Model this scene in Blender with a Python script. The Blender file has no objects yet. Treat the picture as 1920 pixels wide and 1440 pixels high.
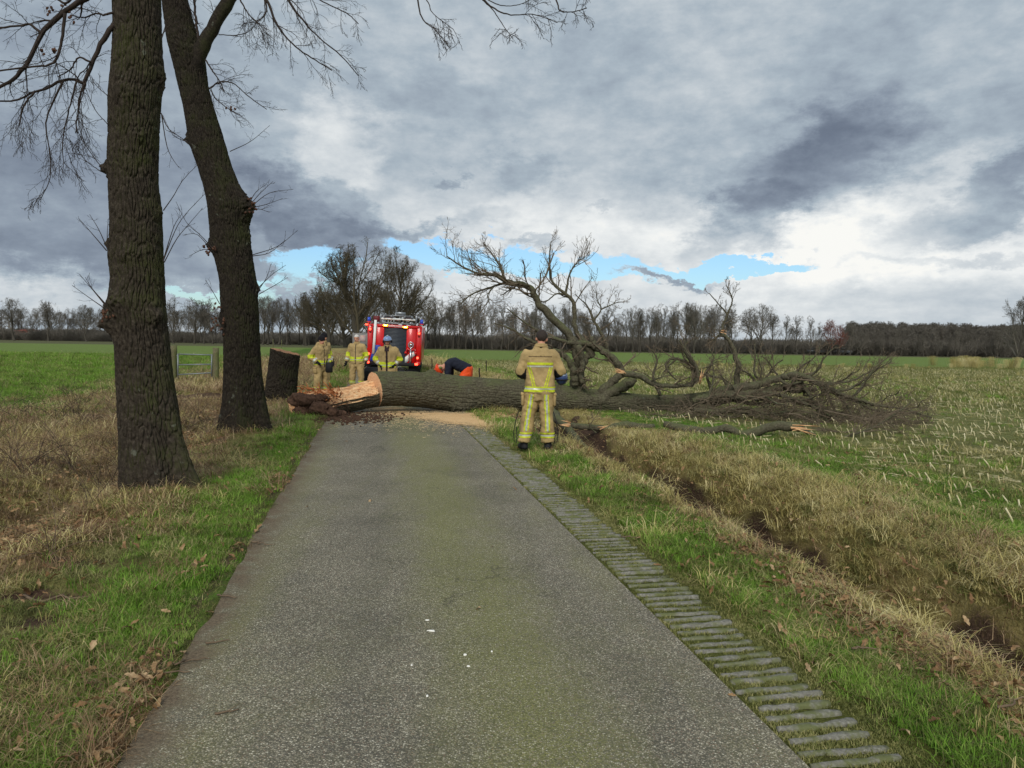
import bpy, math, random
import numpy as np
from mathutils import Vector, Matrix
R = math.radians
SC = bpy.context.scene
COL = SC.collection
# ------------------------------------------------------------------ camera
F = 1370.0; CH = 1.65
PITCH = -math.atan2(79, F); ROLL = R(0.9)
_R0 = np.array([1., 0, 0]); _F0 = np.array([0, math.cos(PITCH), math.sin(PITCH)])
_U0 = np.array([0, -math.sin(PITCH), math.cos(PITCH)])
_RR = math.cos(ROLL)*_R0 + math.sin(ROLL)*_U0
_UU = math.cos(ROLL)*_U0 - math.sin(ROLL)*_R0
CAM = np.array([0, 0, CH])
cd = bpy.data.cameras.new('camera'); cam = bpy.data.objects.new('camera', cd); COL.objects.link(cam)
cd.sensor_width = 36; cd.lens = F/1920*36; cd.clip_start = 0.05; cd.clip_end = 3000
m4 = Matrix.Identity(4)
for i in range(3):
    m4[i][0] = _RR[i]; m4[i][1] = _UU[i]; m4[i][2] = -_F0[i]; m4[i][3] = CAM[i]
cam.matrix_world = m4
SC.camera = cam
def ray(px, py): return _F0 + _RR*((px-960)/F) + _UU*((720-py)/F)
def P(px, py, d):
    "world point seen at photo pixel (px,py) at forward distance d metres"
    r = ray(px, py); return CAM + r*(d/r[1])
def G(px, py, z=0.0):
    r = ray(px, py); return CAM + r*((z-CH)/r[2])
def azel(px, py):
    r = ray(px, py); return math.atan2(r[0], r[1]), math.atan2(r[2], math.hypot(r[0], r[1]))
SC.view_settings.view_transform = 'Standard'; SC.view_settings.look = 'None'
SC.view_settings.exposure = 1.12; SC.view_settings.gamma = 1.0
SC.view_settings.use_curve_mapping = False
SC.render.resolution_x = 1024; SC.render.resolution_y = 768

# ------------------------------------------------------------------ node helpers
def lin(r, g, b):
    f = lambda c: ((c/255+0.055)/1.055)**2.4 if c > 10 else c/255/12.92
    return (f(r), f(g), f(b), 1.0)
class NT:
    def __init__(s, tree): s.t = tree; tree.nodes.clear()
    def n(s, typ, **kw):
        nd = s.t.nodes.new(typ)
        for k, v in kw.items():
            if k == 'i':
                for a, b in v.items():
                    if hasattr(b, 'is_linked') or b.__class__.__name__.startswith('NodeSocket'): s.t.links.new(b, nd.inputs[a])
                    else: nd.inputs[a].default_value = b
            else: setattr(nd, k, v)
        return nd
    def link(s, a, b): s.t.links.new(a, b)
    def math(s, op, a, b=0.0, c=0.0, clamp=False):
        nd = s.t.nodes.new('ShaderNodeMath'); nd.operation = op; nd.use_clamp = clamp
        for i, v in enumerate((a, b, c)):
            if isinstance(v, (int, float)): nd.inputs[i].default_value = v
            else: s.t.links.new(v, nd.inputs[i])
        return nd.outputs[0]
    def mix(s, f, a, b, blend='MIX'):
        nd = s.t.nodes.new('ShaderNodeMix'); nd.data_type = 'RGBA'; nd.blend_type = blend
        for k, v in ((0, f), (6, a), (7, b)):
            if isinstance(v, (int, float, tuple, list)): nd.inputs[k].default_value = v
            else: s.t.links.new(v, nd.inputs[k])
        return nd.outputs[2]
    def noise(s, vec, scale, detail=4, rough=0.55, dist=0.0, out=0):
        nd = s.t.nodes.new('ShaderNodeTexNoise'); nd.inputs['Scale'].default_value = scale
        nd.inputs['Detail'].default_value = detail; nd.inputs['Roughness'].default_value = rough
        nd.inputs['Distortion'].default_value = dist
        if vec is not None: s.t.links.new(vec, nd.inputs['Vector'])
        return nd.outputs[out]
    def ramp(s, f, stops, interp='LINEAR'):
        nd = s.t.nodes.new('ShaderNodeValToRGB'); cr = nd.color_ramp; cr.interpolation = interp
        while len(cr.elements) < len(stops): cr.elements.new(0.5)
        for e, (p, c) in zip(cr.elements, stops):
            e.position = p; e.color = c if not isinstance(c, (int, float)) else (c, c, c, 1)
        s.t.links.new(f, nd.inputs[0]); return nd.outputs[0]
    def sstep(s, v, a, b):
        nd = s.t.nodes.new('ShaderNodeMapRange'); nd.interpolation_type = 'SMOOTHSTEP'
        s.t.links.new(v, nd.inputs[0]); nd.inputs[1].default_value = a; nd.inputs[2].default_value = b
        return nd.outputs[0]

# ------------------------------------------------------------------ world sky
SUN_AZ = R(186); SUN_EL = R(38)           # sun behind the camera, veiled by cloud
def build_sky():
    w = bpy.data.worlds.new('World'); SC.world = w; w.use_nodes = True
    T = NT(w.node_tree)
    tc = T.n('ShaderNodeTexCoord').outputs['Generated']
    sp = T.n('ShaderNodeSeparateXYZ', i={0: tc}); x, y, z = sp.outputs
    az = T.math('ARCTAN2', x, y)
    hyp = T.math('SQRT', T.math('ADD', T.math('MULTIPLY', x, x), T.math('MULTIPLY', y, y)))
    el = T.math('ARCTAN2', z, hyp)
    # cloud deck coordinates (perspective of a layer overhead)
    zz = T.math('ADD', T.math('MAXIMUM', z, 0.0), 0.16)
    pv = T.n('ShaderNodeCombineXYZ', i={0: T.math('DIVIDE', x, zz), 1: T.math('DIVIDE', y, zz), 2: 0.0}).outputs[0]
    av = T.n('ShaderNodeCombineXYZ', i={0: az, 1: T.math('MULTIPLY', el, 1.8), 2: 0.0}).outputs[0]
    nA = T.noise(av, 5.5, 8, 0.6)                     # billows
    nB = T.noise(pv, 0.9, 7, 0.55)
    nW = T.n('ShaderNodeTexNoise', i={'Vector': av, 'Scale': 8.0, 'Detail': 8.0, 'Roughness': 0.66})
    nF = T.noise(av, 22.0, 6, 0.62)
    ws = T.n('ShaderNodeSeparateColor', i={0: nW.outputs['Color']})
    azw = T.math('ADD', az, T.math('MULTIPLY', T.math('SUBTRACT', ws.outputs[0], 0.5), 0.22))
    elw = T.math('ADD', el, T.math('MULTIPLY', T.math('SUBTRACT', ws.outputs[1], 0.5), 0.15))
    def blob(px, py, rx, ry, rot, a, b=None, warp=1.0):
        """soft elliptical cloud mass at a sky direction; returns 0..1"""
        A, E = azel(px, py); cr, sr = math.cos(R(rot)), math.sin(R(rot))
        da = T.math('SUBTRACT', azw if warp else az, A); de = T.math('SUBTRACT', elw if warp else el, E)
        u = T.math('DIVIDE', T.math('ADD', T.math('MULTIPLY', da, cr), T.math('MULTIPLY', de, sr)), rx/F)
        v = T.math('DIVIDE', T.math('SUBTRACT', T.math('MULTIPLY', de, cr), T.math('MULTIPLY', da, sr)), ry/F)
        d = T.math('SQRT', T.math('ADD', T.math('MULTIPLY', u, u), T.math('MULTIPLY', v, v)))
        return T.sstep(d, 1.0+a, 1.0-a)
    def add(*vs):
        r = vs[0]
        for q in vs[1:]: r = T.math('ADD', r, q)
        return r
    def sc(v, k): return T.math('MULTIPLY', v, k)
    # brightness field of the cloud deck: 0 dark .. 1 white
    base = T.ramp(T.math('MULTIPLY', el, 1.6), [(0.0, 0.70), (0.07, 0.74), (0.16, 0.80), (0.27, 0.75), (0.42, 0.67), (0.8, 0.60), (1.0, 0.60)])
    v = add(base, sc(T.math('SUBTRACT', nB, 0.5), 0.34), sc(T.math('SUBTRACT', nA, 0.5), 0.28), sc(T.math('SUBTRACT', nF, 0.5), 0.24))
    bright = [(640, 285, 75, 95, -20, .45, .15), (560, 235, 90, 40, 10, .7, .08), (1620, 430, 200, 70, 20, .8, .17), (1050, 415, 340, 45, 3, .9, .13), (1330, 455, 120, 40, 0, .8, .16),
              (100, 535, 220, 26, 0, .9, .22), (1280, 555, 420, 45, 0, .8, .06), (1560, 200, 100, 60, 20, .8, .05), (1780, 480, 230, 60, 5, .8, .12),
              (1820, 320, 60, 26, 30, .8, .10), (820, 610, 200, 60, 0, .9, .10)]
    for px, py, rx, ry, rot, a, k in bright: v = add(v, sc(blob(px, py, rx, ry, rot, a), k))
    dark = [(230, 415, 450, 135, -8, .50, -.30), (600, 395, 125, 80, -22, .22, -.17), (420, 200, 420, 130, -10, .8, -.08), (100, 260, 320, 200, 0, .8, -.07),
            (1510, 330, 175, 88, 14, .38, -.22), (1400, 415, 105, 60, 25, .34, -.20), (1590, 275, 130, 80, 25, .5, -.11), (1480, 240, 150, 70, 10, .8, -.08), (1560, 170, 130, 70, 40, .8, -.07), (1830, 375, 160, 46, 24, .40, -.22), (1900, 300, 130, 90, 25, .6, -.14),
            (1080, 110, 130, 70, -10, .8, -.09), (850, 190, 170, 40, -8, .8, -.10), (1800, 487, 230, 10, 3, .8, -.16), (1230, 521, 100, 7, -6, .7, -.34),
            (975, 325, 60, 22, -8, .7, -.12), (1000, 448, 34, 13, 10, .6, -.22), (835, 322, 26, 13, 28, .6, -.16), (790, 425, 45, 14, 5, .7, -.20), (905, 420, 60, 16, 5, .7, -.13), (700, 425, 90, 14, 0, .7, -.12),
            (1240, 330, 90, 50, 25, .8, -.10), (1120, 382, 34, 10, 15, .6, -.14), (1500, 495, 26, 12, 20, .6, -.16), (1700, 555, 260, 24, 0, .9, -.07), (60, 480, 150, 40, 0, .7, -.08)]
    for px, py, rx, ry, rot, a, k in dark: v = add(v, sc(blob(px, py, rx, ry, rot, a), k))
    cloud = T.ramp(v, [(0.0, lin(84, 94, 111)), (0.25, lin(110, 121, 138)), (0.42, lin(138, 150, 165)), (0.58, lin(166, 179, 190)), (0.75, lin(202, 209, 214)), (0.92, lin(233, 236, 236)), (1.0, lin(246, 246, 242))])
    # openings of clear blue
    b1 = add(blob(1030, 498, 250, 25, -5, .5), blob(1370, 508, 120, 17, 0, .35), blob(795, 482, 75, 30, -15, .4), blob(585, 512, 75, 24, 12, .5), blob(370, 541, 110, 10, 0, .5),)
    closes = add(blob(1230, 521, 105, 8, -6, .5), blob(1000, 542, 120, 26, 0, .4), sc(blob(850, 560, 90, 34, 0, .5), 1.0), sc(blob(1360, 556, 180, 22, 0, .5), .9))
    bm = T.math('SUBTRACT', T.math('MULTIPLY', b1, 1.25), add(closes, sc(T.math('SUBTRACT', nF, 0.45), 0.6)), clamp=True)
    bm = T.sstep(bm, 0.20, 0.90)
    # below the horizon the deck colour simply carries on
    sky = T.n('ShaderNodeTexSky'); sky.sky_type = 'NISHITA'; sky.sun_disc = False
    sky.sun_elevation = SUN_EL; sky.sun_rotation = SUN_AZ; sky.air_density = 1.4; sky.dust_density = 0.4
    blue = T.mix(1.0, sky.outputs[0], (0.29, 0.42, 0.62, 1), 'MULTIPLY')
    cl10 = T.n('ShaderNodeVectorMath', operation='SCALE', i={0: cloud, 'Scale': 4.75}).outputs[0]
    out = T.mix(bm, cl10, blue)
    bg = T.n('ShaderNodeBackground', i={0: out, 1: 0.1})
    o = T.n('ShaderNodeOutputWorld', i={0: bg.outputs[0]})
build_sky()
sd = bpy.data.lights.new('sun', 'SUN'); sd.energy = 1.15; sd.angle = R(24); sd.color = (1.0, 0.955, 0.88)
sun = bpy.data.objects.new('sun', sd); COL.objects.link(sun)
_sv = Vector((math.sin(SUN_AZ)*math.cos(SUN_EL), math.cos(SUN_AZ)*math.cos(SUN_EL), math.sin(SUN_EL)))
sun.rotation_euler = _sv.to_track_quat('Z', 'Y').to_euler()
sun.location = _sv*50

# ------------------------------------------------------------------ numpy noise
def _hash(ix, iy, seed):
    h = (ix.astype(np.int64)*374761393 + iy.astype(np.int64)*668265263 + seed*1274126177) & 0xffffffff
    h = ((h ^ (h >> 13))*1274126177) & 0xffffffff
    h = (h ^ (h >> 16)) & 0xffffffff
    h = (h*2246822519) & 0xffffffff
    return ((h ^ (h >> 15)) & 0xffffff)/float(0x1000000)
def vnoise(x, y, seed=0, pu=None):
    x = np.asarray(x, float); y = np.asarray(y, float)
    ix = np.floor(x); iy = np.floor(y); fx = x-ix; fy = y-iy
    ix = ix.astype(np.int64); iy = iy.astype(np.int64)
    fx = fx*fx*(3-2*fx); fy = fy*fy*(3-2*fy)
    i1 = ix+1
    if pu: ix = ix % pu; i1 = i1 % pu
    a = _hash(ix, iy, seed); b = _hash(i1, iy, seed); c = _hash(ix, iy+1, seed); d = _hash(i1, iy+1, seed)
    return (a*(1-fx)+b*fx)*(1-fy)+(c*(1-fx)+d*fx)*fy
def fbm(x, y, seed=0, o=4, pu=None):
    s = 0; a = 0.5; t = 0
    for k in range(o):
        f = 2**k
        s = s+a*vnoise(np.asarray(x)*f, np.asarray(y)*f, seed+k*17, pu*f if pu else None); t += a; a *= .5
    return s/t
def worley(x, y, pu, seed):
    ix = np.floor(x).astype(np.int64); iy = np.floor(y).astype(np.int64)
    f1 = np.full(x.shape, 9.); f2 = np.full(x.shape, 9.)
    for dx in (-1, 0, 1):
        for dy in (-1, 0, 1):
            cx = ix+dx; cy = iy+dy; hx = cx % pu if pu else cx
            px = cx+0.1+0.8*_hash(hx, cy, seed); py = cy+0.1+.8*_hash(hx, cy, seed+7)
            d = np.hypot(x-px, y-py)
            n1 = np.minimum(f1, d); f2 = np.minimum(np.maximum(f1, d), f2); f1 = n1
    return f1, f2
def ss(x, a, b):
    t = np.clip((np.asarray(x, float)-a)/(b-a), 0, 1); return t*t*(3-2*t)
def bump(x, c, w): return np.exp(-((np.asarray(x)-c)/w)**2)

# ------------------------------------------------------------------ mesh helpers
def tag(o, label=None, cat=None, group=None, kind=None):
    if label: o['label'] = label
    if cat: o['category'] = cat
    if group: o['group'] = group
    if kind: o['kind'] = kind
    return o
def mesh_np(name, V, quads=None, tris=None, smooth=True, mats=(), qm=None, tm=None):
    V = np.asarray(V, np.float32).reshape(-1, 3)
    q = np.asarray(quads if quads is not None else [], np.int32).reshape(-1, 4)
    t = np.asarray(tris if tris is not None else [], np.int32).reshape(-1, 3)
    me = bpy.data.meshes.new(name); me.vertices.add(len(V)); me.vertices.foreach_set('co', V.ravel())
    nl = q.size+t.size; me.loops.add(nl); me.loops.foreach_set('vertex_index', np.concatenate([q.ravel(), t.ravel()]))
    npoly = len(q)+len(t); me.polygons.add(npoly)
    ls = np.concatenate([np.arange(len(q))*4, q.size+np.arange(len(t))*3]).astype(np.int32)
    me.polygons.foreach_set('loop_start', ls)
    for m in mats: me.materials.append(m)
    if qm is not None or tm is not None:
        mi = np.concatenate([np.asarray(qm if qm is not None else np.zeros(len(q)), np.int32).ravel(), np.asarray(tm if tm is not None else np.zeros(len(t)), np.int32).ravel()])
        me.polygons.foreach_set('material_index', mi)
    if smooth: me.polygons.foreach_set('use_smooth', np.ones(npoly, bool))
    me.update(calc_edges=True); me.validate()
    return me
def link(name, me, parent=None):
    o = bpy.data.objects.new(name, me); COL.objects.link(o)
    if parent is not None: o.parent = parent
    return o
def empty(name, loc=(0, 0, 0), rz=0.0):
    o = bpy.data.objects.new(name, None); COL.objects.link(o); o.location = tuple(float(c) for c in loc); o.rotation_euler = (0, 0, rz)
    o.empty_display_size = 0.2
    return o
class MB:
    "collects geometry in numpy chunks, builds ONE mesh"
    def __init__(s): s.V = []; s.Q = []; s.T = []; s.n = 0; s.qm = []; s.tm = []
    def add(s, V, Q=None, T=None, m=0):
        V = np.asarray(V, float).reshape(-1, 3); s.V.append(V)
        if Q is not None and len(Q): q = np.asarray(Q, np.int64).reshape(-1, 4); s.Q.append(q+s.n); s.qm.append(np.full(len(q), m))
        if T is not None and len(T): t = np.asarray(T, np.int64).reshape(-1, 3); s.T.append(t+s.n); s.tm.append(np.full(len(t), m))
        s.n += len(V); return s
    def box(s, c, size, rot=None, m=0, taper=1.0):
        hx, hy, hz = [k/2 for k in size]
        V = np.array([[-hx, -hy, -hz], [hx, -hy, -hz], [hx, hy, -hz], [-hx, hy, -hz], [-hx*taper, -hy*taper, hz], [hx*taper, -hy*taper, hz], [hx*taper, hy*taper, hz], [-hx*taper, hy*taper, hz]])
        if rot is not None: V = V @ np.array(rot).T
        return s.add(V+np.asarray(c, float), [[0, 3, 2, 1], [4, 5, 6, 7], [0, 1, 5, 4], [1, 2, 6, 5], [2, 3, 7, 6], [3, 0, 4, 7]], m=m)
    def bev(s, c, size, b=0.01, rot=None, m=0):
        "box with chamfered edges"
        hx, hy, hz = [k/2 for k in size]; b = min(b, hx*.9, hy*.9, hz*.9)
        V = []; idx = {}
        for sx in (-1, 1):
            for sy in (-1, 1):
                for sz in (-1, 1):
                    for ax in range(3):
                        p = [sx*(hx-b), sy*(hy-b), sz*(hz-b)]; h = (hx, hy, hz)
                        p[ax] = (sx, sy, sz)[ax]*h[ax]; idx[(sx, sy, sz, ax)] = len(V); V.append(p)
        Q = []; T = []
        def fq(l):
            Q.append(l)
        for ax in range(3):
            o1, o2 = [a for a in range(3) if a != ax]
            for sg in (-1, 1):
                l = []
                for (a, c2) in ((-1, -1), (1, -1), (1, 1), (-1, 1)):
                    k = [0, 0, 0]; k[ax] = sg; k[o1] = a; k[o2] = c2; l.append(idx[tuple(k)+(ax,)])
                fq(l)
            for a in (-1, 1):
                for c2 in (-1, 1):
                    k0 = [0, 0, 0]; k0[o1] = a; k0[o2] = c2; k1 = list(k0); k0[ax] = -1; k1[ax] = 1
                    fq([idx[tuple(k0)+(o1,)], idx[tuple(k1)+(o1,)], idx[tuple(k1)+(o2,)], idx[tuple(k0)+(o2,)]])
        for sx in (-1, 1):
            for sy in (-1, 1):
                for sz in (-1, 1): T.append([idx[(sx, sy, sz, a)] for a in range(3)])
        V = np.array(V)
        # orient outward
        def fix(fs):
            out = []
            for f in fs:
                p = V[f]; n = np.cross(p[1]-p[0], p[2]-p[0])
                out.append(f if n.dot(p.mean(0)) > 0 else f[::-1])
            return out
        Q = fix(Q); T = fix(T)
        if rot is not None: V = V @ np.array(rot).T
        return s.add(V+np.asarray(c, float), Q, T, m)
    def tube(s, pts, rad, k=8, caps=True, m=0):
        pts = np.asarray(pts, float)[None]; rad = np.broadcast_to(np.asarray(rad, float), (pts.shape[1],))[None]
        V, Q = tubes(pts, rad, k); n = pts.shape[1]
        T = []
        if caps:
            V = np.concatenate([V, pts[0][:1], pts[0][-1:]]); c0 = n*k; c1 = n*k+1
            for i in range(k): T.append([c0, (i+1) % k, i]); T.append([c1, (n-1)*k+i, (n-1)*k+(i+1) % k])
        return s.add(V, Q, T, m)
    def ell(s, c, r, nu=16, nv=10, rot=None, m=0):
        th = np.linspace(0, 2*np.pi, nu, endpoint=False); ph = np.linspace(0, np.pi, nv+1)[1:-1]
        V = [[0, 0, 1]]+[[math.sin(p)*math.cos(t), math.sin(p)*math.sin(t), math.cos(p)] for p in ph for t in th]+[[0, 0, -1]]
        V = np.array(V)*np.asarray(r, float)
        if rot is not None: V = V @ np.array(rot).T
        Q = []; T = []
        for j in range(nv-2):
            for i in range(nu):
                a = 1+j*nu+i; b = 1+j*nu+(i+1) % nu; Q.append([a, a+nu, b+nu, b])
        L = len(V)-1
        for i in range(nu): T.append([0, 1+i, 1+(i+1) % nu]); T.append([L, L-nu+(i+1) % nu, L-nu+i])
        return s.add(V+np.asarray(c, float), Q, T, m)
    def cyl(s, a, b, r, k=16, m=0): return s.tube([a, b], r, k, True, m)
    def mesh(s, name, mats, smooth=True):
        V = np.concatenate(s.V) if s.V else np.zeros((0, 3))
        Q = np.concatenate(s.Q) if s.Q else None; T = np.concatenate(s.T) if s.T else None
        return mesh_np(name, V, Q, T, smooth, mats, np.concatenate(s.qm) if s.qm else None, np.concatenate(s.tm) if s.tm else None)
    def build(s, name, mats, parent=None, smooth=True):
        if not isinstance(mats, (list, tuple)): mats = [mats]
        return link(name, s.mesh(name, mats, smooth), parent)
def tubes(pts, rad, k):
    "pts (B,N,3) rad (B,N) -> verts, quads of B open tubes"
    B, N, _ = pts.shape
    tan = np.gradient(pts, axis=1); tan /= np.linalg.norm(tan, axis=2, keepdims=True)+1e-9
    ref = np.where(np.abs(tan[:, :1, 2:3]) > 0.9, np.array([1., 0, 0]), np.array([0, 0, 1.]))
    ref = np.broadcast_to(ref, (B, 1, 3))
    n = np.cross(ref, tan[:, :1]); n /= np.linalg.norm(n, axis=2, keepdims=True)+1e-9
    ns = [n[:, 0]]
    for i in range(1, N):
        p = ns[-1]; t = tan[:, i]; q = p-(p*t).sum(1, keepdims=True)*t
        q /= np.linalg.norm(q, axis=1, keepdims=True)+1e-9; ns.append(q)
    n = np.stack(ns, 1); b = np.cross(tan, n)
    a = np.arange(k)*2*np.pi/k
    V = pts[:, :, None]+rad[:, :, None, None]*(np.cos(a)[None, None, :, None]*n[:, :, None]+np.sin(a)[None, None, :, None]*b[:, :, None])
    V = V.reshape(-1, 3)
    i = np.arange(B)[:, None, None]*(N*k)+np.arange(N-1)[None, :, None]*k
    j = np.arange(k)[None, None, :]; j2 = (j+1) % k
    Q = np.stack([i+j, i+j2, i+k+j2, i+k+j], -1).reshape(-1, 4)
    return V, Q
def smooth_poly(pts, n, extra=None):
    "Catmull-Rom resample of a polyline (any dim) to n points"
    p = np.asarray(pts, float); q = np.vstack([2*p[0]-p[1], p, 2*p[-1]-p[-2]])
    t = np.linspace(0, len(p)-1-1e-6, n); i = t.astype(int); f = (t-i)[:, None]
    a, b, c, d = q[i], q[i+1], q[i+2], q[i+3]
    return 0.5*((2*b)+(-a+c)*f+(2*a-5*b+4*c-d)*f**2+(-a+3*b-3*c+d)*f**3)
def unit(v): return v/(np.linalg.norm(v, axis=-1, keepdims=True)+1e-9)
def grow(rng, P0, R0, n, lr, ang, N=5, wob=.18, bias=(0, 0, 0), t0=.2, t1=1., rr=.55, rmin=.002, lens=None, tip=.25, zmin=None):
    """children of a batch of branches. P0 (B,M,3), R0 (B,M); n children each.
       lr child length / parent length, ang = (min,max) deviation in rad, bias = pull added to the direction"""
    B, M, _ = P0.shape
    L = np.linalg.norm(np.diff(P0, axis=1), axis=2).sum(1) if lens is None else np.full(B, lens)
    t = (t0+(t1-t0)*(np.arange(n)[None]+rng.random((B, n)))/n)*(M-1.001)
    i = np.minimum(t.astype(int), M-2); f = t-i; b = np.arange(B)[:, None]
    s = P0[b, i]*(1-f[..., None])+P0[b, i+1]*f[..., None]
    r = (R0[b, i]*(1-f)+R0[b, i+1]*f)
    d = unit(P0[b, i+1]-P0[b, i])
    v = rng.normal(size=(B, n, 3)); v = unit(v-(v*d).sum(-1, keepdims=True)*d)
    a = rng.uniform(ang[0], ang[1], (B, n, 1))
    d = unit(d*np.cos(a)+v*np.sin(a))
    l = L[:, None]*lr*rng.uniform(.6, 1.25, (B, n))*(1.15-.6*t/(M-1))
    s = s.reshape(-1, 3); d = d.reshape(-1, 3); l = l.reshape(-1); r = np.maximum(r.reshape(-1)*rr, rmin)
    K = len(s); pts = np.zeros((K, N, 3)); pts[:, 0] = s; bias = np.asarray(bias, float)
    for k in range(1, N):
        d = unit(d+rng.normal(size=(K, 3))*wob+bias)
        if zmin is not None:
            low = pts[:, k-1, 2] < zmin; d[low, 2] = np.abs(d[low, 2])*.4
        pts[:, k] = pts[:, k-1]+d*(l/(N-1))[:, None]
    rad = r[:, None]*np.linspace(1, tip, N)[None]; rad = np.maximum(rad, rmin*.7)
    return pts, rad
def add_branches(mb, pts, rad, k, m=0):
    V, Q = tubes(pts, rad, k); mb.add(V, Q, m=m)

# ------------------------------------------------------------------ land shape, in road coordinates (u across, Y along)
RS = 0.19                                  # the road drifts left by 0.19 m per metre
RL, RRT = -0.98, 1.72                      # road edges
def land(x, y):
    x = np.asarray(x, float); y = np.asarray(y, float); u = x+RS*y
    wob = .12*(fbm(y*.35, 3.3+0*u, 5)-.5)*2
    far = ss(y, 90, 140)
    rough = (fbm(x*1.1, y*1.1, 11, 4)-.5)*.16+(fbm(x*4, y*4, 31, 3)-.5)*.06
    offroad = ss(u, RRT+.55, RRT+1.1)+ss(-u, -RL+.1, -RL+.8)
    z = rough*offroad*.8+.02*offroad
    # right ditch with a humped far bank
    c = 3.75+wob
    d = u-c
    ditch = -.92*ss(d, -.55, -.15)*(1-ss(d+.10*(fbm(y*1.4, u*.3, 17, 3)-.5)*2, .26, .70))
    plug = 1-.75*bump(y, 14.6, 1.3)
    z = z+(ditch*plug+.14*bump(u, 5.0, .5)*(1-ss(y, 11.5, 13.5)*(1-ss(y, 19, 22))))*(1-far)
    # left hollow behind the tree row
    hol = -.30*bump(u, -3.3+wob, .55)*(.55+.9*fbm(y*.45, u*.2, 77, 2))*(1-ss(y, 26, 34))
    z = z+hol*(1-far)-.10*ss(-u, 4.2, 6)*(1-ss(-u, 10, 14))
    # pits torn open beside the roots
    for (px_, py_, rx, ry, k) in ((-4.0, 6.25, .5, .3, .24), (-4.75, 6.1, .5, .25, .18), (-3.0, 4.55, .35, .15, .10), (-4.9, 11.2, .35, .6, .14), (-5.4, 13.3, .4, .9, .12), (.95, 13.4, .6, .8, .22), (-8.6, 20.5, 1.2, .8, .1)):
        z = z-k*np.exp(-((x-px_)/rx)**2-((y-py_)/ry)**2)
    # soil mound of tree 1 / tree 2 roots
    for (tx, ty, s) in ((-3.65, 7.5, .75), (-4.6, 12.4, .8), (-5.9, 18.7, .8)):
        z = z+.10*np.exp(-(((x-tx)/s)**2+((y-ty)/s)**2))
    z = z*(1-far*.8)
    # gentle far relief
    inroad = (u > RL-.02) & (u < RRT+.6)
    return np.where(inroad, -.035, z)
def gz(x, y): return float(land(x, y))
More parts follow.
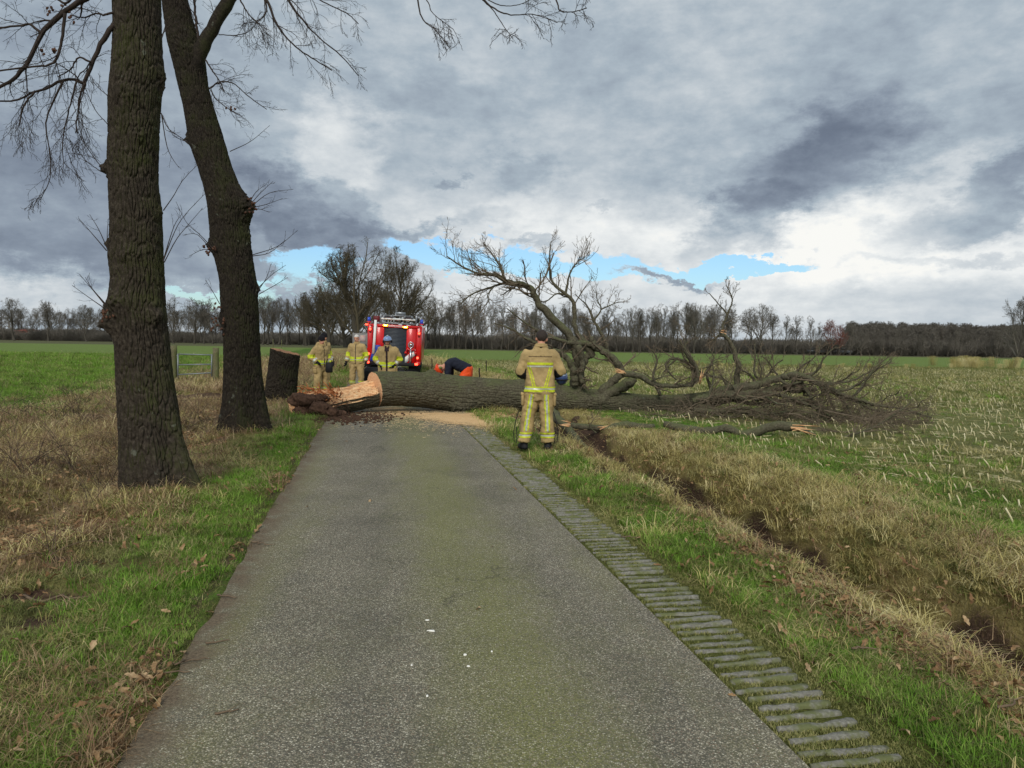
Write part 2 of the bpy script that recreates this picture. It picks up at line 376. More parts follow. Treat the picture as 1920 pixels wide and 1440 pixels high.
# ------------------------------------------------------------------ land zones
def zones(x, y):
    x = np.asarray(x, float); y = np.asarray(y, float); u = x+RS*y
    n1 = fbm(x*.55, y*.4, 51, 4); n2 = fbm(x*1.7, y*1.3, 52, 4); n3 = fbm(x*.12, y*.12, 53, 3)
    e = (n2-.5)*.9
    z = {}
    # green grass
    gl = bump(u, -1.28, .28+.25*n1)*(.40+1.1*n2)                       # edge strip on the left
    gl = np.maximum(gl, ss(-u, 1.2, 1.6)*(1-ss(-u, 2.3, 3.0))*ss(n2, .46, .62)*.6)
    gr = ss(u, 2.15, 2.4)*(1-ss(u+e*.5, 2.75, 3.15))*(.35+1.1*n2)
    gfar = ss(u+e*1.3, 4.7, 5.5)*(1-ss(u+e*1.5, 6.4, 8.0))*.8+.35*ss(u, 6.5, 8)*ss(n2, .5, .7)*(y < 40)        # grass between bank and maize stubble
    glf = ss(-u+e*4, 6.8, 10.5)*.95                                   # green field on the left
    glf = np.maximum(glf, ss(-u+e*2, 5, 8)*ss(y, 9, 16)*ss(n1, .38, .58)*.7)
    z['green'] = np.clip(np.maximum.reduce([gl, gr, gfar, glf]), 0, 1)
    dl = ss(-u+e*1.6, 1.75, 2.6)*(1-ss(-u+e*4, 6.5, 10))*(.45+.6*n1)
    dr = ss(u+e*.3, 2.8, 3.15)*(1-ss(u+e, 4.7, 5.7))*(.55+.5*n1)
    z['dry'] = np.clip(np.maximum(dl, dr)+.40*ss(n2, .47, .64)*(np.abs(u) < 6), 0, 1)
    soil = np.zeros_like(u)
    for (sx, sy, rx, ry, k) in [(-3.95, 6.3, .6, .38, 1.3), (-4.75, 6.2, .7, .3, 1.0), (-4.75, 11.2, .40, .75, 1.1), (-5.3, 13.5, .5, 1.3, .9), (-8.6, 20.5, 1.6, 1.0, 1.1), (-8.5, 15.5, 1.2, .8, .7),
                                (-6.1, 9.3, .7, .5, .8), (-3.7, 4.6, .5, .3, .8), (1.2, 13.6, .75, 1.3, 1.2), (.6, 15.4, .9, .9, 1.1), (-5.6, 15.6, .9, .5, 1.1), (-3.4, 3.9, .4, .25, .6), (-2.95, 4.55, .35, .16, .9), (-2.75, 4.1, .35, .12, .9), (-3.1, 5.2, .5, .15, .8), (-2.2, 3.6, .2, .1, .7), (-3.9, 8.9, .5, .5, .7)]:
        soil = np.maximum(soil, k*np.exp(-((x-sx)/rx)**2-((y-sy)/ry)**2)*(.55+.8*n2))
    # bare bottom of the right ditch
    soil = np.maximum(soil, .8*bump(u, 3.72, .16)*ss(n2, .3, .6)*(y < 40))
    soil = np.maximum(soil, ss(u, 8, 9)*ss(n1, .50, .66)*.40*(1-ss(y, 14, 40)*.8))    # open soil in the stubble field
    soil = np.maximum(soil, .8*bump(u, 2.9, .3)*ss(n2, .5, .68)); soil = np.maximum(soil, .8*bump(u, RL-.10, .11)*(.4+n2))                           # grit along the asphalt
    z['soil'] = np.clip(soil, 0, 1)
    pit = np.zeros_like(u)
    for (sx, sy, rx, ry) in [(-4.05, 6.3, .75, .30), (-4.95, 6.15, .6, .24), (-4.85, 11.2, .42, .7), (-5.3, 13.5, .5, 1.2), (-8.6, 20.5, 1.9, 1.2), (-8.4, 15.5, 1.3, .8), (1.1, 13.6, .75, 1.3), (.6, 15.4, .9, .9), (-3.0, 4.55, .35, .14)]:
        pit = np.maximum(pit, ss(1.25-((x-sx)/rx)**2-((y-sy)/ry)**2+(n2-.5)*1.8, 0, .5))
    pit = np.maximum(pit, ss(1-((u-4.02-.12*(fbm(y*.35, 3.3+0*u, 5)-.5)*2)/.30)**2+(n2-.5)*1.1, 0, .7)*(y < 60)*.86)
    z['pit'] = pit; z['soil'] = np.maximum(z['soil'], pit)
    st = ss(u+e, 5.6, 6.6)*(1-ss(y, 47, 56)*ss(u, 5, 9))
    st = np.maximum(st, 0)
    z['straw'] = np.clip(st, 0, 1)
    lf = 1.0*bump(u, 2.95+.12*(n1-.5), .24)*ss(n1, .36, .55)+.9*ss(-u, 1.8, 2.2)*(1-ss(-u, 4.2, 6.5))*ss(n2, .44, .60)+.9*bump(u, RL-.1, .14)*ss(n2, .42, .6)
    z['leaf'] = np.clip(lf, 0, 1)
    z['crop'] = np.clip(ss(y, 50, 56)*ss(u, 4, 10)+ss(-u+e*3, 9, 13)*ss(y, 18, 30), 0, 1)
    return z

# ------------------------------------------------------------------ materials
MATS = {}
def mat(name, fn):
    m = bpy.data.materials.new(name); m.use_nodes = True; T = NT(m.node_tree); MATS[name] = m
    fn(T); return m
def pbsdf(T, color, rough=.85, bump=None, bstr=.3, bdist=.01, spec=.3, metal=0.0, alpha=None, emis=None, estr=0, coat=0):
    i = {'Base Color': color, 'Roughness': rough, 'Specular IOR Level': spec, 'Metallic': metal}
    p = T.n('ShaderNodeBsdfPrincipled', i=i)
    if coat: p.inputs['Coat Weight'].default_value = coat; p.inputs['Coat Roughness'].default_value = .08
    if alpha is not None: T.link(alpha, p.inputs['Alpha'])
    if emis is not None: p.inputs['Emission Color'].default_value = emis; p.inputs['Emission Strength'].default_value = estr
    if bump is not None:
        b = T.n('ShaderNodeBump', i={'Height': bump, 'Strength': bstr, 'Distance': bdist}); T.link(b.outputs[0], p.inputs['Normal'])
    T.n('ShaderNodeOutputMaterial', i={0: p.outputs[0]}); return p
def plain(name, c, rough=.7, var=.25, scale=8., spec=.3, metal=0, coat=0, bs=0.0):
    def fn(T):
        pos = T.n('ShaderNodeTexCoord').outputs['Object']
        n = T.noise(pos, scale, 5, .6)
        c0 = tuple(v*(1-var) for v in c[:3])+(1,); c1 = tuple(min(1, v*(1+var)) for v in c[:3])+(1,)
        pbsdf(T, T.ramp(n, [(.3, c0), (.7, c1)]), rough, T.noise(pos, scale*6, 3), bs, .005, spec, metal, coat=coat)
    return mat(name, fn)
def geo_u(T):
    pos = T.n('ShaderNodeNewGeometry').outputs['Position']
    s = T.n('ShaderNodeSeparateXYZ', i={0: pos})
    return pos, T.math('ADD', s.outputs[0], T.math('MULTIPLY', s.outputs[1], RS)), s.outputs
def m_ground(T):
    pos, u, xyz = geo_u(T)
    a = T.n('ShaderNodeAttribute', attribute_name='zone'); za = T.n('ShaderNodeSeparateColor', i={0: a.outputs['Color']}).outputs
    b = T.n('ShaderNodeAttribute', attribute_name='zone2'); zb = T.n('ShaderNodeSeparateColor', i={0: b.outputs['Color']}).outputs
    nf = T.noise(pos, 38, 5, .65); nm = T.noise(pos, 5.5, 6, .65); nl = T.noise(pos, .5, 5, .6)
    st = T.n('ShaderNodeMapping', i={'Vector': pos, 'Scale': (1., 3.4, 1.)}).outputs[0]
    nb = T.noise(st, 1.6, 6, .7)
    thatch = T.ramp(nm, [(.25, lin(62, 57, 34)), (.5, lin(102, 99, 58)), (.75, lin(138, 132, 84))])
    green = T.ramp(nm, [(.2, lin(46, 66, 24)), (.5, lin(70, 100, 32)), (.8, lin(104, 136, 54))])
    dry = T.ramp(nf, [(.2, lin(100, 88, 54)), (.5, lin(144, 130, 82)), (.8, lin(182, 168, 118))])
    soil = T.ramp(nf, [(.2, lin(44, 33, 27)), (.5, lin(72, 56, 46)), (.8, lin(112, 92, 74))])
    straw = T.ramp(nf, [(.25, lin(70, 76, 40)), (.5, lin(102, 106, 60)), (.75, lin(152, 148, 104))])
    def m(f, n, k=1.2): return T.sstep(T.math('ADD', f, T.math('MULTIPLY', T.math('SUBTRACT', n, .5), k)), .25, .75)
    c = thatch
    c = T.mix(m(za[1], nm, 1.), c, dry)
    c = T.mix(m(zb[0], nb, 1.8), c, straw)
    c = T.mix(m(za[0], nm, 1.1), c, green)
    # winter crop: even green with faint rows
    crop = T.ramp(nb, [(.25, lin(82, 96, 46)), (.5, lin(100, 118, 58)), (.7, lin(120, 138, 74)), (.85, lin(152, 158, 106))])
    c = T.mix(m(zb[2], nl, .5), c, crop)
    c = T.mix(m(za[2], nf, .9), c, soil)
    c = T.mix(T.math('MULTIPLY', m(zb[1], nf, 1.4), .7), c, lin(122, 92, 66))
    # brown field margin and bare road verge at the foot of the far trees
    far = T.math('MULTIPLY', T.sstep(xyz[1], 128, 140), .85)
    c = T.mix(far, c, T.ramp(nb, [(.3, lin(62, 62, 44)), (.7, lin(98, 92, 70))]))
    pbsdf(T, c, .95, T.math('ADD', T.math('MULTIPLY', nm, .6), nf), .9, .035, .12)
def m_asphalt(T):
    pos, u, xyz = geo_u(T)
    v = T.n('ShaderNodeTexVoronoi', i={'Vector': pos, 'Scale': 135.0}); v2 = T.n('ShaderNodeTexVoronoi', i={'Vector': pos, 'Scale': 58.0})
    cs = T.n('ShaderNodeSeparateColor', i={0: v.outputs['Color']}).outputs
    n0 = T.noise(pos, 1.1, 6, .6); n1 = T.noise(pos, 5.0, 5, .65); n3 = T.noise(pos, 60, 3, .7)
    chip = T.ramp(cs[0], [(0, lin(84, 82, 77)), (.35, lin(114, 111, 104)), (.6, lin(136, 131, 119)), (.88, lin(156, 151, 138)), (.985, lin(196, 193, 182))])
    red = T.sstep(cs[1], .90, .94); chip = T.mix(T.math('MULTIPLY', red, .35), chip, lin(140, 104, 90))
    mort = T.sstep(v.outputs['Distance'], .34, .62)
    c = T.mix(T.math('MULTIPLY', mort, .75), chip, lin(74, 72, 63))
    big = T.ramp(n0, [(.3, (.80, .80, .80, 1)), (.7, (1.16, 1.15, 1.13, 1))]); c = T.mix(1., c, big, 'MULTIPLY')
    st = T.n('ShaderNodeMapping', i={'Vector': pos, 'Rotation': (0, 0, math.atan(RS)*-1), 'Scale': (1.3, .16, 1)}).outputs[0]
    ns = T.noise(st, 2.2, 5, .6)
    def band(c0, w, k):
        d = T.math('DIVIDE', T.math('SUBTRACT', u, c0), w)
        return T.math('MULTIPLY', T.math('EXPONENT', T.math('MULTIPLY', T.math('MULTIPLY', d, d), -1.)), k)
    # moss in the middle and along the left edge, cleaner wheel tracks
    moss = T.math('ADD', T.math('ADD', band(.70, .55, .95), band(-.80, .32, .55)), band(1.55, .14, .25))
    moss = T.math('ADD', moss, T.math('ADD', T.math('MULTIPLY', T.math('SUBTRACT', ns, .5), 1.5), T.math('MULTIPLY', T.math('SUBTRACT', n1, .5), .8)))
    moss = T.math('MULTIPLY', T.sstep(moss, .0, 1.25), T.sstep(T.math('ADD', n3, T.math('MULTIPLY', mort, .25)), .30, .68))
    c = T.mix(T.math('MULTIPLY', moss, .72), c, T.ramp(cs[2], [(0, lin(80, 84, 44)), (1, lin(124, 126, 72))]))
    wheel = T.math('ADD', band(.05, .24, 1.), band(1.28, .22, .55))
    wheel = T.math('MULTIPLY', wheel, T.sstep(ns, .35, .65))
    c = T.mix(T.math('MULTIPLY', wheel, .30), c, lin(62, 62, 62))
    # crumbs and soil drifting in from the left edge
    ed = T.math('MULTIPLY', band(RL, .17, 1.3), T.sstep(n1, .3, .62))
    c = T.mix(ed, c, T.ramp(n3, [(.3, lin(70, 60, 50)), (.7, lin(116, 104, 88))]))
    pc = T.noise(pos, .75, 5, .7); c = T.mix(T.math('MULTIPLY', T.sstep(pc, .56, .66), .22), c, lin(70, 68, 62))
    ck = T.n('ShaderNodeTexVoronoi', feature='DISTANCE_TO_EDGE', i={'Vector': T.n('ShaderNodeVectorMath', operation='ADD', i={0: pos, 1: T.noise(pos, 3., 3, .6, out=1)}).outputs[0], 'Scale': .55}).outputs['Distance']
    c = T.mix(T.math('MULTIPLY', T.math('SUBTRACT', 1., T.sstep(ck, .0, .012)), T.math('MULTIPLY', T.sstep(pc, .45, .6), .5)), c, lin(48, 46, 40))
    c = T.mix(1., c, (1.14, 1.11, 1.01, 1), 'MULTIPLY')
    pbsdf(T, c, .88, T.math('ADD', T.math('MULTIPLY', v.outputs['Distance'], -1.), T.math('MULTIPLY', v2.outputs['Distance'], -.5)), .55, .006, .25)
def m_paver(T):
    pos, u, xyz = geo_u(T)
    n = T.noise(pos, 60, 4, .7); n2 = T.noise(pos, 9, 5, .6)
    c = T.ramp(n, [(.25, lin(84, 83, 76)), (.55, lin(124, 122, 113)), (.8, lin(156, 154, 144))])
    c = T.mix(T.math('MULTIPLY', T.sstep(n2, .42, .62), .8), c, lin(92, 98, 52))
    pbsdf(T, c, .92, n, .5, .006, .15)
def m_moss(T):
    pos, u, xyz = geo_u(T)
    n = T.noise(pos, 70, 5, .7); n2 = T.noise(pos, 12, 5, .6)
    c = T.ramp(n, [(.2, lin(56, 58, 32)), (.5, lin(84, 88, 42)), (.8, lin(120, 122, 60))])
    c = T.mix(T.sstep(n2, .54, .70), c, T.ramp(n, [(.3, lin(50, 42, 34)), (.7, lin(86, 76, 60))]))
    pbsdf(T, c, .97, n, 1., .02, .1)
def blade_mat(name, cols, lowf, trans=.35):
    def fn(T):
        pos = T.n('ShaderNodeNewGeometry').outputs['Position']
        rnd = T.n('ShaderNodeObjectInfo').outputs['Random']
        n = T.noise(pos, lowf, 4, .6); n2 = T.noise(pos, 30, 3, .6)
        f = T.math('ADD', T.math('ADD', T.math('MULTIPLY', n, .75), T.math('MULTIPLY', rnd, .30)), T.math('MULTIPLY', T.math('SUBTRACT', n2, .5), .55))
        c = T.ramp(f, [(.25+.5*k/(len(cols)-1), q) for k, q in enumerate(cols)])
        d = T.n('ShaderNodeBsdfPrincipled', i={'Base Color': c, 'Roughness': .65, 'Specular IOR Level': .25})
        t = T.n('ShaderNodeBsdfTranslucent', i={'Color': c})
        mx = T.n('ShaderNodeMixShader', i={0: trans, 1: d.outputs[0], 2: t.outputs[0]})
        T.n('ShaderNodeOutputMaterial', i={0: mx.outputs[0]})
    return mat(name, fn)
def m_bark(name, c_lo, c_mid, c_hi, mosscol, mossk, mdir=(.8, -.3, 0)):
    def fn(T):
        geo = T.n('ShaderNodeNewGeometry'); pos = geo.outputs['Position']; nor = geo.outputs['Normal']
        n = T.noise(pos, 26, 6, .7); nm = T.noise(pos, 3.2, 5, .6); nf = T.noise(pos, 120, 3, .6)
        c = T.ramp(n, [(.25, c_lo), (.5, c_mid), (.78, c_hi)])
        dt = T.n('ShaderNodeVectorMath', operation='DOT_PRODUCT', i={0: nor, 1: mdir}).outputs['Value']
        k = T.math('ADD', T.math('MULTIPLY', dt, .55), T.math('ADD', T.math('MULTIPLY', T.math('SUBTRACT', nm, .5), 1.7), mossk))
        k = T.math('MULTIPLY', T.sstep(k, .05, .75), T.sstep(nf, .22, .62))
        c = T.mix(k, c, mosscol)
        lich = T.sstep(T.noise(pos, 7.5, 3, .5), .68, .74)
        c = T.mix(T.math('MULTIPLY', lich, .35), c, lin(120, 126, 112))
        pbsdf(T, c, .93, T.math('ADD', n, T.math('MULTIPLY', nf, .5)), .55, .012, .15)
    return mat(name, fn)
def m_wood(T):
    tc = T.n('ShaderNodeTexCoord').outputs['Object']
    st = T.n('ShaderNodeMapping', i={'Vector': tc, 'Scale': (1.6, 14, 14)}).outputs[0]
    n = T.noise(st, 2.2, 6, .65); n2 = T.noise(tc, 30, 4, .6)
    c = T.ramp(n, [(.28, lin(150, 92, 62)), (.42, lin(206, 152, 108)), (.55, lin(232, 190, 142)), (.72, lin(244, 214, 170))])
    c = T.mix(T.math('MULTIPLY', T.sstep(n2, .5, .8), .3), c, lin(190, 130, 84))
    pbsdf(T, c, .8, n, .5, .02, .2)
def m_cut(T):
    tc = T.n('ShaderNodeTexCoord').outputs['Object']
    n2 = T.noise(tc, 24, 4, .6)
    c = T.ramp(n2, [(.3, lin(222, 160, 116)), (.6, lin(240, 192, 148)), (.8, lin(250, 214, 170))])
    pbsdf(T, c, .85, n2, .4, .004, .15)
def m_sawdust(T):
    pos, u, xyz = geo_u(T)
    a = T.n('ShaderNodeAttribute', attribute_name='cover').outputs['Fac']
    n = T.noise(pos, 2.0, 5, .6); nf = T.noise(pos, 90, 3, .7)
    al = T.sstep(T.math('ADD', a, T.math('ADD', T.math('MULTIPLY', T.math('SUBTRACT', n, .5), 1.0), T.math('MULTIPLY', T.math('SUBTRACT', nf, .5), 1.2))), .30, .75)
    c = T.ramp(nf, [(.3, lin(176, 138, 96)), (.55, lin(214, 178, 130)), (.8, lin(234, 204, 160))])
    pbsdf(T, c, .95, nf, .6, .006, .1, alpha=al)

GROUND = mat('ground_mix', m_ground); ASPH = mat('old_chip_asphalt', m_asphalt); PAV = mat('grass_paver_concrete', m_paver); MOSS = mat('mossy_joint', m_moss)
G_BRIGHT = blade_mat('fresh_grass', [lin(70, 84, 32), lin(94, 128, 42), lin(120, 160, 54), lin(160, 182, 92)], .9)
G_MID = blade_mat('winter_grass', [lin(76, 82, 42), lin(108, 113, 60), lin(142, 142, 84), lin(180, 172, 122)], 1.3)
G_DRY = blade_mat('dry_grass', [lin(128, 118, 68), lin(168, 156, 96), lin(202, 188, 126), lin(228, 216, 166)], 1.1, .25)
G_BROWN = blade_mat('dead_weed', [lin(84, 64, 46), lin(122, 98, 70), lin(158, 132, 100), lin(190, 168, 132)], 1.5, .2)
STRAW = blade_mat('maize_stubble_stalk', [lin(144, 134, 96), lin(176, 166, 122), lin(204, 194, 152), lin(222, 214, 178)], 3., .1)
CLING = blade_mat('clinging_dead_leaf', [lin(48, 32, 26), lin(72, 48, 36), lin(94, 64, 48)], 9., .15)
LEAF = blade_mat('fallen_leaf_brown', [lin(86, 62, 42), lin(120, 90, 60), lin(150, 120, 84), lin(184, 158, 122)], 9., .15)
BARK1 = m_bark('oak_bark', lin(28, 24, 20), lin(52, 46, 39), lin(86, 79, 68), lin(64, 68, 36), -.10)
BARK2 = m_bark('mossy_oak_bark', lin(22, 19, 16), lin(40, 35, 30), lin(70, 64, 52), lin(54, 58, 32), -.08)
BARKF = m_bark('fallen_oak_bark', lin(48, 43, 35), lin(80, 76, 62), lin(116, 112, 94), lin(86, 92, 60), .08, (0, 0, .8))
TWIG = plain('twig_bark', lin(50, 41, 36), .85, .3, 20)
TWIGF = plain('fallen_twig_bark', lin(104, 92, 76), .85, .35, 20)
WOOD = mat('split_oak_wood', m_wood); CUT = mat('sawn_oak_wood', m_cut); SAW = mat('sawdust', m_sawdust)
FARBARK = plain('far_tree_bark', lin(70, 66, 58), .95, .25, .3)
FARTWIG = plain('far_tree_twigs', lin(106, 101, 92), .95, .2, .15)
OLIVETWIG = plain('avenue_twigs', lin(82, 75, 60), .95, .25, .25)
REDTWIG = plain('reddish_twigs', lin(118, 76, 66), .95, .2, .2)
SOILM = plain('torn_soil', lin(84, 64, 52), .97, .5, 14, .1, bs=1.)
STICK = plain('dead_stick', lin(108, 92, 74), .9, .3, 12)

# ------------------------------------------------------------------ ground sheet
def axis(a, b, fine, lim, growf=1.09):
    c = list(np.arange(a, b+1e-6, fine)); st = fine; p = b
    while p < lim[1]: st *= growf; p += st; c.append(p)
    st = fine; p = a; pre = []
    while p > lim[0]: st *= growf; p -= st; pre.append(p)
    return np.array(pre[::-1]+c)
def build_ground():
    us = axis(-7, 8, .06, (-1300, 1300), 1.07); ys = axis(2.0, 13, .07, (-60, 1500), 1.035)
    U, Y = np.meshgrid(us, ys); X = U-RS*Y
    Z = land(X, Y); V = np.stack([X, Y, Z], -1).reshape(-1, 3)
    nu = len(us); i = (np.arange(len(ys)-1)[:, None]*nu+np.arange(nu-1)[None]).ravel()
    Q = np.stack([i, i+1, i+nu+1, i+nu], 1)
    me = mesh_np('ground', V, Q, mats=[GROUND])
    z = zones(V[:, 0], V[:, 1]); one = np.ones(len(V))
    for nm, ks in (('zone', ('green', 'dry', 'soil')), ('zone2', ('straw', 'leaf', 'crop'))):
        at = me.color_attributes.new(nm, 'FLOAT_COLOR', 'POINT')
        at.data.foreach_set('color', np.stack([z[k] for k in ks]+[one], 1).astype(np.float32).ravel())
    tag(link('ground', me), kind='structure')
build_ground()
def strip(name, ua, ub, y0, y1, z, mt, nu=6, ny=400, jl=0., jr=0., crown=0., zb=None):
    ys = np.linspace(0, 1, ny)**1.6*(y1-y0)+y0; t = np.linspace(0, 1, nu)
    T_, Y = np.meshgrid(t, ys)
    a = ua+jl*(fbm(Y*1.3, 0*Y+.5, 3, 4)-.5)*2; b = ub+jr*(fbm(Y*1.3, 0*Y+7.5, 4, 4)-.5)*2
    U = a+(b-a)*T_; X = U-RS*Y; Z = z+crown*(1-(2*T_-1)**2)
    V = np.stack([X, Y, Z], -1).reshape(-1, 3)
    i = (np.arange(ny-1)[:, None]*nu+np.arange(nu-1)[None]).ravel()
    me = mesh_np(name, V, np.stack([i, i+1, i+nu+1, i+nu], 1), mats=[mt])
    return tag(link(name, me), kind='structure')
strip('road', RL, RRT, -12, 130, 0.0, ASPH, 12, 1400, .09, 0, .012)
# ---- strip of grass pavers: a bed of moss with a concrete bar every 8.7 cm
paver = strip('paver_strip', RRT+.006, RRT+.62, -12, 60, -.012, MOSS, 8, 600, 0, .07)
def build_bars():
    rng = np.random.default_rng(5); vs = []
    al = math.atan(RS)
    for k in range(6):
        n = 15; x = np.linspace(.018+.012*(k%3), .415-.02*(k%2), n); w = .0175+.012*(fbm(x*16, 0*x+k*3, 90+k, 3)-.5)*2
        c = .012*(fbm(x*9, 0*x+k*3.3, 70+k, 3)-.5)*2; zt = .010+.006*(fbm(x*18, 0*x, 60+k, 3)-.5)
        V = []
        for j in range(n):
            wj = w[j]*(1 if 0 < j < n-1 else .75)
            V += [[x[j], c[j]-wj-.004, -.03], [x[j], c[j]-wj, zt[j]-.006], [x[j], c[j]-wj+.006, zt[j]], [x[j], c[j]+wj-.006, zt[j]], [x[j], c[j]+wj, zt[j]-.006], [x[j], c[j]+wj+.004, -.03]]
        Q = []
        for j in range(n-1):
            for a in range(5): Q.append([j*6+a, j*6+6+a, j*6+7+a, j*6+1+a])
        Q += [[0, 1, 4, 5], [1, 2, 3, 4]]+[[(n-1)*6+5, (n-1)*6+4, (n-1)*6+1, (n-1)*6], [(n-1)*6+4, (n-1)*6+3, (n-1)*6+2, (n-1)*6+1]]
        vs.append(mesh_np('paver_bar', V, Q, mats=[PAV], smooth=True))
    y = 2.35; i = 0
    while i < 270:
        yy = y+rng.normal()*.003; u0 = RRT+.002
        o = link('paver_bar', vs[rng.integers(6)], paver)
        block = i//7
        o.location = (u0-RS*yy+(block % 3-1)*.004, yy, -.008+.003*math.sin(block*2.1)+rng.normal()*.0012)
        o.rotation_euler = (rng.normal()*.05, rng.normal()*.012, al+rng.normal()*.012)
        if rng.random() < .5: o.scale = (1, .95+.15*rng.random(), 1)
        y += .087 if i % 7 else .094
        i += 1
build_bars()

# ------------------------------------------------------------------ scattering by geometry nodes
def tuft(name, mt, seed, nb, hmin, hmax, w, spread, bend, lay=0.0, seg=3):
    rng = np.random.default_rng(seed); V = []; Q = []; T = []
    for b in range(nb):
        a = rng.uniform(0, 2*np.pi); r = spread*math.sqrt(rng.random()); x, y = r*math.cos(a), r*math.sin(a)
        d = rng.uniform(0, 2*np.pi); dx, dy = math.cos(d), math.sin(d); h = rng.uniform(hmin, hmax); bd = bend*rng.uniform(.4, 1.3)
        sx, sy = -dy, dx; n0 = len(V); px, py, pz = x, y, -.01; pitch = R(90)-lay*rng.uniform(.3, 1.2)
        for s in range(seg+1):
            ww = w*(1-(s/seg)**1.5*.85)*rng.uniform(.85, 1.15)
            V += [[px-sx*ww/2, py-sy*ww/2, pz], [px+sx*ww/2, py+sy*ww/2, pz]]
            st = h/seg; px += dx*st*math.cos(pitch); py += dy*st*math.cos(pitch); pz += st*math.sin(pitch); pitch -= bd/seg
            pz = max(pz, .004)
        for s in range(seg): k = n0+2*s; Q.append([k, k+1, k+3, k+2])
    return bpy.data.objects.new(name, mesh_np(name, V, Q, mats=[mt]))
def scatter(name, pts, rot, scl, objs, idx, label=None, cat=None, tilt=None, kind='stuff'):
    col = bpy.data.collections.new(name+'_kinds')
    names = []
    for k, o in enumerate(objs): o.name = '%s_%02d' % (name, k); col.objects.link(o)
    me = bpy.data.meshes.new(name); n = len(pts); me.vertices.add(n); me.vertices.foreach_set('co', np.asarray(pts, np.float32).ravel())
    rt = np.zeros((n, 3), np.float32); rt[:, 2] = rot
    if tilt is not None: rt[:, :2] = tilt
    a = me.attributes.new('rot', 'FLOAT_VECTOR', 'POINT'); a.data.foreach_set('vector', rt.ravel())
    a = me.attributes.new('scl', 'FLOAT', 'POINT'); a.data.foreach_set('value', np.asarray(scl, np.float32))
    a = me.attributes.new('idx', 'INT', 'POINT'); a.data.foreach_set('value', np.asarray(idx, np.int32))
    o = link(name, me)
    ng = bpy.data.node_groups.new(name, 'GeometryNodeTree')
    ng.interface.new_socket('Geometry', in_out='INPUT', socket_type='NodeSocketGeometry'); ng.interface.new_socket('Geometry', in_out='OUTPUT', socket_type='NodeSocketGeometry')
    gi = ng.nodes.new('NodeGroupInput'); go = ng.nodes.new('NodeGroupOutput'); ip = ng.nodes.new('GeometryNodeInstanceOnPoints')
    ci = ng.nodes.new('GeometryNodeCollectionInfo'); ci.inputs['Collection'].default_value = col; ci.inputs['Separate Children'].default_value = True; ci.inputs['Reset Children'].default_value = True
    def at(nm, t):
        nd = ng.nodes.new('GeometryNodeInputNamedAttribute'); nd.data_type = t; nd.inputs['Name'].default_value = nm; return nd.outputs[0]
    L = ng.links.new
    L(gi.outputs[0], ip.inputs['Points']); L(ci.outputs[0], ip.inputs['Instance']); ip.inputs['Pick Instance'].default_value = True
    L(at('idx', 'INT'), ip.inputs['Instance Index']); L(at('rot', 'FLOAT_VECTOR'), ip.inputs['Rotation']); L(at('scl', 'FLOAT'), ip.inputs['Scale']); L(ip.outputs[0], go.inputs[0])
    md = o.modifiers.new('scatter', 'NODES'); md.node_group = ng
    return tag(o, label, cat, kind=kind)
RNG = np.random.default_rng(42)
def sample(n_per, y0, y1, halfw=1.22, umin=-1e9, umax=1e9):
    "uniform random points in the viewed wedge (with a margin) between two distances"
    half = lambda y: (960/F)*y*halfw+1.5
    A = (y1-y0)*(half(y0)+half(y1)); n = int(n_per*A*1.0)
    y = RNG.uniform(y0, y1, n*2); x = RNG.uniform(-half(y1), half(y1), n*2)
    k = np.abs(x) < half(y); x, y = x[k][:n], y[k][:n]; u = x+RS*y
    k = (u > umin) & (u < umax); return x[k], y[k]
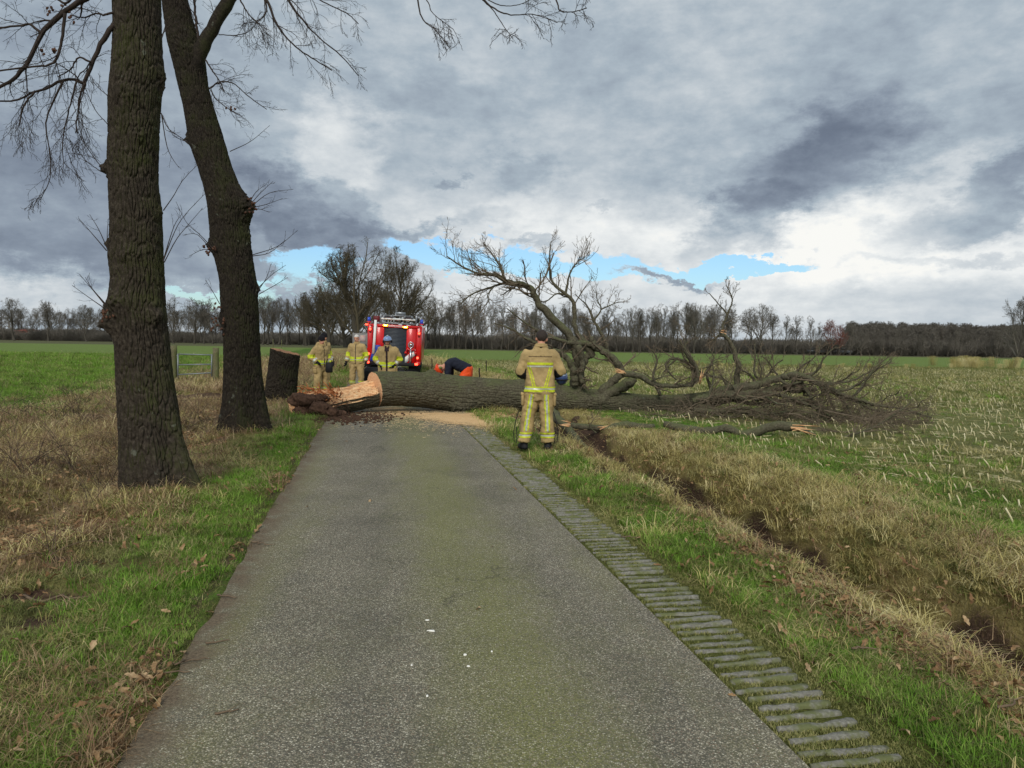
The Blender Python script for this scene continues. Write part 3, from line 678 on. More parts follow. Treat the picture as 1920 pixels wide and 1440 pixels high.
def build_grass():
    bands = [(1.7, 4.5, 1.0), (4.5, 7.5, .62), (7.5, 12, .34), (12, 20, .15), (20, 36, .055), (36, 62, .018)]
    kinds = {
     'fresh_grass': (G_BRIGHT, [(24, .035, .075, .0042, .045, 1.1, .4), (24, .03, .06, .004, .055, .8, .3), (16, .05, .11, .0045, .04, 1.6, .5)]),
     'winter_grass': (G_MID, [(22, .03, .075, .0042, .06, 1.6, .7), (20, .025, .055, .004, .06, 1.1, .5), (18, .05, .115, .0042, .05, 2.2, .8)]),
     'dry_grass': (G_DRY, [(22, .07, .16, .0040, .07, 2.8, .8), (22, .05, .12, .0036, .08, 2.2, 1.0), (18, .10, .24, .0042, .07, 3.2, .8)]),
     'dead_weeds': (G_BROWN, [(14, .08, .22, .0035, .08, 2.2, .8), (16, .05, .14, .0045, .08, 1.4, 1.1)])}
    for ki, (nm, (mt, vs)) in enumerate(kinds.items()):
        objs = [tuft(nm, mt, 100+ki*10+k, *v) for k, v in enumerate(vs)]
        PT = []; SCL = []
        for (y0, y1, d) in bands:
            x, y = sample(760*d, y0, y1)
            z = zones(x, y); u = x+RS*y
            off = ((u < RL-.05+.10*vnoise(y*3.1, 0*y, 8)) | (u > RRT+.37+.16*vnoise(y*2, 0*y, 9)))
            wid = (d**-.5)**.75                     # fewer but larger tufts far off
            if nm == 'fresh_grass': p = z['green']*1.0*(1-z['soil']*.9)*np.where((u > 6) | (u < -9), .5, 1.)
            elif nm == 'winter_grass': p = (.50+.4*z['green'])*(1-z['soil'])*(1-z['straw']*.35)*np.where(u < -9, .5, 1)*(1-z['dry']*.35)
            elif nm == 'dry_grass': p = z['dry']*np.where(u < 0, .28, .50)*(1-z['soil']*.8)+z['straw']*.02
            else: p = (z['dry']*np.where(u < 0, .42, .22)+z['leaf']*.30)*(1-z['soil']*.3)*(np.where(u < 0, 1.6, .6))
            p = np.minimum(1, p*(1+1.1*bump(u, 4.3, .35)))*off*(1-.90*z['pit'])
            edge = np.minimum(1, np.minimum(np.abs(u-RL), np.abs(u-RRT-.42))/.12+.35)*(1-.55*ss(y, 12, 13.6)*(1-ss(y, 18.5, 21))*ss(u, 3.2, 4))
            k = RNG.random(len(x)) < p
            x, y = x[k], y[k]; h = land(x, y)
            PT.append(np.stack([x, y, h], 1)); SCL.append(RNG.uniform(.60, 1.2, len(x))*wid*edge[k]*(.55+.95*fbm(x*1.6+ki*7, y*1.6, 88+ki, 3)))
        PT = np.concatenate(PT); SCL = np.concatenate(SCL); n = len(PT)
        print(nm, n)
        lab = {'fresh_grass': 'bright fresh green grass along the road verges', 'winter_grass': 'dull olive winter grass covering the verges', 'dry_grass': 'tangled straw-coloured dry grass on the ditch banks', 'dead_weeds': 'brown dead weed stems among the grass'}[nm]
        scatter(nm, PT, RNG.uniform(0, 6.28, n), SCL, objs, RNG.integers(0, len(objs), n), lab, 'grass')
build_grass()
def build_moss_tufts():
    # low moss and grass crumbs between the paver bars
    n = 13000; y = 2.3+(RNG.random(n)**1.4)*17; u = RRT+.01+RNG.random(n)*.52
    k = vnoise(u*7, y*5, 21)+.4*ss(np.abs(u-RRT-.2), .1, .3) > .40; y, u = y[k], u[k]
    objs = [tuft('joint_moss', G_MID, 300+k, 14, .008, .022, .004, .03, .9, .8, 2) for k in range(2)]+[tuft('joint_moss', G_MID, 310, 12, .01, .024, .004, .03, .9, .8, 2)]
    x = u-RS*y; n = len(x)
    scatter('joint_moss', np.stack([x, y, np.full(n, -.010)], 1), RNG.uniform(0, 6.28, n), RNG.uniform(.7, 1.4, n), objs, RNG.integers(0, 3, n), 'low green moss growing between the concrete paver bars', 'moss')
build_moss_tufts()
def leaf_obj(seed):
    rng = np.random.default_rng(seed); V = []; Q = []
    n = 7
    for j in range(n):
        t = j/(n-1); w = .018*math.sin(math.pi*min(1, t*.95+.05))*(1 if j % 2 else .55)+.002
        z = .012*math.sin(t*3.1*rng.uniform(.6, 1.2))+.006*rng.random(); L = (t-.5)*.085
        cu = .008*rng.uniform(-.5, 1.6)
        V += [[L, -w, z+cu], [L, 0, z], [L, w, z+cu*rng.uniform(.3, 1)]]
    for j in range(n-1):
        k = j*3; Q += [[k, k+3, k+4, k+1], [k+1, k+4, k+5, k+2]]
    return bpy.data.objects.new('leaf', mesh_np('leaf', V, Q, mats=[LEAF]))
def build_leaves():
    PT = []
    for (y0, y1, d) in [(1.8, 6, 1.), (6, 11, .6), (11, 20, .25)]:
        x, y = sample(330*d, y0, y1); z = zones(x, y); u = x+RS*y
        off = (u < RL+.03) | (u > RRT+.5)
        k = (RNG.random(len(x)) < z['leaf']*1.0*off+.07*off*(np.abs(u) < 8)+.0012)
        x, y, u = x[k], y[k], u[k]; PT.append(np.stack([x, y, np.maximum(land(x, y)+RNG.uniform(.012, .05, len(x))*((u < RL) | (u > RRT+.5)), .006)], 1))
    PT = np.concatenate(PT); n = len(PT); print('leaves', n)
    scatter('fallen_leaves', PT, RNG.uniform(0, 6.28, n), RNG.uniform(.4, 1.0, n), [leaf_obj(k) for k in range(5)], RNG.integers(0, 5, n), 'brown fallen oak leaves lying in the verge grass', 'leaves', tilt=RNG.normal(0, .45, (n, 2)))
build_leaves()
def build_stubble():
    def stalk(seed):
        rng = np.random.default_rng(seed); m = MB(); h = rng.uniform(.10, .19); l = rng.uniform(.0, .12)
        m.tube([[0, 0, -.02], [l*.4, 0, h*.5], [l, .01, h]], [.012, .011, .010], 5)
        if seed % 2: m.tube([[.0, 0, .03], [-.05, .03, .06], [-.12, .05, .02]], [.006, .005, .003], 3)
        return bpy.data.objects.new('stalk', m.mesh('stalk', [STRAW]))
    PT = []
    us = 5.95+np.arange(0, 75)*.75
    for k, u0 in enumerate(us):
        y = np.arange(2, 56, .14)+RNG.uniform(-.05, .05, len(np.arange(2, 56, .14)))
        u = u0+RNG.normal(0, .035, len(y)); x = u-RS*y
        keep = (np.abs(x) < y*.86+2) & (RNG.random(len(y)) < .85*ss(vnoise(x*.5, y*.5, 66), .12, .4)+.1)
        x, y = x[keep], y[keep]; PT.append(np.stack([x, y, land(x, y)], 1))
    # young rows beyond the gate on the left
    for k in range(40):
        yy = 16+k*1.5
        if k < 40: x = np.arange(-45, -11, .22); y = yy+.05*x+RNG.normal(0, .06, len(x)); keep = (x+RS*y < -11) & (RNG.random(len(x)) < .16); x, y = x[keep], y[keep]; PT.append(np.stack([x, y, land(x, y)-.06], 1))
    PT = np.concatenate(PT); n = len(PT); print('stubble', n)
    scatter('maize_stubble', PT, RNG.normal(2.6, .7, n), RNG.uniform(.5, .92, n), [stalk(k) for k in range(5)], RNG.integers(0, 5, n), 'pale cut maize stalks standing in rows on the field', 'stubble', tilt=RNG.normal(0, .22, (n, 2)))
    # loose straw lying flat between the rows
    def flat(seed):
        rng = np.random.default_rng(seed); m = MB()
        for k in range(5):
            a = rng.uniform(0, 6.28); l = rng.uniform(.06, .16); c = rng.uniform(-.12, .12, 2)
            m.tube([[c[0], c[1], .012], [c[0]+l*math.cos(a), c[1]+l*math.sin(a), .02]], [.006, .004], 3, False)
        return bpy.data.objects.new('straw', m.mesh('straw', [STRAW]))
    PT = []
    for (y0, y1, d) in [(4, 12, 3.0), (12, 25, 1.1), (25, 55, .3)]:
        x, y = sample(d*2, y0, y1, umin=6.2); PT.append(np.stack([x, y, land(x, y)+.02], 1))
    PT = np.concatenate(PT); n = len(PT)
    scatter('loose_straw', PT, RNG.uniform(0, 6.28, n), RNG.uniform(.5, 1.0, n), [flat(k) for k in range(4)], RNG.integers(0, 4, n), 'loose bits of pale maize straw lying between the stubble rows', 'straw')
build_stubble()
# ------------------------------------------------------------------ bare trees of the background
def bare_tree_mesh(seed, H=12., spread=1., trunk=.28, upright=.5, nl=15, twigr=.016, low=.22, n3=7, n4=6, l2n=8, wide=0):
    "returns (trunk mesh, crown geometry)"
    rng = np.random.default_rng(seed)
    n = 9; z = np.linspace(0, H*.62, n); x = np.cumsum(rng.normal(0, .012*H, n)); x[0] = 0; y = np.cumsum(rng.normal(0, .012*H, n)); y[0] = 0
    tp = np.stack([x, y, z], 1)[None]; tr = (trunk*(1-.72*z/z[-1]))[None]; tr[0, 0] *= 1.35
    tm = MB(); add_branches(tm, tp, tr, 8)
    cm = MB()
    l1, r1 = grow(rng, tp, tr, nl+3, .80*spread, (R(25), R(66)), 7, .09, (0, 0, .09*upright+.03), low, 1., .46, .022, tip=.3)
    ld, rd = grow(rng, tp[:, -2:], tr[:, -2:], 4, 1, (R(4), R(26)), 7, .08, (0, 0, .08), 0.3, 1., .8, .04, lens=H*.48, tip=.25)
    l1 = np.concatenate([l1, ld]); r1 = np.concatenate([r1, rd])
    add_branches(cm, l1, r1, 5)
    l2, r2 = grow(rng, l1, r1, l2n, .50-.12*wide, (R(22), R(58)), 5, .14, (0, 0, .07), .22, 1., .5, twigr*1.5); add_branches(cm, l2, r2, 4)
    l3, r3 = grow(rng, l2, r2, n3, .52, (R(20), R(60)), 4, .16, (0, 0, .05), .15, 1., .5, twigr*1.1); add_branches(cm, l3, r3, 3)
    l4, r4 = grow(rng, l3, r3, n4, .55, (R(15), R(60)), 3, .16, (0, 0, .03), .1, 1., .6, twigr); add_branches(cm, l4, r4, 3)
    # keep the twigs inside an uneven dome
    zc = H*.53; Rz = H*.47; Rx = H*.35*spread
    def dome(v):
        d = v-[0, 0, zc]; a = np.arctan2(d[:, 1], d[:, 0]); e = np.sqrt((d[:, 0]**2+d[:, 1]**2)/Rx**2+(d[:, 2]/Rz)**2)+1e-6
        lim = 1+.11*(fbm(a*1.6+9, d[:, 2]*.45, seed, 3)-.5)*2
        f = np.where(e < .6, e, .6+.4*(1-np.exp(-(e-.6)/.4)))*lim
        k = np.where(v[:, 2] < H*.30, 1, f/e); k = np.minimum(k, 1.)
        return [0, 0, zc]+d*k[:, None]
    cm.V = [dome(v) for v in cm.V]
    allz = np.concatenate([v[:, 2] for v in cm.V]); k = H/allz.max()
    tm.V = [v*[1, 1, k] for v in tm.V]; cm.V = [v*[1, 1, k] for v in cm.V]
    return tm, cm
FT = []
for k in range(8):
    t_, c_ = bare_tree_mesh(500+k, 12., [1., .85, .7, 1.05, .6, .9, .75, 1.][k], [.26, .22, .2, .3, .2, .24, .2, .26][k], [.5, .8, 1.4, .3, 1.6, .7, 1.1, .4][k], [15, 14, 16, 15, 15, 13, 16, 14][k], .0115, [.25, .22, .3, .3, .22, .35, .26, .2][k], 6, [8, 5, 5, 5, 5, 5, 5, 8][k])
    FT.append((t_.mesh('tree_trunk', [FARBARK]), c_.mesh('tree_crown', [FARTWIG])))
ORD = 'first second third fourth fifth sixth seventh eighth ninth tenth eleventh twelfth thirteenth fourteenth fifteenth sixteenth seventeenth eighteenth nineteenth twentieth twenty-first twenty-second twenty-third twenty-fourth twenty-fifth'.split()
def nth(k, what): return ORD[k]+' from the left, '+what
AV = []
for k in range(2):
    t_, c_ = bare_tree_mesh(640+k, 12., 1.22, .34, .75, 22, .0105, .14, 7, 5, l2n=12, wide=1)
    AV.append((t_.mesh('tree_trunk', [FARBARK]), c_.mesh('tree_crown', [OLIVETWIG])))
def far_tree(px, ytop, Y, k, label, group, wid=1., name='bare_tree', ct=None, cat='tree'):
    b = P(px, 700, Y); x = b[0]; hor = P(px, 700, Y)
    top = P(px, ytop, Y)[2]; H = max(top, 2.)
    e = empty(name, (x, Y, gz(x, Y)-.05), RNG.uniform(0, 6.28)); tm, cm = FT[k % 8] if k < 20 else AV[k-20]; ct = ct if k < 20 else None
    for nm, me in (('trunk', tm), ('crown', cm)):
        o = link(nm, me, e)
        if nm == 'crown' and ct is not None:
            key = (k % 8, ct.name)
            if key not in _CT: m2 = cm.copy(); m2.materials.clear(); m2.materials.append(ct); _CT[key] = m2
            o.data = _CT[key]
    s = H/12.; e.scale = (s*wid, s*wid, s)
    return tag(e, label, cat, group)
_CT = {}
def build_far_trees():
    r = random.Random(4)
    # left of the first trunk
    for px, yt, k, lb in [(28, 556, 3, 'leftmost wide bare tree beyond the green field, above the red shed'), (92, 561, 0, 'round bare tree beyond the green field, between the red shed and the white shed'), (163, 570, 5, 'last wide bare tree beyond the green field before the big mossy trunk')]:
        far_tree(px, yt, 188, k, lb, 'bare trees beyond the left field', 1.15)
    for i, px in enumerate(range(-30, 215, 13)):
        far_tree(px+r.uniform(-4, 4), 580+r.uniform(-8, 14), 200+r.uniform(0, 22), r.randrange(8), nth(i, 'small grey bare tree far beyond the left field'), 'bare trees beyond the left field', .95)
    for px, yt, k, lb in [(326, 551, 1, 'tall bare tree seen just right of the nearest trunk'), (365, 556, 0, 'bare tree seen midway between the two big trunks'), (383, 560, 6, 'narrow bare tree between the two big trunks, over the gate'), (399, 555, 2, 'bare tree seen just left of the leaning trunk, over the gate post')]:
        far_tree(px, yt, 172, k, lb, 'bare trees seen between the two big trunks', 1.)
    for px in range(300, 425, 13): far_tree(px+r.uniform(-4, 4), 578+r.uniform(-8, 8), 196+r.uniform(0, 15), r.randrange(8), 'faint bare tree behind the row seen between the two big trunks', 'bare trees seen between the two big trunks', .95)
    for i, px in enumerate(range(492, 640, 11)):
        far_tree(px+r.uniform(-3, 3), 556+r.uniform(-6, 12), 176+r.uniform(-6, 14), r.randrange(8), nth(i, 'slender bare tree in the row behind the sawn stump'), 'bare trees behind the sawn stump', .85)
    # avenue round the fire engine
    av = [(676, 441, 88, 20, 'tallest wide bare tree with a domed crown standing behind the fire engine', 1.03), (744, 460, 98, 21, 'second tallest bare tree, rising right behind the fire engine roof', .92),
          (612, 522, 140, 21, 'dark round bare tree left of the tallest tree, behind the two men in black caps', 1.2), (648, 535, 150, 20, 'dark bare tree with a low crown just left of the tallest tree', 1.2), (574, 545, 165, 5, 'dark bare tree at the left end of the avenue clump', 1.1), (596, 540, 175, 1, 'bare tree behind the left end of the avenue clump', 1.1),
          (700, 520, 125, 7, 'bare tree filling the gap low behind the two tallest trees', 1.25), (770, 540, 130, 3, 'bare tree just right of the fire engine', 1.1), (797, 552, 142, 5, 'brownish bare tree second to the right of the fire engine', 1.1), (725, 535, 150, 0, 'bare tree hidden low behind the fire engine ladder', 1.2), (660, 550, 110, 7, 'low dark bare tree beside the grey board', 1.3)]
    for px, yt, Y, k, lb, w in av: far_tree(px, yt, Y, k, lb, 'avenue trees round the fire engine', w, ct=OLIVETWIG)
    # long row on the right, from the fire engine to the wood
    segs = [(816, 905, 9, 552, 150), (905, 1000, 12, 568, 142), (1000, 1100, 13, 566, 142), (1100, 1200, 11, 576, 140), (1200, 1300, 12, 572, 140), (1300, 1372, 11, 562, 138)]
    names = ['bare tree in the row between fire engine and bending worker', 'bare tree in the row above the bending worker', 'bare tree in the row behind the standing firefighter', 'bare tree in the row behind the raised limbs', 'bare tree in the row above the broken limb', 'bare tree in the row left of the upright branch']
    for (a, b, st, yt, Y), lb in zip(segs, names):
        px = a; i = 0
        while px < b:
            i += 1; far_tree(px, yt+r.uniform(-9, 12), Y+r.uniform(-3, 3), r.choice([1, 2, 4, 6, 5, 0]), nth(i-1, lb), 'long row of bare trees along the far side of the field', r.uniform(.72, .98)); px += st*r.uniform(.95, 1.5)
        px = a
        while px < b: far_tree(px, yt+20+r.uniform(-6, 8), Y+34+r.uniform(0, 12), r.randrange(8), 'faint bare tree in the second row behind the long tree row', 'second row of bare trees beyond the field', .9); px += 30
    for px, yt, k, lb, w, ct in [(1407, 573, 0, 'left of two broad bare trees standing close together past the upright branch', .95, None), (1429, 567, 3, 'right and taller of two broad bare trees standing close together past the upright branch', .95, None), (1446, 585, 5, 'bare tree leaning on the right of the two broad trees', .9, None),
                             (1470, 588, 1, 'bare tree with a grey barn behind its trunk', .9, None), (1492, 590, 6, 'bare tree between the grey barn and the reddish tree', .9, None), (1517, 590, 4, 'slim bare tree just left of the reddish tree', .8, None), (1535, 602, 2, 'short slim bare tree touching the reddish tree', .8, None),
                             (1556, 596, 0, 'reddish brown tree with a pointed crown in the far row', .95, REDTWIG), (1570, 606, 3, 'smaller reddish tree right beside the pointed reddish one', .9, REDTWIG), (1592, 605, 5, 'bare tree right of the reddish trees, left of the wood', .9, None)]:
        far_tree(px, yt, 146, k, lb, 'trees between the upright branch and the wood', w, ct=ct)
    for i, px in enumerate(range(1605, 1900, 14)):
        far_tree(px+r.uniform(-4, 4), 618+r.uniform(-7, 7), 150+r.uniform(-4, 4), r.randrange(8), nth(i, 'small bare tree in front of the dark wood'), 'small trees in front of the wood', .95)
    far_tree(1902, 554, 66, 7, 'lone bare tree at the right edge, nearer than the wood', None, .95)
    # dark wood and shrub layer, one mass
    objs = [bpy.data.objects.new('wood_tree', c.mesh('wood_tree', [FARTWIG])) for c in [bare_tree_mesh(700+k, 8.5, 1., .2, .6, 12, .02, .12, 6, 5)[1] for k in range(3)]]
    n = 520; px = RNG.uniform(1585, 2150, n); Y = RNG.uniform(165, 235, n); px2 = RNG.uniform(-250, 1600, 340); Y2 = RNG.uniform(225, 265, 340); px = np.concatenate([px, px2]); Y = np.concatenate([Y, Y2])
    X = np.array([P(a, 700, b)[0] for a, b in zip(px, Y)])
    sc_ = np.where(px > 1585, RNG.uniform(.72, 1.0, len(px))*(Y/190), RNG.uniform(.30, .48, len(px)))
    scatter('woodland', np.stack([X, Y, np.zeros(len(X))-.1], 1), RNG.uniform(0, 6.28, len(X)), sc_, objs, RNG.integers(0, 3, len(X)), 'dense leafless wood forming a dark band on the right skyline', 'wood')
    # low shrubs along the foot of the rows
    def shrub(seed):
        rng = np.random.default_rng(seed); m = MB(); K = 46
        p = np.zeros((K, 5, 3)); b = rng.normal(0, .55, (K, 2)); d = unit(np.concatenate([b*.7+rng.normal(0, .3, (K, 2)), np.ones((K, 1))*1.1], 1))
        for j in range(5): p[:, j] = np.concatenate([b, np.zeros((K, 1))], 1)+d*j*.42+rng.normal(0, .03*j, (K, 3))
        rr = np.full((K, 5), .022); add_branches(m, p, rr, 3)
        q, r2 = grow(rng, p, rr, 9, .5, (R(15), R(60)), 3, .15, (0, 0, .05), .1, 1, .6, .013); add_branches(m, q, r2, 3)
        return bpy.data.objects.new('shrub', m.mesh('shrub', [FARTWIG]))
    n = 1500; px = RNG.uniform(-300, 2200, n); Y = np.where(px < 660, RNG.uniform(196, 218, n), RNG.uniform(150, 178, n))
    X = np.array([P(a, 700, b)[0] for a, b in zip(px, Y)])
    scatter('undergrowth', np.stack([X, Y, np.zeros(n)], 1), RNG.uniform(0, 6.28, n), RNG.uniform(.8, 1.9, n), [shrub(k) for k in range(3)], RNG.integers(0, 3, n), 'grey brown undergrowth at the foot of the far tree rows', 'shrubs')
build_far_trees()

# ------------------------------------------------------------------ the big trees
def bark_disp(th, h, nu, vs, seed, amp):
    U = th/(2*np.pi)*nu; V = h*vs
    w = (fbm(U*.5, V*.7, seed+1, 3, None)-.5)
    # periodic warp
    w = (fbm(U*.5, V*.9, seed+1, 3, nu//2)-.5)*1.3; w2 = (fbm(U*.5, V*.9, seed+9, 3, nu//2)-.5)*1.0
    f1, f2 = worley(U+w, V+w2, nu, seed)
    a = ss(f2-f1, .015, .26)
    g1, g2 = worley((U+w)*2, (V+w2)*2.2, nu*2, seed+3); b = ss(g2-g1, .0, .35)
    return amp*(a*.78+b*.22-1.0)+amp*.35*(fbm(U*2, V*4, seed+5, 4, nu*2)-.5)
def stem(name, zs, cx, cy, rad, parent, mt, nt, nz, nu, vs, amp, seed, burls=(), roots=None, lump=.03):
    Z = np.linspace(zs[0], zs[-1], nz); X = np.interp(Z, zs, cx); Y = np.interp(Z, zs, cy); Rr = np.interp(Z, zs, rad)
    ker = np.ones(9)/9; X = np.convolve(np.pad(X, 4, 'edge'), ker, 'valid'); Rr = np.convolve(np.pad(Rr, 4, 'edge'), ker, 'valid')
    th = np.arange(nt)*2*np.pi/nt; TH, ZZ = np.meshgrid(th, Z); Rg = np.repeat(Rr[:, None], nt, 1)
    low = Rg*lump*((fbm(TH/(2*np.pi)*4, ZZ*1.6, seed+40, 3, 4)-.5)*2)
    Rg = Rg+low+bark_disp(TH, ZZ, nu, vs, seed, amp)
    if roots:
        for (a, k, hh, w) in roots: Rg += k*np.exp(-(np.maximum(ZZ-zs[0], 0)/hh)**1.3)*np.exp(-((np.angle(np.exp(1j*(TH-a))))/w)**2)
    for (a, z, k, w, wz) in burls:
        dd = (np.angle(np.exp(1j*(TH-a)))/w)**2+((ZZ-z)/wz)**2
        Rg += k*np.exp(-dd)*(.3+1.5*fbm(TH*9, ZZ*34, seed+60, 3))
    V = np.stack([X[:, None]+Rg*np.cos(TH), np.interp(Z, zs, cy)[:, None]+Rg*np.sin(TH), ZZ], -1).reshape(-1, 3)
    i = (np.arange(nz-1)[:, None]*nt+np.arange(nt)[None]).ravel(); j = (np.arange(nz-1)[:, None]*nt+(np.arange(nt)[None]+1) % nt).ravel()
    Q = np.stack([i, j, j+nt, i+nt], 1)
    return V, Q, nt, nz
def px_poly(pts, d, w0, w1, n=24, d1=None):
    "pixel polyline at distance d (to d1) -> world points and radii from pixel widths"
    q = smooth_poly(pts, n); d1 = d if d1 is None else d1; dd = np.linspace(d, d1, n)
    p = np.array([P(a, b, c) for (a, b), c in zip(q, dd)])
    return p, (w1+(w0-w1)*(1-np.linspace(0, 1, n))**1.35)/2*dd/F
def limb(parent, pts, d, w0, w1, d1=None, mt=None, n=26, k=8, seed=0, name='limb', wob=.25, flare=0, cap=False, rough=False):
    p, r = px_poly(pts, d, w0, w1, n, d1); rng = np.random.default_rng(seed+int(abs(pts[0][0])*7+abs(pts[0][1])))
    r = r*(1+.22*(fbm(np.linspace(0, 9, n), 0*r, seed+3, 3)-.5)*2)
    if flare: r = r*(1+flare*np.exp(-np.arange(n)/2.5))
    p[1:-1] += rng.normal(0, 1, (n-2, 3))*r[1:-1, None]*wob
    if rough:
        q = smooth_poly(np.column_stack([p, r]), n*5); kk = max(k, 12)*2; V, Q = tubes(q[None, :, :3], q[None, :, 3], kk); C = np.repeat(q[:, :3], kk, 0); dv = V-C; rr = np.repeat(q[:, 3], kk); s = np.repeat(np.arange(n*5)*1.0, kk); a = np.tile(np.arange(kk), n*5)*2*np.pi/kk
        L_ = np.linalg.norm(np.diff(q[:, :3], axis=0), axis=1).sum(); h = s/(n*5)*L_
        f1, f2 = worley(a/(2*np.pi)*12+1.2*(fbm(a/(2*np.pi)*6, h*3, seed+2, 3, 6)-.5), h*4.5, 12, seed+4); g = .10*(ss(f2-f1, .02, .4)-1)+.22*(fbm(a/(2*np.pi)*3, h*3.2, seed+8, 4, 3)-.5)
        V = C+dv*(1+g)[:, None]; m = MB(); T_ = [[len(V), len(V)-kk+j, len(V)-kk+(j+1) % kk] for j in range(kk)]; m.add(np.vstack([V, V[-kk:].mean(0)]), Q, T_)
    else:
        m = MB(); m.tube(p, r, k)
    o = m.build(name, mt or TWIG, parent)
    return p, r, o
def twigs_from(mb, rng, L, n2, len2, bias, n3=5, n4=3, rmin=.0016, ang=(R(20), R(65)), t0=.2, r2=.45, wob=.16, zmin=None, tip=.35):
    "twig tiers on a list of (pts,rad) limbs; len2 absolute length in metres"
    A = []; B = []
    for p, r in L:
        q, s = grow(rng, p[None], r[None], n2, 1, ang, 7, wob, bias, t0, 1., r2, rmin*1.8, lens=len2, tip=tip, zmin=zmin)
        s = np.minimum(s, .018); A.append(q); B.append(s)
    A = np.concatenate(A); B = np.concatenate(B); add_branches(mb, A, B, 4)
    C, D = grow(rng, A, B, n3, .5, (R(20), R(65)), 6, wob*1.1, bias, .15, 1., .6, rmin*1.25, zmin=zmin); add_branches(mb, C, D, 3)
    if n4:
        E, G_ = grow(rng, C, D, n4, .5, (R(20), R(65)), 4, wob*1.1, bias, .15, 1., .7, rmin, zmin=zmin); add_branches(mb, E, G_, 3)
def standing_tree(name, label, contour, D, mt, nt, nz, nu, vs, amp, seed, burls, roots, ztop=9.2, lean_top=0):
    root_pt = contour[-1]; zs = []; cx = []; rad = []
    for (y, xl, xr) in contour:
        ra, rb = ray(xl, y), ray(xr, y); a1, a2 = math.atan2(ra[0], ra[1]), math.atan2(rb[0], rb[1]); ac = (a1+a2)/2; dist = D/math.cos(ac)
        zs.append(P((xl+xr)/2, y, D)[2]); cx.append(D*math.tan(ac)); rad.append(math.sin((a2-a1)/2)*dist)
    zs, cx, rad = [np.array(v[::-1]) for v in (zs, cx, rad)]
    slope = (cx[-1]-cx[-4])/(zs[-1]-zs[-4])
    zs = np.concatenate([[-.35], zs, [zs[-1]+1.5, ztop]]); cx = np.concatenate([[cx[0]], cx, [cx[-1]+slope*1.5, cx[-1]+slope*(ztop-zs[-3])*.7+lean_top]]); rad = np.concatenate([[rad[0]*1.12], rad, [rad[-1]*.85, rad[-1]*.35]])
    base = np.array([cx[0], D, 0.0])
    e = empty(name, base); tag(e, label, 'tree', 'big oaks in a row on the left verge')
    V, Q, nt, nz = stem(name, zs, cx, np.full(len(zs), D), rad, e, mt, nt, nz, nu, vs, amp, seed, burls, roots)
    V = V-base
    top = V[-nt:].mean(0); T = [[len(V), (nz-1)*nt+i, (nz-1)*nt+(i+1) % nt] for i in range(nt)]
    me = mesh_np('trunk', np.vstack([V, top]), Q, T, mats=[mt]); link('trunk', me, e)
    inv = Vector(-base)
    return e, base, (zs, cx, rad)
def reparent(o, e, base):
    o.parent = e; o.data.transform(Matrix.Translation(Vector(-base)))
C1 = [(0, 210, 302), (70, 211, 304), (130, 207, 308), (185, 201, 303), (250, 201, 300), (300, 199, 298), (340, 202, 297), (400, 204, 304), (450, 204, 306), (480, 200, 306), (520, 206, 309), (560, 202, 310), (590, 203, 313), (630, 212, 317), (700, 215, 325), (760, 218, 334), (820, 222, 342), (870, 225, 353), (900, 227, 360), (935, 228, 372)]
C2 = [(0, 302, 354), (40, 307, 364), (75, 311, 374), (110, 320, 386), (160, 332, 391), (200, 342, 402), (250, 351, 418), (270, 354, 424), (310, 368, 435), (350, 380, 451), (385, 388, 466), (420, 391, 464), (460, 395, 469), (520, 410, 481), (560, 412, 484), (600, 414, 486), (640, 418, 488), (700, 419, 492), (760, 417, 500), (800, 413, 506), (822, 406, 512)]
def zpx(px, y, D): return P(px, y, D)[2]
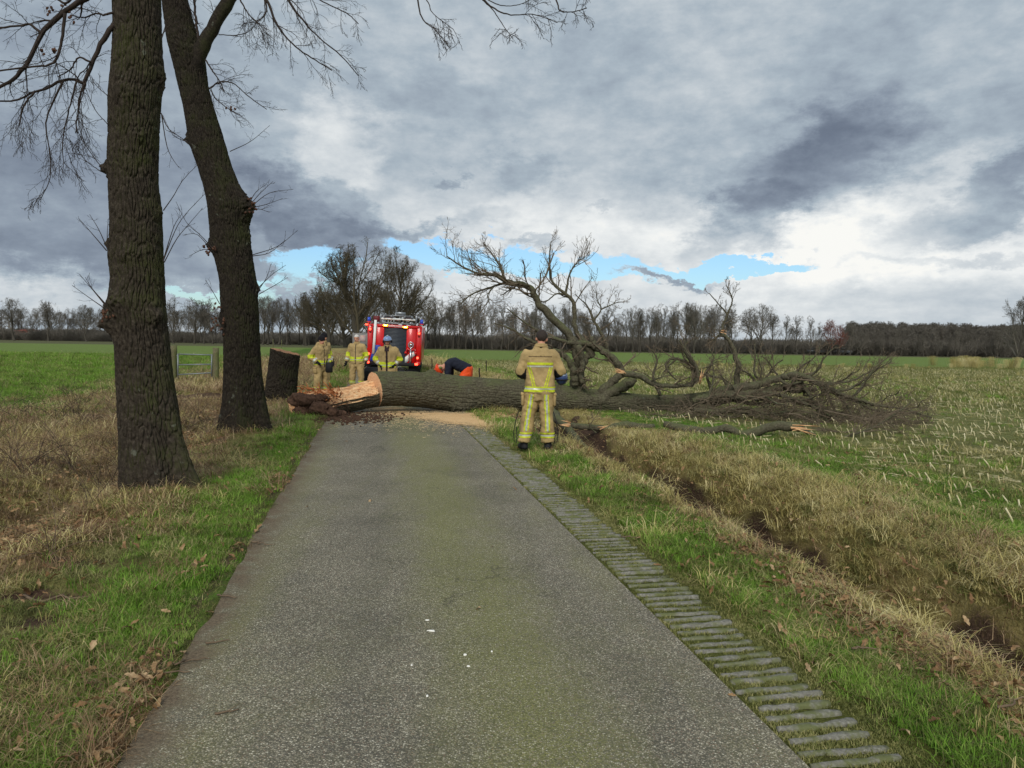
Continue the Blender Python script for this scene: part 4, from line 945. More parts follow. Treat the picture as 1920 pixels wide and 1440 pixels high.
def build_tree1():
    D = 7.56; W = math.pi; hint = lambda y: zpx(250, y, D)
    burls = [(W, hint(316), .10, .16, .09), (W*.98, hint(458), .08, .2, .10), (W*.95, hint(585), .10, .40, .13), (W*1.15, hint(610), .09, .3, .10), (-.5, hint(590), .05, .3, .1), (-1.9, hint(570), .06, .4, .09), (-.9, hint(262), .035, .25, .08), (.1, hint(150), .03, .3, .15), (-1.5, hint(185), .03, .5, .10), (-1.2, hint(480), .03, .5, .06), (.05, hint(395), .02, .25, .06)]
    roots = [(-.25, .34, .70, .30), (-1.1, .22, .55, .26), (-1.75, .10, .35, .2), (-2.6, .10, .4, .35), (.9, .14, .4, .4), (2.4, .12, .4, .4), (-2.0, .06, .5, .2)]
    e, base, prof = standing_tree('oak_tree', 'nearest big oak trunk on the left verge, straight and deeply furrowed with mossy right side', C1, D, BARK1, 400, 950, 44, 4.6, .026, 21, burls, roots)
    L = []
    specs = [([(285, -150), (225, -70), (156, 0), (119, 25), (78, 64), (50, 119), (25, 147), (0, 164), (-70, 215)], 13, 5, 7.3), ([(78, 63), (56, 46), (40, 48), (-20, 54), (-80, 60)], 5, 3, 7.3), ([(122, 25), (117, 67), (108, 106), (92, 122), (50, 126), (-20, 135)], 6, 3, 7.2),
             ([(214, 46), (204, 60), (189, 83), (172, 119), (158, 156), (144, 150), (117, 150), (92, 164), (58, 175), (28, 189), (-20, 190)], 10, 3, 7.4), ([(158, 156), (150, 181), (144, 222), (142, 250)], 4.5, 2, 7.35), ([(144, 152), (136, 181), (122, 236), (117, 278), (120, 306)], 3.6, 1.2, 7.35),
             ([(119, 150), (100, 189), (86, 231), (92, 278), (94, 333), (75, 375)], 3.8, 1.2, 7.3), ([(66, 171), (44, 200), (36, 236)], 4, 2, 7.3), ([(170, 117), (147, 108), (131, 131), (108, 144)], 4, 2, 7.35), ([(214, 24), (194, 28), (181, 25), (156, 33), (133, 28)], 4.5, 2, 7.4), ([(150, -40), (128, 4), (90, -10), (40, -30)], 5, 3, 7.2),
             ([(196, 321), (169, 285), (150, 255), (140, 225)], 1.8, 1, 7.4), ([(190, 322), (160, 300), (140, 270)], 1.6, 1, 7.4), ([(203, 234), (178, 205), (160, 165)], 1.6, 1, 7.4), ([(203, 180), (185, 165), (172, 150)], 1.5, 1, 7.4)]
    for pts, w0, w1, d in specs:
        p, r, o = limb(None, pts, d, w0, w1, seed=3); reparent(o, e, base); L.append((p, r))
    rng = np.random.default_rng(8); m = MB()
    twigs_from(m, rng, [L[0], L[1], L[2], L[9], L[10]], 7, .50, (0, 0, -.05), 5, 3)
    twigs_from(m, rng, [L[3], L[4], L[5], L[6], L[7], L[8]], 8, .55, (.0, 0, -.16), 6, 4, wob=.18)
    twigs_from(m, rng, [L[11], L[12], L[13], L[14]], 3, .25, (-.05, 0, -.02), 3, 0)
    # shoots growing out of the burls
    sh = [([(200, 470), (170, 435), (148, 410)], 7.4), ([(202, 468), (185, 430), (168, 402)], 7.4), ([(202, 470), (201, 440), (203, 410)], 7.4), ([(196, 578), (170, 560), (135, 535)], 7.4), ([(197, 572), (175, 545), (150, 515)], 7.4), ([(198, 570), (172, 540), (160, 520)], 7.4), ([(306, 395), (325, 368), (345, 335), (387, 293)], 7.4), ([(306, 490), (325, 440), (345, 405), (392, 355)], 7.4), ([(308, 492), (330, 450), (350, 425), (380, 390)], 7.4), ([(306, 488), (326, 425), (342, 400)], 7.4),
          ([(302, 212), (315, 240), (335, 255), (365, 275)], 7.45), ([(303, 215), (312, 270), (322, 295), (336, 315)], 7.45), ([(304, 70), (312, 45), (330, 20), (345, 3)], 7.4), ([(304, 65), (318, 48), (333, 42)], 7.4)]
    S = []
    for pts, d in sh: p, r = px_poly(pts, d, 2.2, .8, 9); add_branches(m, p[None], r[None], 4); S.append((p, r))
    twigs_from(m, rng, S, 3, .14, (0, 0, .05), 2, 0, rmin=.001, t0=.4)
    # overhead twigs reaching right across the road, hanging from limbs above the frame
    ov = [([(290, -140), (420, -190), (620, -170), (760, -60), (790, 30), (815, 55), (843, 90)], 7, 1.4), ([(760, -60), (800, 0), (812, 25), (850, 55)], 2.6, 1.2), ([(620, -170), (800, -140), (900, -10), (930, 18), (960, 28), (1000, 27), (1045, 42)], 5, 1.4), ([(905, 0), (925, 20), (945, 50), (960, 70)], 2.4, 1.2), ([(800, -140), (980, -90), (1040, -5), (1050, 20), (1075, 22), (1100, 15)], 4, 1.8), ([(900, -8), (940, 10), (975, 8), (1000, -5)], 2, 1.2)]
    O = []
    for pts, w0, w1 in ov:
        p, r, o = limb(None, pts, 7.6, w0, w1, d1=7.0, seed=5, n=30); reparent(o, e, base); O.append((p[-10:], r[-10:]))
    twigs_from(m, rng, O, 8, .26, (0.02, 0, -.10), 5, 2, t0=.05)
    o = m.build('twigs', TWIG); reparent(o, e, base); tag(o, kind='stuff')
    # a few dead leaves still clinging
    m = MB(); g = np.random.default_rng(3)
    for q in [(118, 3), (95, 18), (88, 22), (130, 28), (135, 40), (88, 98), (96, 96), (100, 92), (198, 585), (200, 600), (205, 595), (196, 592)]:
        c = P(q[0], q[1], 7.3)
        for k in range(3): m.ell(c+g.normal(0, .02, 3), (.018, .006, .013), 6, 4, rot=Matrix.Rotation(g.uniform(0, 3), 3, 'Y'))
    o = m.build('clinging_leaves', CLING); reparent(o, e, base)
    return e
build_tree1()
def build_tree2():
    D = 12.4; W = math.pi; hint = lambda y: zpx(420, y, D)
    burls = [(.0, hint(384), .10, .55, .22), (W, hint(262), .07, .2, .10), (W, hint(462), .08, .3, .14), (W, hint(600), .05, .25, .12), (0, hint(440), .03, .4, .4), (-1.2, hint(330), .03, .5, .2), (.1, hint(540), .05, .2, .1), (-1.5, hint(90), .04, .7, .3)]
    roots = [(-.4, .30, .75, .28), (-1.5, .24, .6, .26), (-2.9, .14, .6, .4), (.8, .16, .5, .4), (2.2, .14, .5, .4)]
    e, base, prof = standing_tree('oak_tree', 'second big oak trunk on the left verge, leaning left and forking near the top', C2, D, BARK2, 320, 860, 52, 4.0, .030, 33, burls, roots, 13.5)
    L = []
    specs = [([(352, 165), (362, 130), (378, 92), (400, 50), (428, 2), (455, -60), (480, -130)], 26, 22, 12.3, BARK2), ([(373, 78), (369, 50), (366, 20), (362, -10), (350, -60)], 5, 4, 12.3, None), ([(392, 166), (415, 153), (440, 158), (465, 180), (500, 205)], 3.2, 1.2, 12.2, None), ([(385, 112), (400, 135), (412, 152), (420, 170)], 3, 1.5, 12.2, None), ([(395, 168), (405, 185), (430, 205), (450, 215)], 2.4, 1.2, 12.2, None)]
    for pts, w0, w1, d, mm in specs:
        p, r, o = limb(None, pts, d, w0, w1, seed=6, mt=mm, k=20 if mm else 8, wob=.06 if mm else .25); reparent(o, e, base); L.append((p, r))
    for pts, w0, w1 in [([(455, -60), (470, -90), (490, -30), (510, 25), (530, 62), (560, 92), (590, 112), (622, 132)], 7, 1.8), ([(480, -130), (510, -60), (540, 0), (570, 40), (600, 72), (640, 105), (672, 142)], 6, 1.6), ([(455, -60), (500, -80), (560, -30), (600, 0), (650, 25), (672, 45)], 5, 1.5), ([(440, -20), (465, 25), (490, 50)], 3, 1.5), ([(490, -30), (500, 20), (482, 40), (478, 45)], 3, 1.5), ([(410, 65), (440, 66), (465, 60), (483, 42), (500, 22)], 1.8, 1.2)]:
        p, r, o = limb(None, pts, 11.5, w0, w1, seed=7, n=30); reparent(o, e, base); L.append((p[6:], r[6:]))
    rng = np.random.default_rng(18); m = MB()
    twigs_from(m, rng, L[5:10], 10, .62, (.03, 0, -.10), 6, 3, rmin=.0022, t0=.1)
    twigs_from(m, rng, L[2:5], 9, .45, (.05, 0, -.06), 5, 2, rmin=.0022, t0=.1)
    twigs_from(m, rng, [L[1], (L[0][0][8:], L[0][1][8:]*.2)], 8, .45, (.0, 0, -.05), 5, 2, rmin=.0022)
    sh = [[(431, 284), (470, 265), (506, 235)], [(470, 388), (505, 362), (550, 355)], [(468, 385), (490, 360), (512, 340)], [(468, 380), (480, 360), (500, 345)], [(470, 390), (500, 383), (530, 372)], [(468, 398), (485, 392), (505, 398)], [(473, 478), (520, 462), (558, 432)], [(474, 480), (505, 474), (535, 450)], [(484, 540), (510, 515), (536, 497)], [(484, 545), (500, 520), (508, 495)], [(485, 552), (515, 535), (540, 520)], [(398, 465), (375, 440), (350, 418), (330, 378)], [(396, 468), (370, 440), (345, 440)], [(398, 470), (380, 468), (355, 480)], [(412, 570), (398, 545), (385, 525)], [(412, 600), (395, 590), (380, 595)], [(352, 265), (340, 262), (322, 250), (305, 215)], [(353, 270), (335, 255), (310, 243)]]
    S = []
    for pts in sh: p, r = px_poly(pts, 12.2, 1.7, .7, 9); add_branches(m, p[None], r[None], 4); S.append((p, r))
    twigs_from(m, rng, S, 4, .2, (0, 0, .05), 2, 0, rmin=.0015, t0=.3)
    o = m.build('twigs', TWIG); reparent(o, e, base); tag(o, kind='stuff')
    m = MB(); g = np.random.default_rng(3)
    for q in [(471, 386), (474, 392), (470, 380), (396, 466), (388, 470), (414, 575), (408, 605), (402, 612), (412, 615), (430, 200)]:
        c = P(q[0], q[1], 12.1)
        for k in range(5): m.ell(c+g.normal(0, .05, 3), (.026, .008, .018), 6, 4, rot=Matrix.Rotation(g.uniform(0, 3), 3, 'Y'))
    o = m.build('clinging_leaves', CLING); reparent(o, e, base)
build_tree2()
def build_stump():
    D = 18.7
    C3 = [(652, 508, 562), (690, 504, 559), (720, 500, 557), (745, 497, 556), (762, 492, 562)]
    zs = np.array([P(528, y, D)[2] for y, a, b in C3][::-1]); cx = np.array([P((a+b)/2, y, D)[0] for y, a, b in C3][::-1]); rad = np.array([(b-a)/2*D/F for y, a, b in C3][::-1])
    zs = np.concatenate([[-.4], zs]); cx = np.concatenate([[cx[0]], cx]); rad = np.concatenate([[rad[0]*1.1], rad])
    base = np.array([cx[0], D, 0.]); nt, nz = 220, 200
    e = empty('tree_stump', base); tag(e, 'tall dark sawn-off oak stump with a slanting top beside the fallen tree', 'tree stump')
    V, Q, nt, nz = stem('s', zs, cx, np.full(len(zs), D), rad, e, BARK2, nt, nz, 36, 3.2, .04, 55, [(-1.9, .35, .06, .5, .3)], [(-.5, .12, .5, .4), (-2.2, .14, .5, .4), (1.5, .12, .5, .5), (3, .1, .5, .4)])
    V -= base; top = V[-nt:]
    # slanting cut: lower on the right
    zt = zs[-1]; V = V.reshape(nz, nt, 3); k = ss(V[..., 2], zt-.6, zt)
    xr = (V[..., 0]-top[:, 0].mean())/rad[-1]; V[..., 2] -= k*(.09*(xr+1)+.015*np.abs(np.sin(xr*5))*k); V = V.reshape(-1, 3)
    link('bark', mesh_np('bark', V, Q, mats=[BARK2]), e)
    rim = V[-nt:]*[1, 1, 1]; c = rim.mean(0); m = MB(); rng = np.random.default_rng(2); VV = [c]; 
    for f in (.35, .7, .985): VV += list(c+(rim-c)*f+np.stack([0*rim[:, 0], 0*rim[:, 0], rng.normal(0, .006, nt)+.004], 1))
    T = [[0, 1+i, 1+(i+1) % nt] for i in range(nt)]; Qs = [[1+a*nt+i, 1+(a+1)*nt+i, 1+(a+1)*nt+(i+1) % nt, 1+a*nt+(i+1) % nt] for a in range(2) for i in range(nt)]
    m.add(VV, Qs, T); o = m.build('sawn_top', plain('weathered_cut', lin(150, 112, 84), .9, .3, 14), e)
build_stump()
# ------------------------------------------------------------------ the fallen oak across the road
AX = np.array([(-4.85, 15.9, .28, .36), (-4.6, 16.0, .30, .40), (-4.0, 16.25, .36, .41), (-3.1, 16.6, .52, .41), (-2.4, 16.9, .52, .41), (-1.6, 17.2, .44, .42), (-.7, 17.45, .38, .40), (.3, 17.7, .34, .37), (1.4, 17.9, .26, .33), (2.6, 18.0, .17, .28), (3.7, 18.0, .15, .25), (4.6, 18., .25, .225), (5.3, 17.95, .42, .19), (6.0, 17.85, .62, .15)])
def splinter(parent, px, py, d, dirs, n=7, L=.22, w=.02, name='splinter', seed=0):
    rng = np.random.default_rng(seed+int(px)); m = MB(); c = P(px, py, d); dv = np.array(dirs, float); dv /= np.linalg.norm(dv)
    for k in range(n):
        q = unit(dv+rng.normal(0, .16, 3)); s = c+rng.normal(0, w*1.2, 3); l = L*rng.uniform(.5, 1.2)
        m.tube([s-q*.04, s+q*l*.5, s+q*l], [w*rng.uniform(.35, .7), w*.4, .001], 4)
    return m.build(name, WOOD, parent, smooth=False)
def build_fallen():
    root = empty('fallen_tree', (0, 0, 0)); base = np.array([-.5, 17.4, 0.]); root.location = tuple(base)
    tag(root, 'uprooted oak lying across the road with a sawn notch and bare limbs in the field', 'fallen tree')
    seg = np.concatenate([[0], np.cumsum(np.linalg.norm(np.diff(AX[:, :3], axis=0), axis=1))])
    ns, nt = 760, 240; S = np.linspace(0, seg[-1], ns); q = np.zeros((ns, 4))
    sm = smooth_poly(AX, 400); ls = np.concatenate([[0], np.cumsum(np.linalg.norm(np.diff(sm[:, :3], axis=0), axis=1))]); ls *= seg[-1]/ls[-1]
    for k in range(4): q[:, k] = np.interp(S, ls, sm[:, k])
    tan = unit(np.gradient(q[:, :3], axis=0)); hx = unit(np.cross(tan, [0, 0, 1.])); up = np.cross(hx, tan)    # hx points to the camera side
    th = np.arange(nt)*2*np.pi/nt; TH, SS = np.meshgrid(th, S); Rg = np.repeat(q[:, 3:4], nt, 1)
    Rg = Rg*(1+.05*(fbm(TH/(2*np.pi)*4, SS*1.3, 140, 3, 4)-.5)*2)+bark_disp(TH, SS, 34, 2.4, 71, .028)
    for (a, s, k, w, ws) in [(1.5, 3.15, .10, .35, .10), (1.2, 3.3, .05, .3, .1), (-.9, 3.9, .16, .5, .30), (.6, 4.6, .05, .5, .2), (1.4, 5.4, .04, .4, .15), (.2, 7.3, .05, .4, .3), (.5, 8.3, .06, .4, .3)]:
        Rg += k*np.exp(-(np.angle(np.exp(1j*(TH-a)))/w)**2-((SS-s)/ws)**2)*(.6+.8*fbm(TH*5, SS*14, 77, 3))
    V = q[:, None, :3]+Rg[..., None]*(np.cos(TH)[..., None]*hx[:, None]+np.sin(TH)[..., None]*up[:, None])
    cs = np.interp(-3.12, q[:, 0], S); ic = int(cs/seg[-1]*(ns-1))
    # sawn face is slanted a little: shear the rings near the cut
    def quads(i0, i1):
        i = (np.arange(i0, i1)[:, None]*nt+np.arange(nt)[None]).ravel(); j = (np.arange(i0, i1)[:, None]*nt+(np.arange(nt)[None]+1) % nt).ravel()
        return np.stack([i, i+nt, j+nt, j], 1)
    A = V[ic:].copy(); k = np.exp(-np.arange(ns-ic)/40.)[:, None, None]
    side = (A-q[ic:, None, :3])@hx[ic]; A += tan[ic]*(side[..., None]*.22)*k
    Qa = quads(0, ns-ic-1); m = MB(); m.add(A.reshape(-1, 3)-base, Qa); m.build('trunk', BARKF, root)
    rim = A[0]; c = rim.mean(0); m = MB(); rng = np.random.default_rng(1); n = tan[ic]
    VV = [c]
    for f in (.2, .4, .6, .8, .93, 1.0): VV += list(c+(rim-c)*f-n*(rng.random((nt, 1))*.006 if f < 1 else 0))
    T = [[0, 1+i, 1+(i+1) % nt] for i in range(nt)]; Qs = [[1+a*nt+i, 1+(a+1)*nt+i, 1+(a+1)*nt+(i+1) % nt, 1+a*nt+(i+1) % nt] for a in range(5) for i in range(nt)]
    m.add(np.array(VV)-base, Qs, T); m.build('sawn_face', CUT, root)
    # the lower slab left of the cut with its torn top
    B = V[:ic+3].copy(); off = (B-q[:ic+3, None, :3])@np.array([0, 0, 1.]); lat = ((B-q[:ic+3, None, :3])*hx[:ic+3, None]).sum(-1)
    sb = S[:ic+3][:, None]+0*lat
    plane = q[:ic+3, 2:3]+.02-.30*lat+.07*(fbm(lat*16, sb*1.3, 200, 4)-.5)*2+.05*ss(sb, 1.2, 1.9)-.10*ss(-sb, -.5, 0)+.10*np.maximum(fbm(lat*30, sb*1.6, 205, 3)-.62, 0)*4
    # the slab tapers to a torn edge at the root end
    top = B[..., 2] > plane; B[..., 2] = np.minimum(B[..., 2], plane)
    # resample the flattened top so grooves show
    Qb = quads(0, ic+2); mi = (top.reshape(-1)[Qb].sum(1) >= 3).astype(int)
    endc = B[0].mean(0); VB = np.vstack([B.reshape(-1, 3), endc])-base
    me = mesh_np('split_slab', VB, Qb, [[len(VB)-1, i, (i+1) % nt] for i in range(nt)], mats=[BARKF, WOOD], qm=mi, tm=np.full(nt, 2)); me.materials.append(SOILM); link('split_slab', me, root)
    # top sheet with deep grain
    n1, n2 = 150, 50; sx = np.linspace(.55, cs-.01, n1); i = (sx/seg[-1]*(ns-1)); la = np.linspace(-.95, .95, n2); m = MB(); Vt = []
    for a in range(n1):
        k = int(i[a]); w = min(q[k, 3], .40); z0 = q[k, 2]+.02
        l = la*w; g = .05*(fbm(l*16, 0*l+sx[a]*1.3, 200, 4)-.5)*2+.09*np.maximum(fbm(l*34, 0*l+sx[a]*1.1, 207, 4)-.5, 0)*2
        z = z0-.30*l+g+.05*ss(sx[a], 1.2, 1.9)+.012-.10*(np.abs(la) > .9)-.16*ss(1.0-sx[a], 0, .45)
        Vt.append(np.stack([q[k, 0]+hx[k, 0]*l, q[k, 1]+hx[k, 1]*l, z], 1))
    Vt = np.array(Vt).reshape(-1, 3); ii = (np.arange(n1-1)[:, None]*n2+np.arange(n2-1)[None]).ravel()
    m.add(Vt-base, np.stack([ii, ii+n2, ii+n2+1, ii+1], 1)); m.build('torn_wood', WOOD, root)
    # splinters standing at the root end
    m = MB(); rng = np.random.default_rng(4)
    for k in range(90):
        a = rng.uniform(560, 640); p = P(a, rng.uniform(728, 752), rng.uniform(15.6, 16.3)); d = unit(np.array([rng.normal(-.5, .7), rng.normal(-.3, .3), rng.normal(.4, .4)])); l = rng.uniform(.08, .28)
        m.tube([p-base, p+d*l*.6-base, p+d*l-base+[0, 0, -.02]], [.014, .009, .002], 4)
    m.build('splinters', MATS.get('orange_wood') or plain('orange_wood', lin(190, 118, 70), .85, .35, 20), root, smooth=False)
    # earth hanging on the broken roots
    m = MB(); rng = np.random.default_rng(7)
    for (x, y, d, r) in [(578, 752, 15.7, .24), (562, 750, 15.75, .22), (566, 775, 15.6, .2), (600, 768, 15.4, .24), (585, 772, 15.8, .22), (620, 775, 15.4, .20), (566, 764, 16.0, .22), (640, 777, 15.6, .13), (602, 748, 15.7, .15)]:
        c = P(x, y, d); mm = MB(); mm.ell((0, 0, 0), (1, 1, 1), 40, 26); v = np.concatenate(mm.V)
        nn = fbm(v[:, 0]*2.2+v[:, 2]*1.7+x, v[:, 1]*2.2-v[:, 2]*1.3, 60, 5); v = v*(r*.8*(.62+.75*nn+.22*(fbm(v[:, 0]*9+v[:, 2]*7, v[:, 1]*9, 61, 3)-.5)*2))[:, None]*[1.3, 1.05, .85]
        m.add(v+c-base, np.concatenate(mm.Q), np.concatenate(mm.T))
    for k in range(70):
        p = P(rng.uniform(556, 655), rng.uniform(738, 786), rng.uniform(15.2, 15.9)); d = unit(rng.normal(0, 1, 3)+[0, -.4, 0]); l = rng.uniform(.1, .3)
        m.tube([p-base, p+d*l*.5+rng.normal(0, .02, 3)-base, p+d*l-base+[0, 0, -.05]], [.010, .006, .002], 4)
    m.build('root_soil', SOILM, root)
    L = {}
    def lb(key, pts, d, w0, w1, d1=None, n=30, k=10, seed=0, flare=0):
        p, r, o = limb(None, pts, d, w0, w1, d1, BARKF, n, k, seed, wob=.16, flare=flare, rough=w0 > 8); reparent(o, root, base); L[key] = (p, r)
    lb('arch', [(1065, 752), (1077, 725), (1083, 687), (1077, 643), (1053, 613), (1013, 573), (1000, 547), (980, 533), (950, 528), (927, 515), (897, 513), (867, 500), (837, 480)], 17.9, 25, 2.6, 17.3, 44, 14, flare=.35)
    lb('arch_low', [(952, 529), (925, 537), (900, 545), (880, 555), (862, 572)], 17.5, 5, 2)
    lb('arch_fork', [(945, 529), (940, 505), (925, 480), (905, 455)], 17.5, 5, 1.6)
    lb('arch_drop', [(925, 538), (915, 552), (915, 566), (905, 577)], 17.4, 3, 1.4)
    lb('mid', [(1112, 668), (1100, 650), (1078, 612), (1076, 570), (1060, 551), (1035, 528), (1030, 487), (1033, 453)], 18., 14, 2, n=34)
    lb('mid_fork', [(1060, 552), (1068, 515), (1082, 492), (1097, 482)], 18., 5, 1.5)
    lb('mid_left', [(1062, 553), (1043, 551), (1022, 566), (1005, 560)], 18., 4, 1.4)
    lb('third', [(1140, 668), (1132, 636), (1113, 600), (1100, 573), (1078, 552)], 18.2, 9, 1.8)
    lb('third_fork', [(1113, 601), (1127, 580), (1120, 563), (1117, 543)], 18.2, 4, 1.4)
    lb('third_side', [(1127, 580), (1145, 572), (1160, 566)], 18.2, 3, 1.2)
    lb('low_left', [(1078, 722), (1073, 690), (1053, 663), (1027, 653), (993, 638), (960, 618), (928, 606)], 17.6, 15, 2.4, 17.0, 34)
    lb('low_left2', [(1088, 645), (1057, 640), (1020, 627), (987, 607), (950, 578)], 17.7, 10, 2.2, 17.2, 30)
    lb('cross', [(1120, 748), (1140, 722), (1163, 702), (1160, 684), (1140, 664), (1112, 648), (1085, 640)], 17.9, 17, 11, 17.9, 34, 12, flare=.2)
    lb('trunk_fork', [(1082, 700), (1098, 672), (1112, 650), (1108, 632)], 18, 16, 10)
    lb('broken', [(1168, 699), (1200, 706), (1233, 722), (1283, 722), (1308, 710), (1303, 684), (1285, 655), (1273, 638)], 17.2, 13, 3, 17.2, 40, 12)
    lb('stub', [(1120, 752), (1150, 735), (1172, 722), (1190, 709)], 17.8, 22, 17, n=16, k=14)
    lb('upright', [(1380, 728), (1383, 690), (1374, 652), (1362, 633), (1352, 626), (1357, 605), (1363, 590), (1347, 570), (1330, 550)], 17.6, 12, 1.8, n=40, k=10)
    lb('upright_fork', [(1363, 591), (1373, 562), (1362, 535)], 17.6, 4, 1.4)
    lb('upright_side', [(1362, 633), (1350, 627), (1336, 640)], 17.6, 5, 2)
    lb('twisted', [(1310, 712), (1298, 690), (1287, 679), (1262, 672), (1248, 684), (1256, 700), (1268, 712)], 17.5, 7, 3.2, n=30)
    lb('twisted2', [(1268, 673), (1250, 690), (1243, 700)], 17.5, 4, 2)
    lb('end_upper', [(1318, 748), (1350, 736), (1387, 727), (1430, 719), (1467, 707), (1493, 704), (1520, 712), (1547, 726), (1580, 740), (1613, 750), (1647, 760), (1697, 767), (1747, 783)], 17.2, 22, 3, 15.6, 56, 14)
    lb('end_lower', [(1360, 742), (1437, 733), (1467, 726), (1493, 732), (1530, 729)], 16.9, 18, 9, 16.7, 34)
    lb('end_prong', [(1540, 728), (1553, 745), (1560, 760), (1570, 775)], 16.6, 7, 3)
    lb('end_top', [(1535, 718), (1570, 718), (1600, 712), (1625, 700), (1645, 690), (1665, 688)], 16.6, 6, 1.6)
    lb('brushA', [(1320, 752), (1370, 750), (1420, 757), (1470, 752), (1520, 760)], 17.2, 12, 4, 16.6, 30)
    lb('brushB', [(1300, 757), (1350, 770), (1400, 775), (1450, 788)], 17., 9, 3, 16., 26)
    lb('brushC', [(1500, 745), (1540, 765), (1600, 778), (1650, 785)], 16.6, 6, 2, 16., 26)
    lb('curlA', [(1296, 724), (1302, 697), (1293, 674), (1282, 655), (1290, 640)], 17.4, 8, 2.4, n=24)
    lb('curlB', [(1366, 730), (1354, 710), (1325, 703), (1306, 692), (1296, 680)], 17.3, 7, 2.4, n=24)
    lb('curlC', [(1418, 723), (1407, 703), (1389, 692), (1382, 676)], 17.3, 6, 2, n=20)
    lb('curlD', [(1471, 716), (1453, 697), (1442, 680), (1430, 668)], 17.2, 5, 1.6, n=20)
    lb('curlE', [(1335, 735), (1325, 700), (1338, 672), (1330, 655)], 17.5, 7, 2, n=20)
    lb('legA', [(1506, 720), (1523, 750), (1545, 780), (1564, 806)], 16.6, 8, 3, 15.6, n=24)
    lb('legB', [(1547, 725), (1575, 745), (1590, 765), (1600, 788)], 16.5, 7, 3, 15.8, n=24)
    lb('tipA', [(1560, 732), (1590, 730), (1617, 714), (1646, 692), (1672, 678)], 16.4, 7, 1.6, n=26)
    lb('tipB', [(1570, 742), (1610, 755), (1646, 770), (1700, 773), (1740, 782)], 16.2, 8, 2, 15.6, n=26)
    lb('midA', [(1300, 752), (1348, 742), (1412, 747), (1471, 752), (1520, 748)], 16.9, 13, 6, 16.4, n=34)
    lb('midB', [(1300, 768), (1354, 772), (1400, 766), (1442, 776), (1500, 770), (1560, 785)], 16.4, 10, 4, 15.9, n=34)
    lb('midC', [(1430, 735), (1480, 745), (1530, 765), (1580, 790), (1640, 796)], 16.6, 9, 3, 15.4, n=34)
    lb('riseA', [(1238, 742), (1225, 705), (1232, 676), (1222, 655)], 17.7, 7, 2, n=22)
    lb('riseB', [(1480, 728), (1500, 690), (1525, 672), (1538, 650)], 16.8, 5, 1.5, n=22)
    lb('riseC', [(1600, 745), (1622, 716), (1640, 690), (1668, 668)], 16.2, 5, 1.5, n=22)
    lb('riseD', [(1412, 742), (1428, 700), (1420, 668)], 16.8, 5, 1.5, n=22)
    lb('droop', [(1083, 650), (1092, 680), (1088, 705), (1098, 728)], 17.6, 13, 8, n=20)
    lb('droopB', [(1040, 700), (1034, 680), (1044, 662), (1068, 655)], 17.8, 5, 6, n=20)
    rng = np.random.default_rng(9); m = MB()
    tw = lambda ks, *a, **k: twigs_from(m, rng, [L[q] for q in ks], *a, **k)
    tw(['arch'], 26, 1.15, (-.04, 0, .11), 8, 4, rmin=.0033, t0=.42)
    tw(['arch_fork', 'arch_low', 'arch_drop'], 11, .75, (-.04, 0, .05), 6, 3, rmin=.0033, t0=.1)
    tw(['mid', 'mid_fork'], 12, .80, (0, 0, .13), 5, 3, rmin=.0035, t0=.4)
    tw(['mid_left', 'third', 'third_fork', 'third_side'], 8, .50, (.02, 0, .08), 5, 3, rmin=.0034, t0=.3)
    tw(['low_left', 'low_left2'], 9, .55, (-.05, 0, .0), 5, 3, rmin=.0034, t0=.35)
    tw(['upright', 'upright_fork', 'upright_side'], 9, .42, (0, 0, .08), 5, 3, rmin=.0034, t0=.4)
    tw(['twisted', 'broken', 'cross', 'trunk_fork'], 9, .60, (0, 0, .04), 5, 3, rmin=.0036, t0=.2)
    tw(['curlA', 'curlB', 'curlC', 'curlD', 'curlE', 'riseA', 'riseB', 'riseC', 'riseD', 'droop', 'droopB', 'tipA'], 9, .50, (.02, 0, .06), 5, 3, rmin=.0036, t0=.2)
    tw(['low_left', 'low_left2', 'droopB'], 7, .8, (-.03, 0, -.14), 4, 2, rmin=.003, t0=.2)
    tw(['end_upper', 'end_lower', 'end_prong', 'end_top', 'brushA', 'brushB', 'brushC', 'legA', 'legB', 'tipB', 'midA', 'midB', 'midC'], 8, .65, (.05, -.03, .07), 4, 3, rmin=.0038, t0=.15, zmin=.03)
    # mid-sized boughs rising out of the far end of the crown
    bm_ = MB(); BR = []
    for key, n_, ln in (('end_upper', 9, 1.25), ('midA', 5, 1.15), ('midB', 6, 1.1), ('midC', 5, 1.0), ('end_lower', 5, 1.2), ('tipB', 4, .8), ('brushA', 4, 1.1), ('broken', 4, .9)):
        p_, r_ = L[key]; a, b = grow(rng, p_[None], r_[None], n_, 1, (R(35), R(85)), 11, .30, (.04, -.03, .10), .1, .95, .5, .012, lens=ln, tip=.25, zmin=.05); b = np.minimum(b, .045*np.linspace(1, .3, 11)); add_branches(bm_, a, b, 8)
        BR += [(a[i], b[i]) for i in range(len(a))]
    o = bm_.build('boughs', BARKF); reparent(o, root, base)
    twigs_from(m, rng, BR, 6, .42, (.01, 0, .05), 4, 2, rmin=.0034, t0=.25)
    o = m.build('twigs', TWIGF); reparent(o, root, base); tag(o, kind='stuff')
    # the crushed crown: a low tangle of thin branches
    K = 120; rng = np.random.default_rng(12); bx = rng.uniform(0, 1, K)
    px = 1190+bx**.8*470+rng.normal(0, 14, K); dd = 16.4+rng.normal(0, .75, K)-.9*bx; s = np.array([P(a, 700, b) for a, b in zip(px, dd)]); s[:, 2] = np.abs(rng.normal(0, .10+.10*np.sin(np.pi*np.clip(bx*1.05, 0, 1)), K))+.04
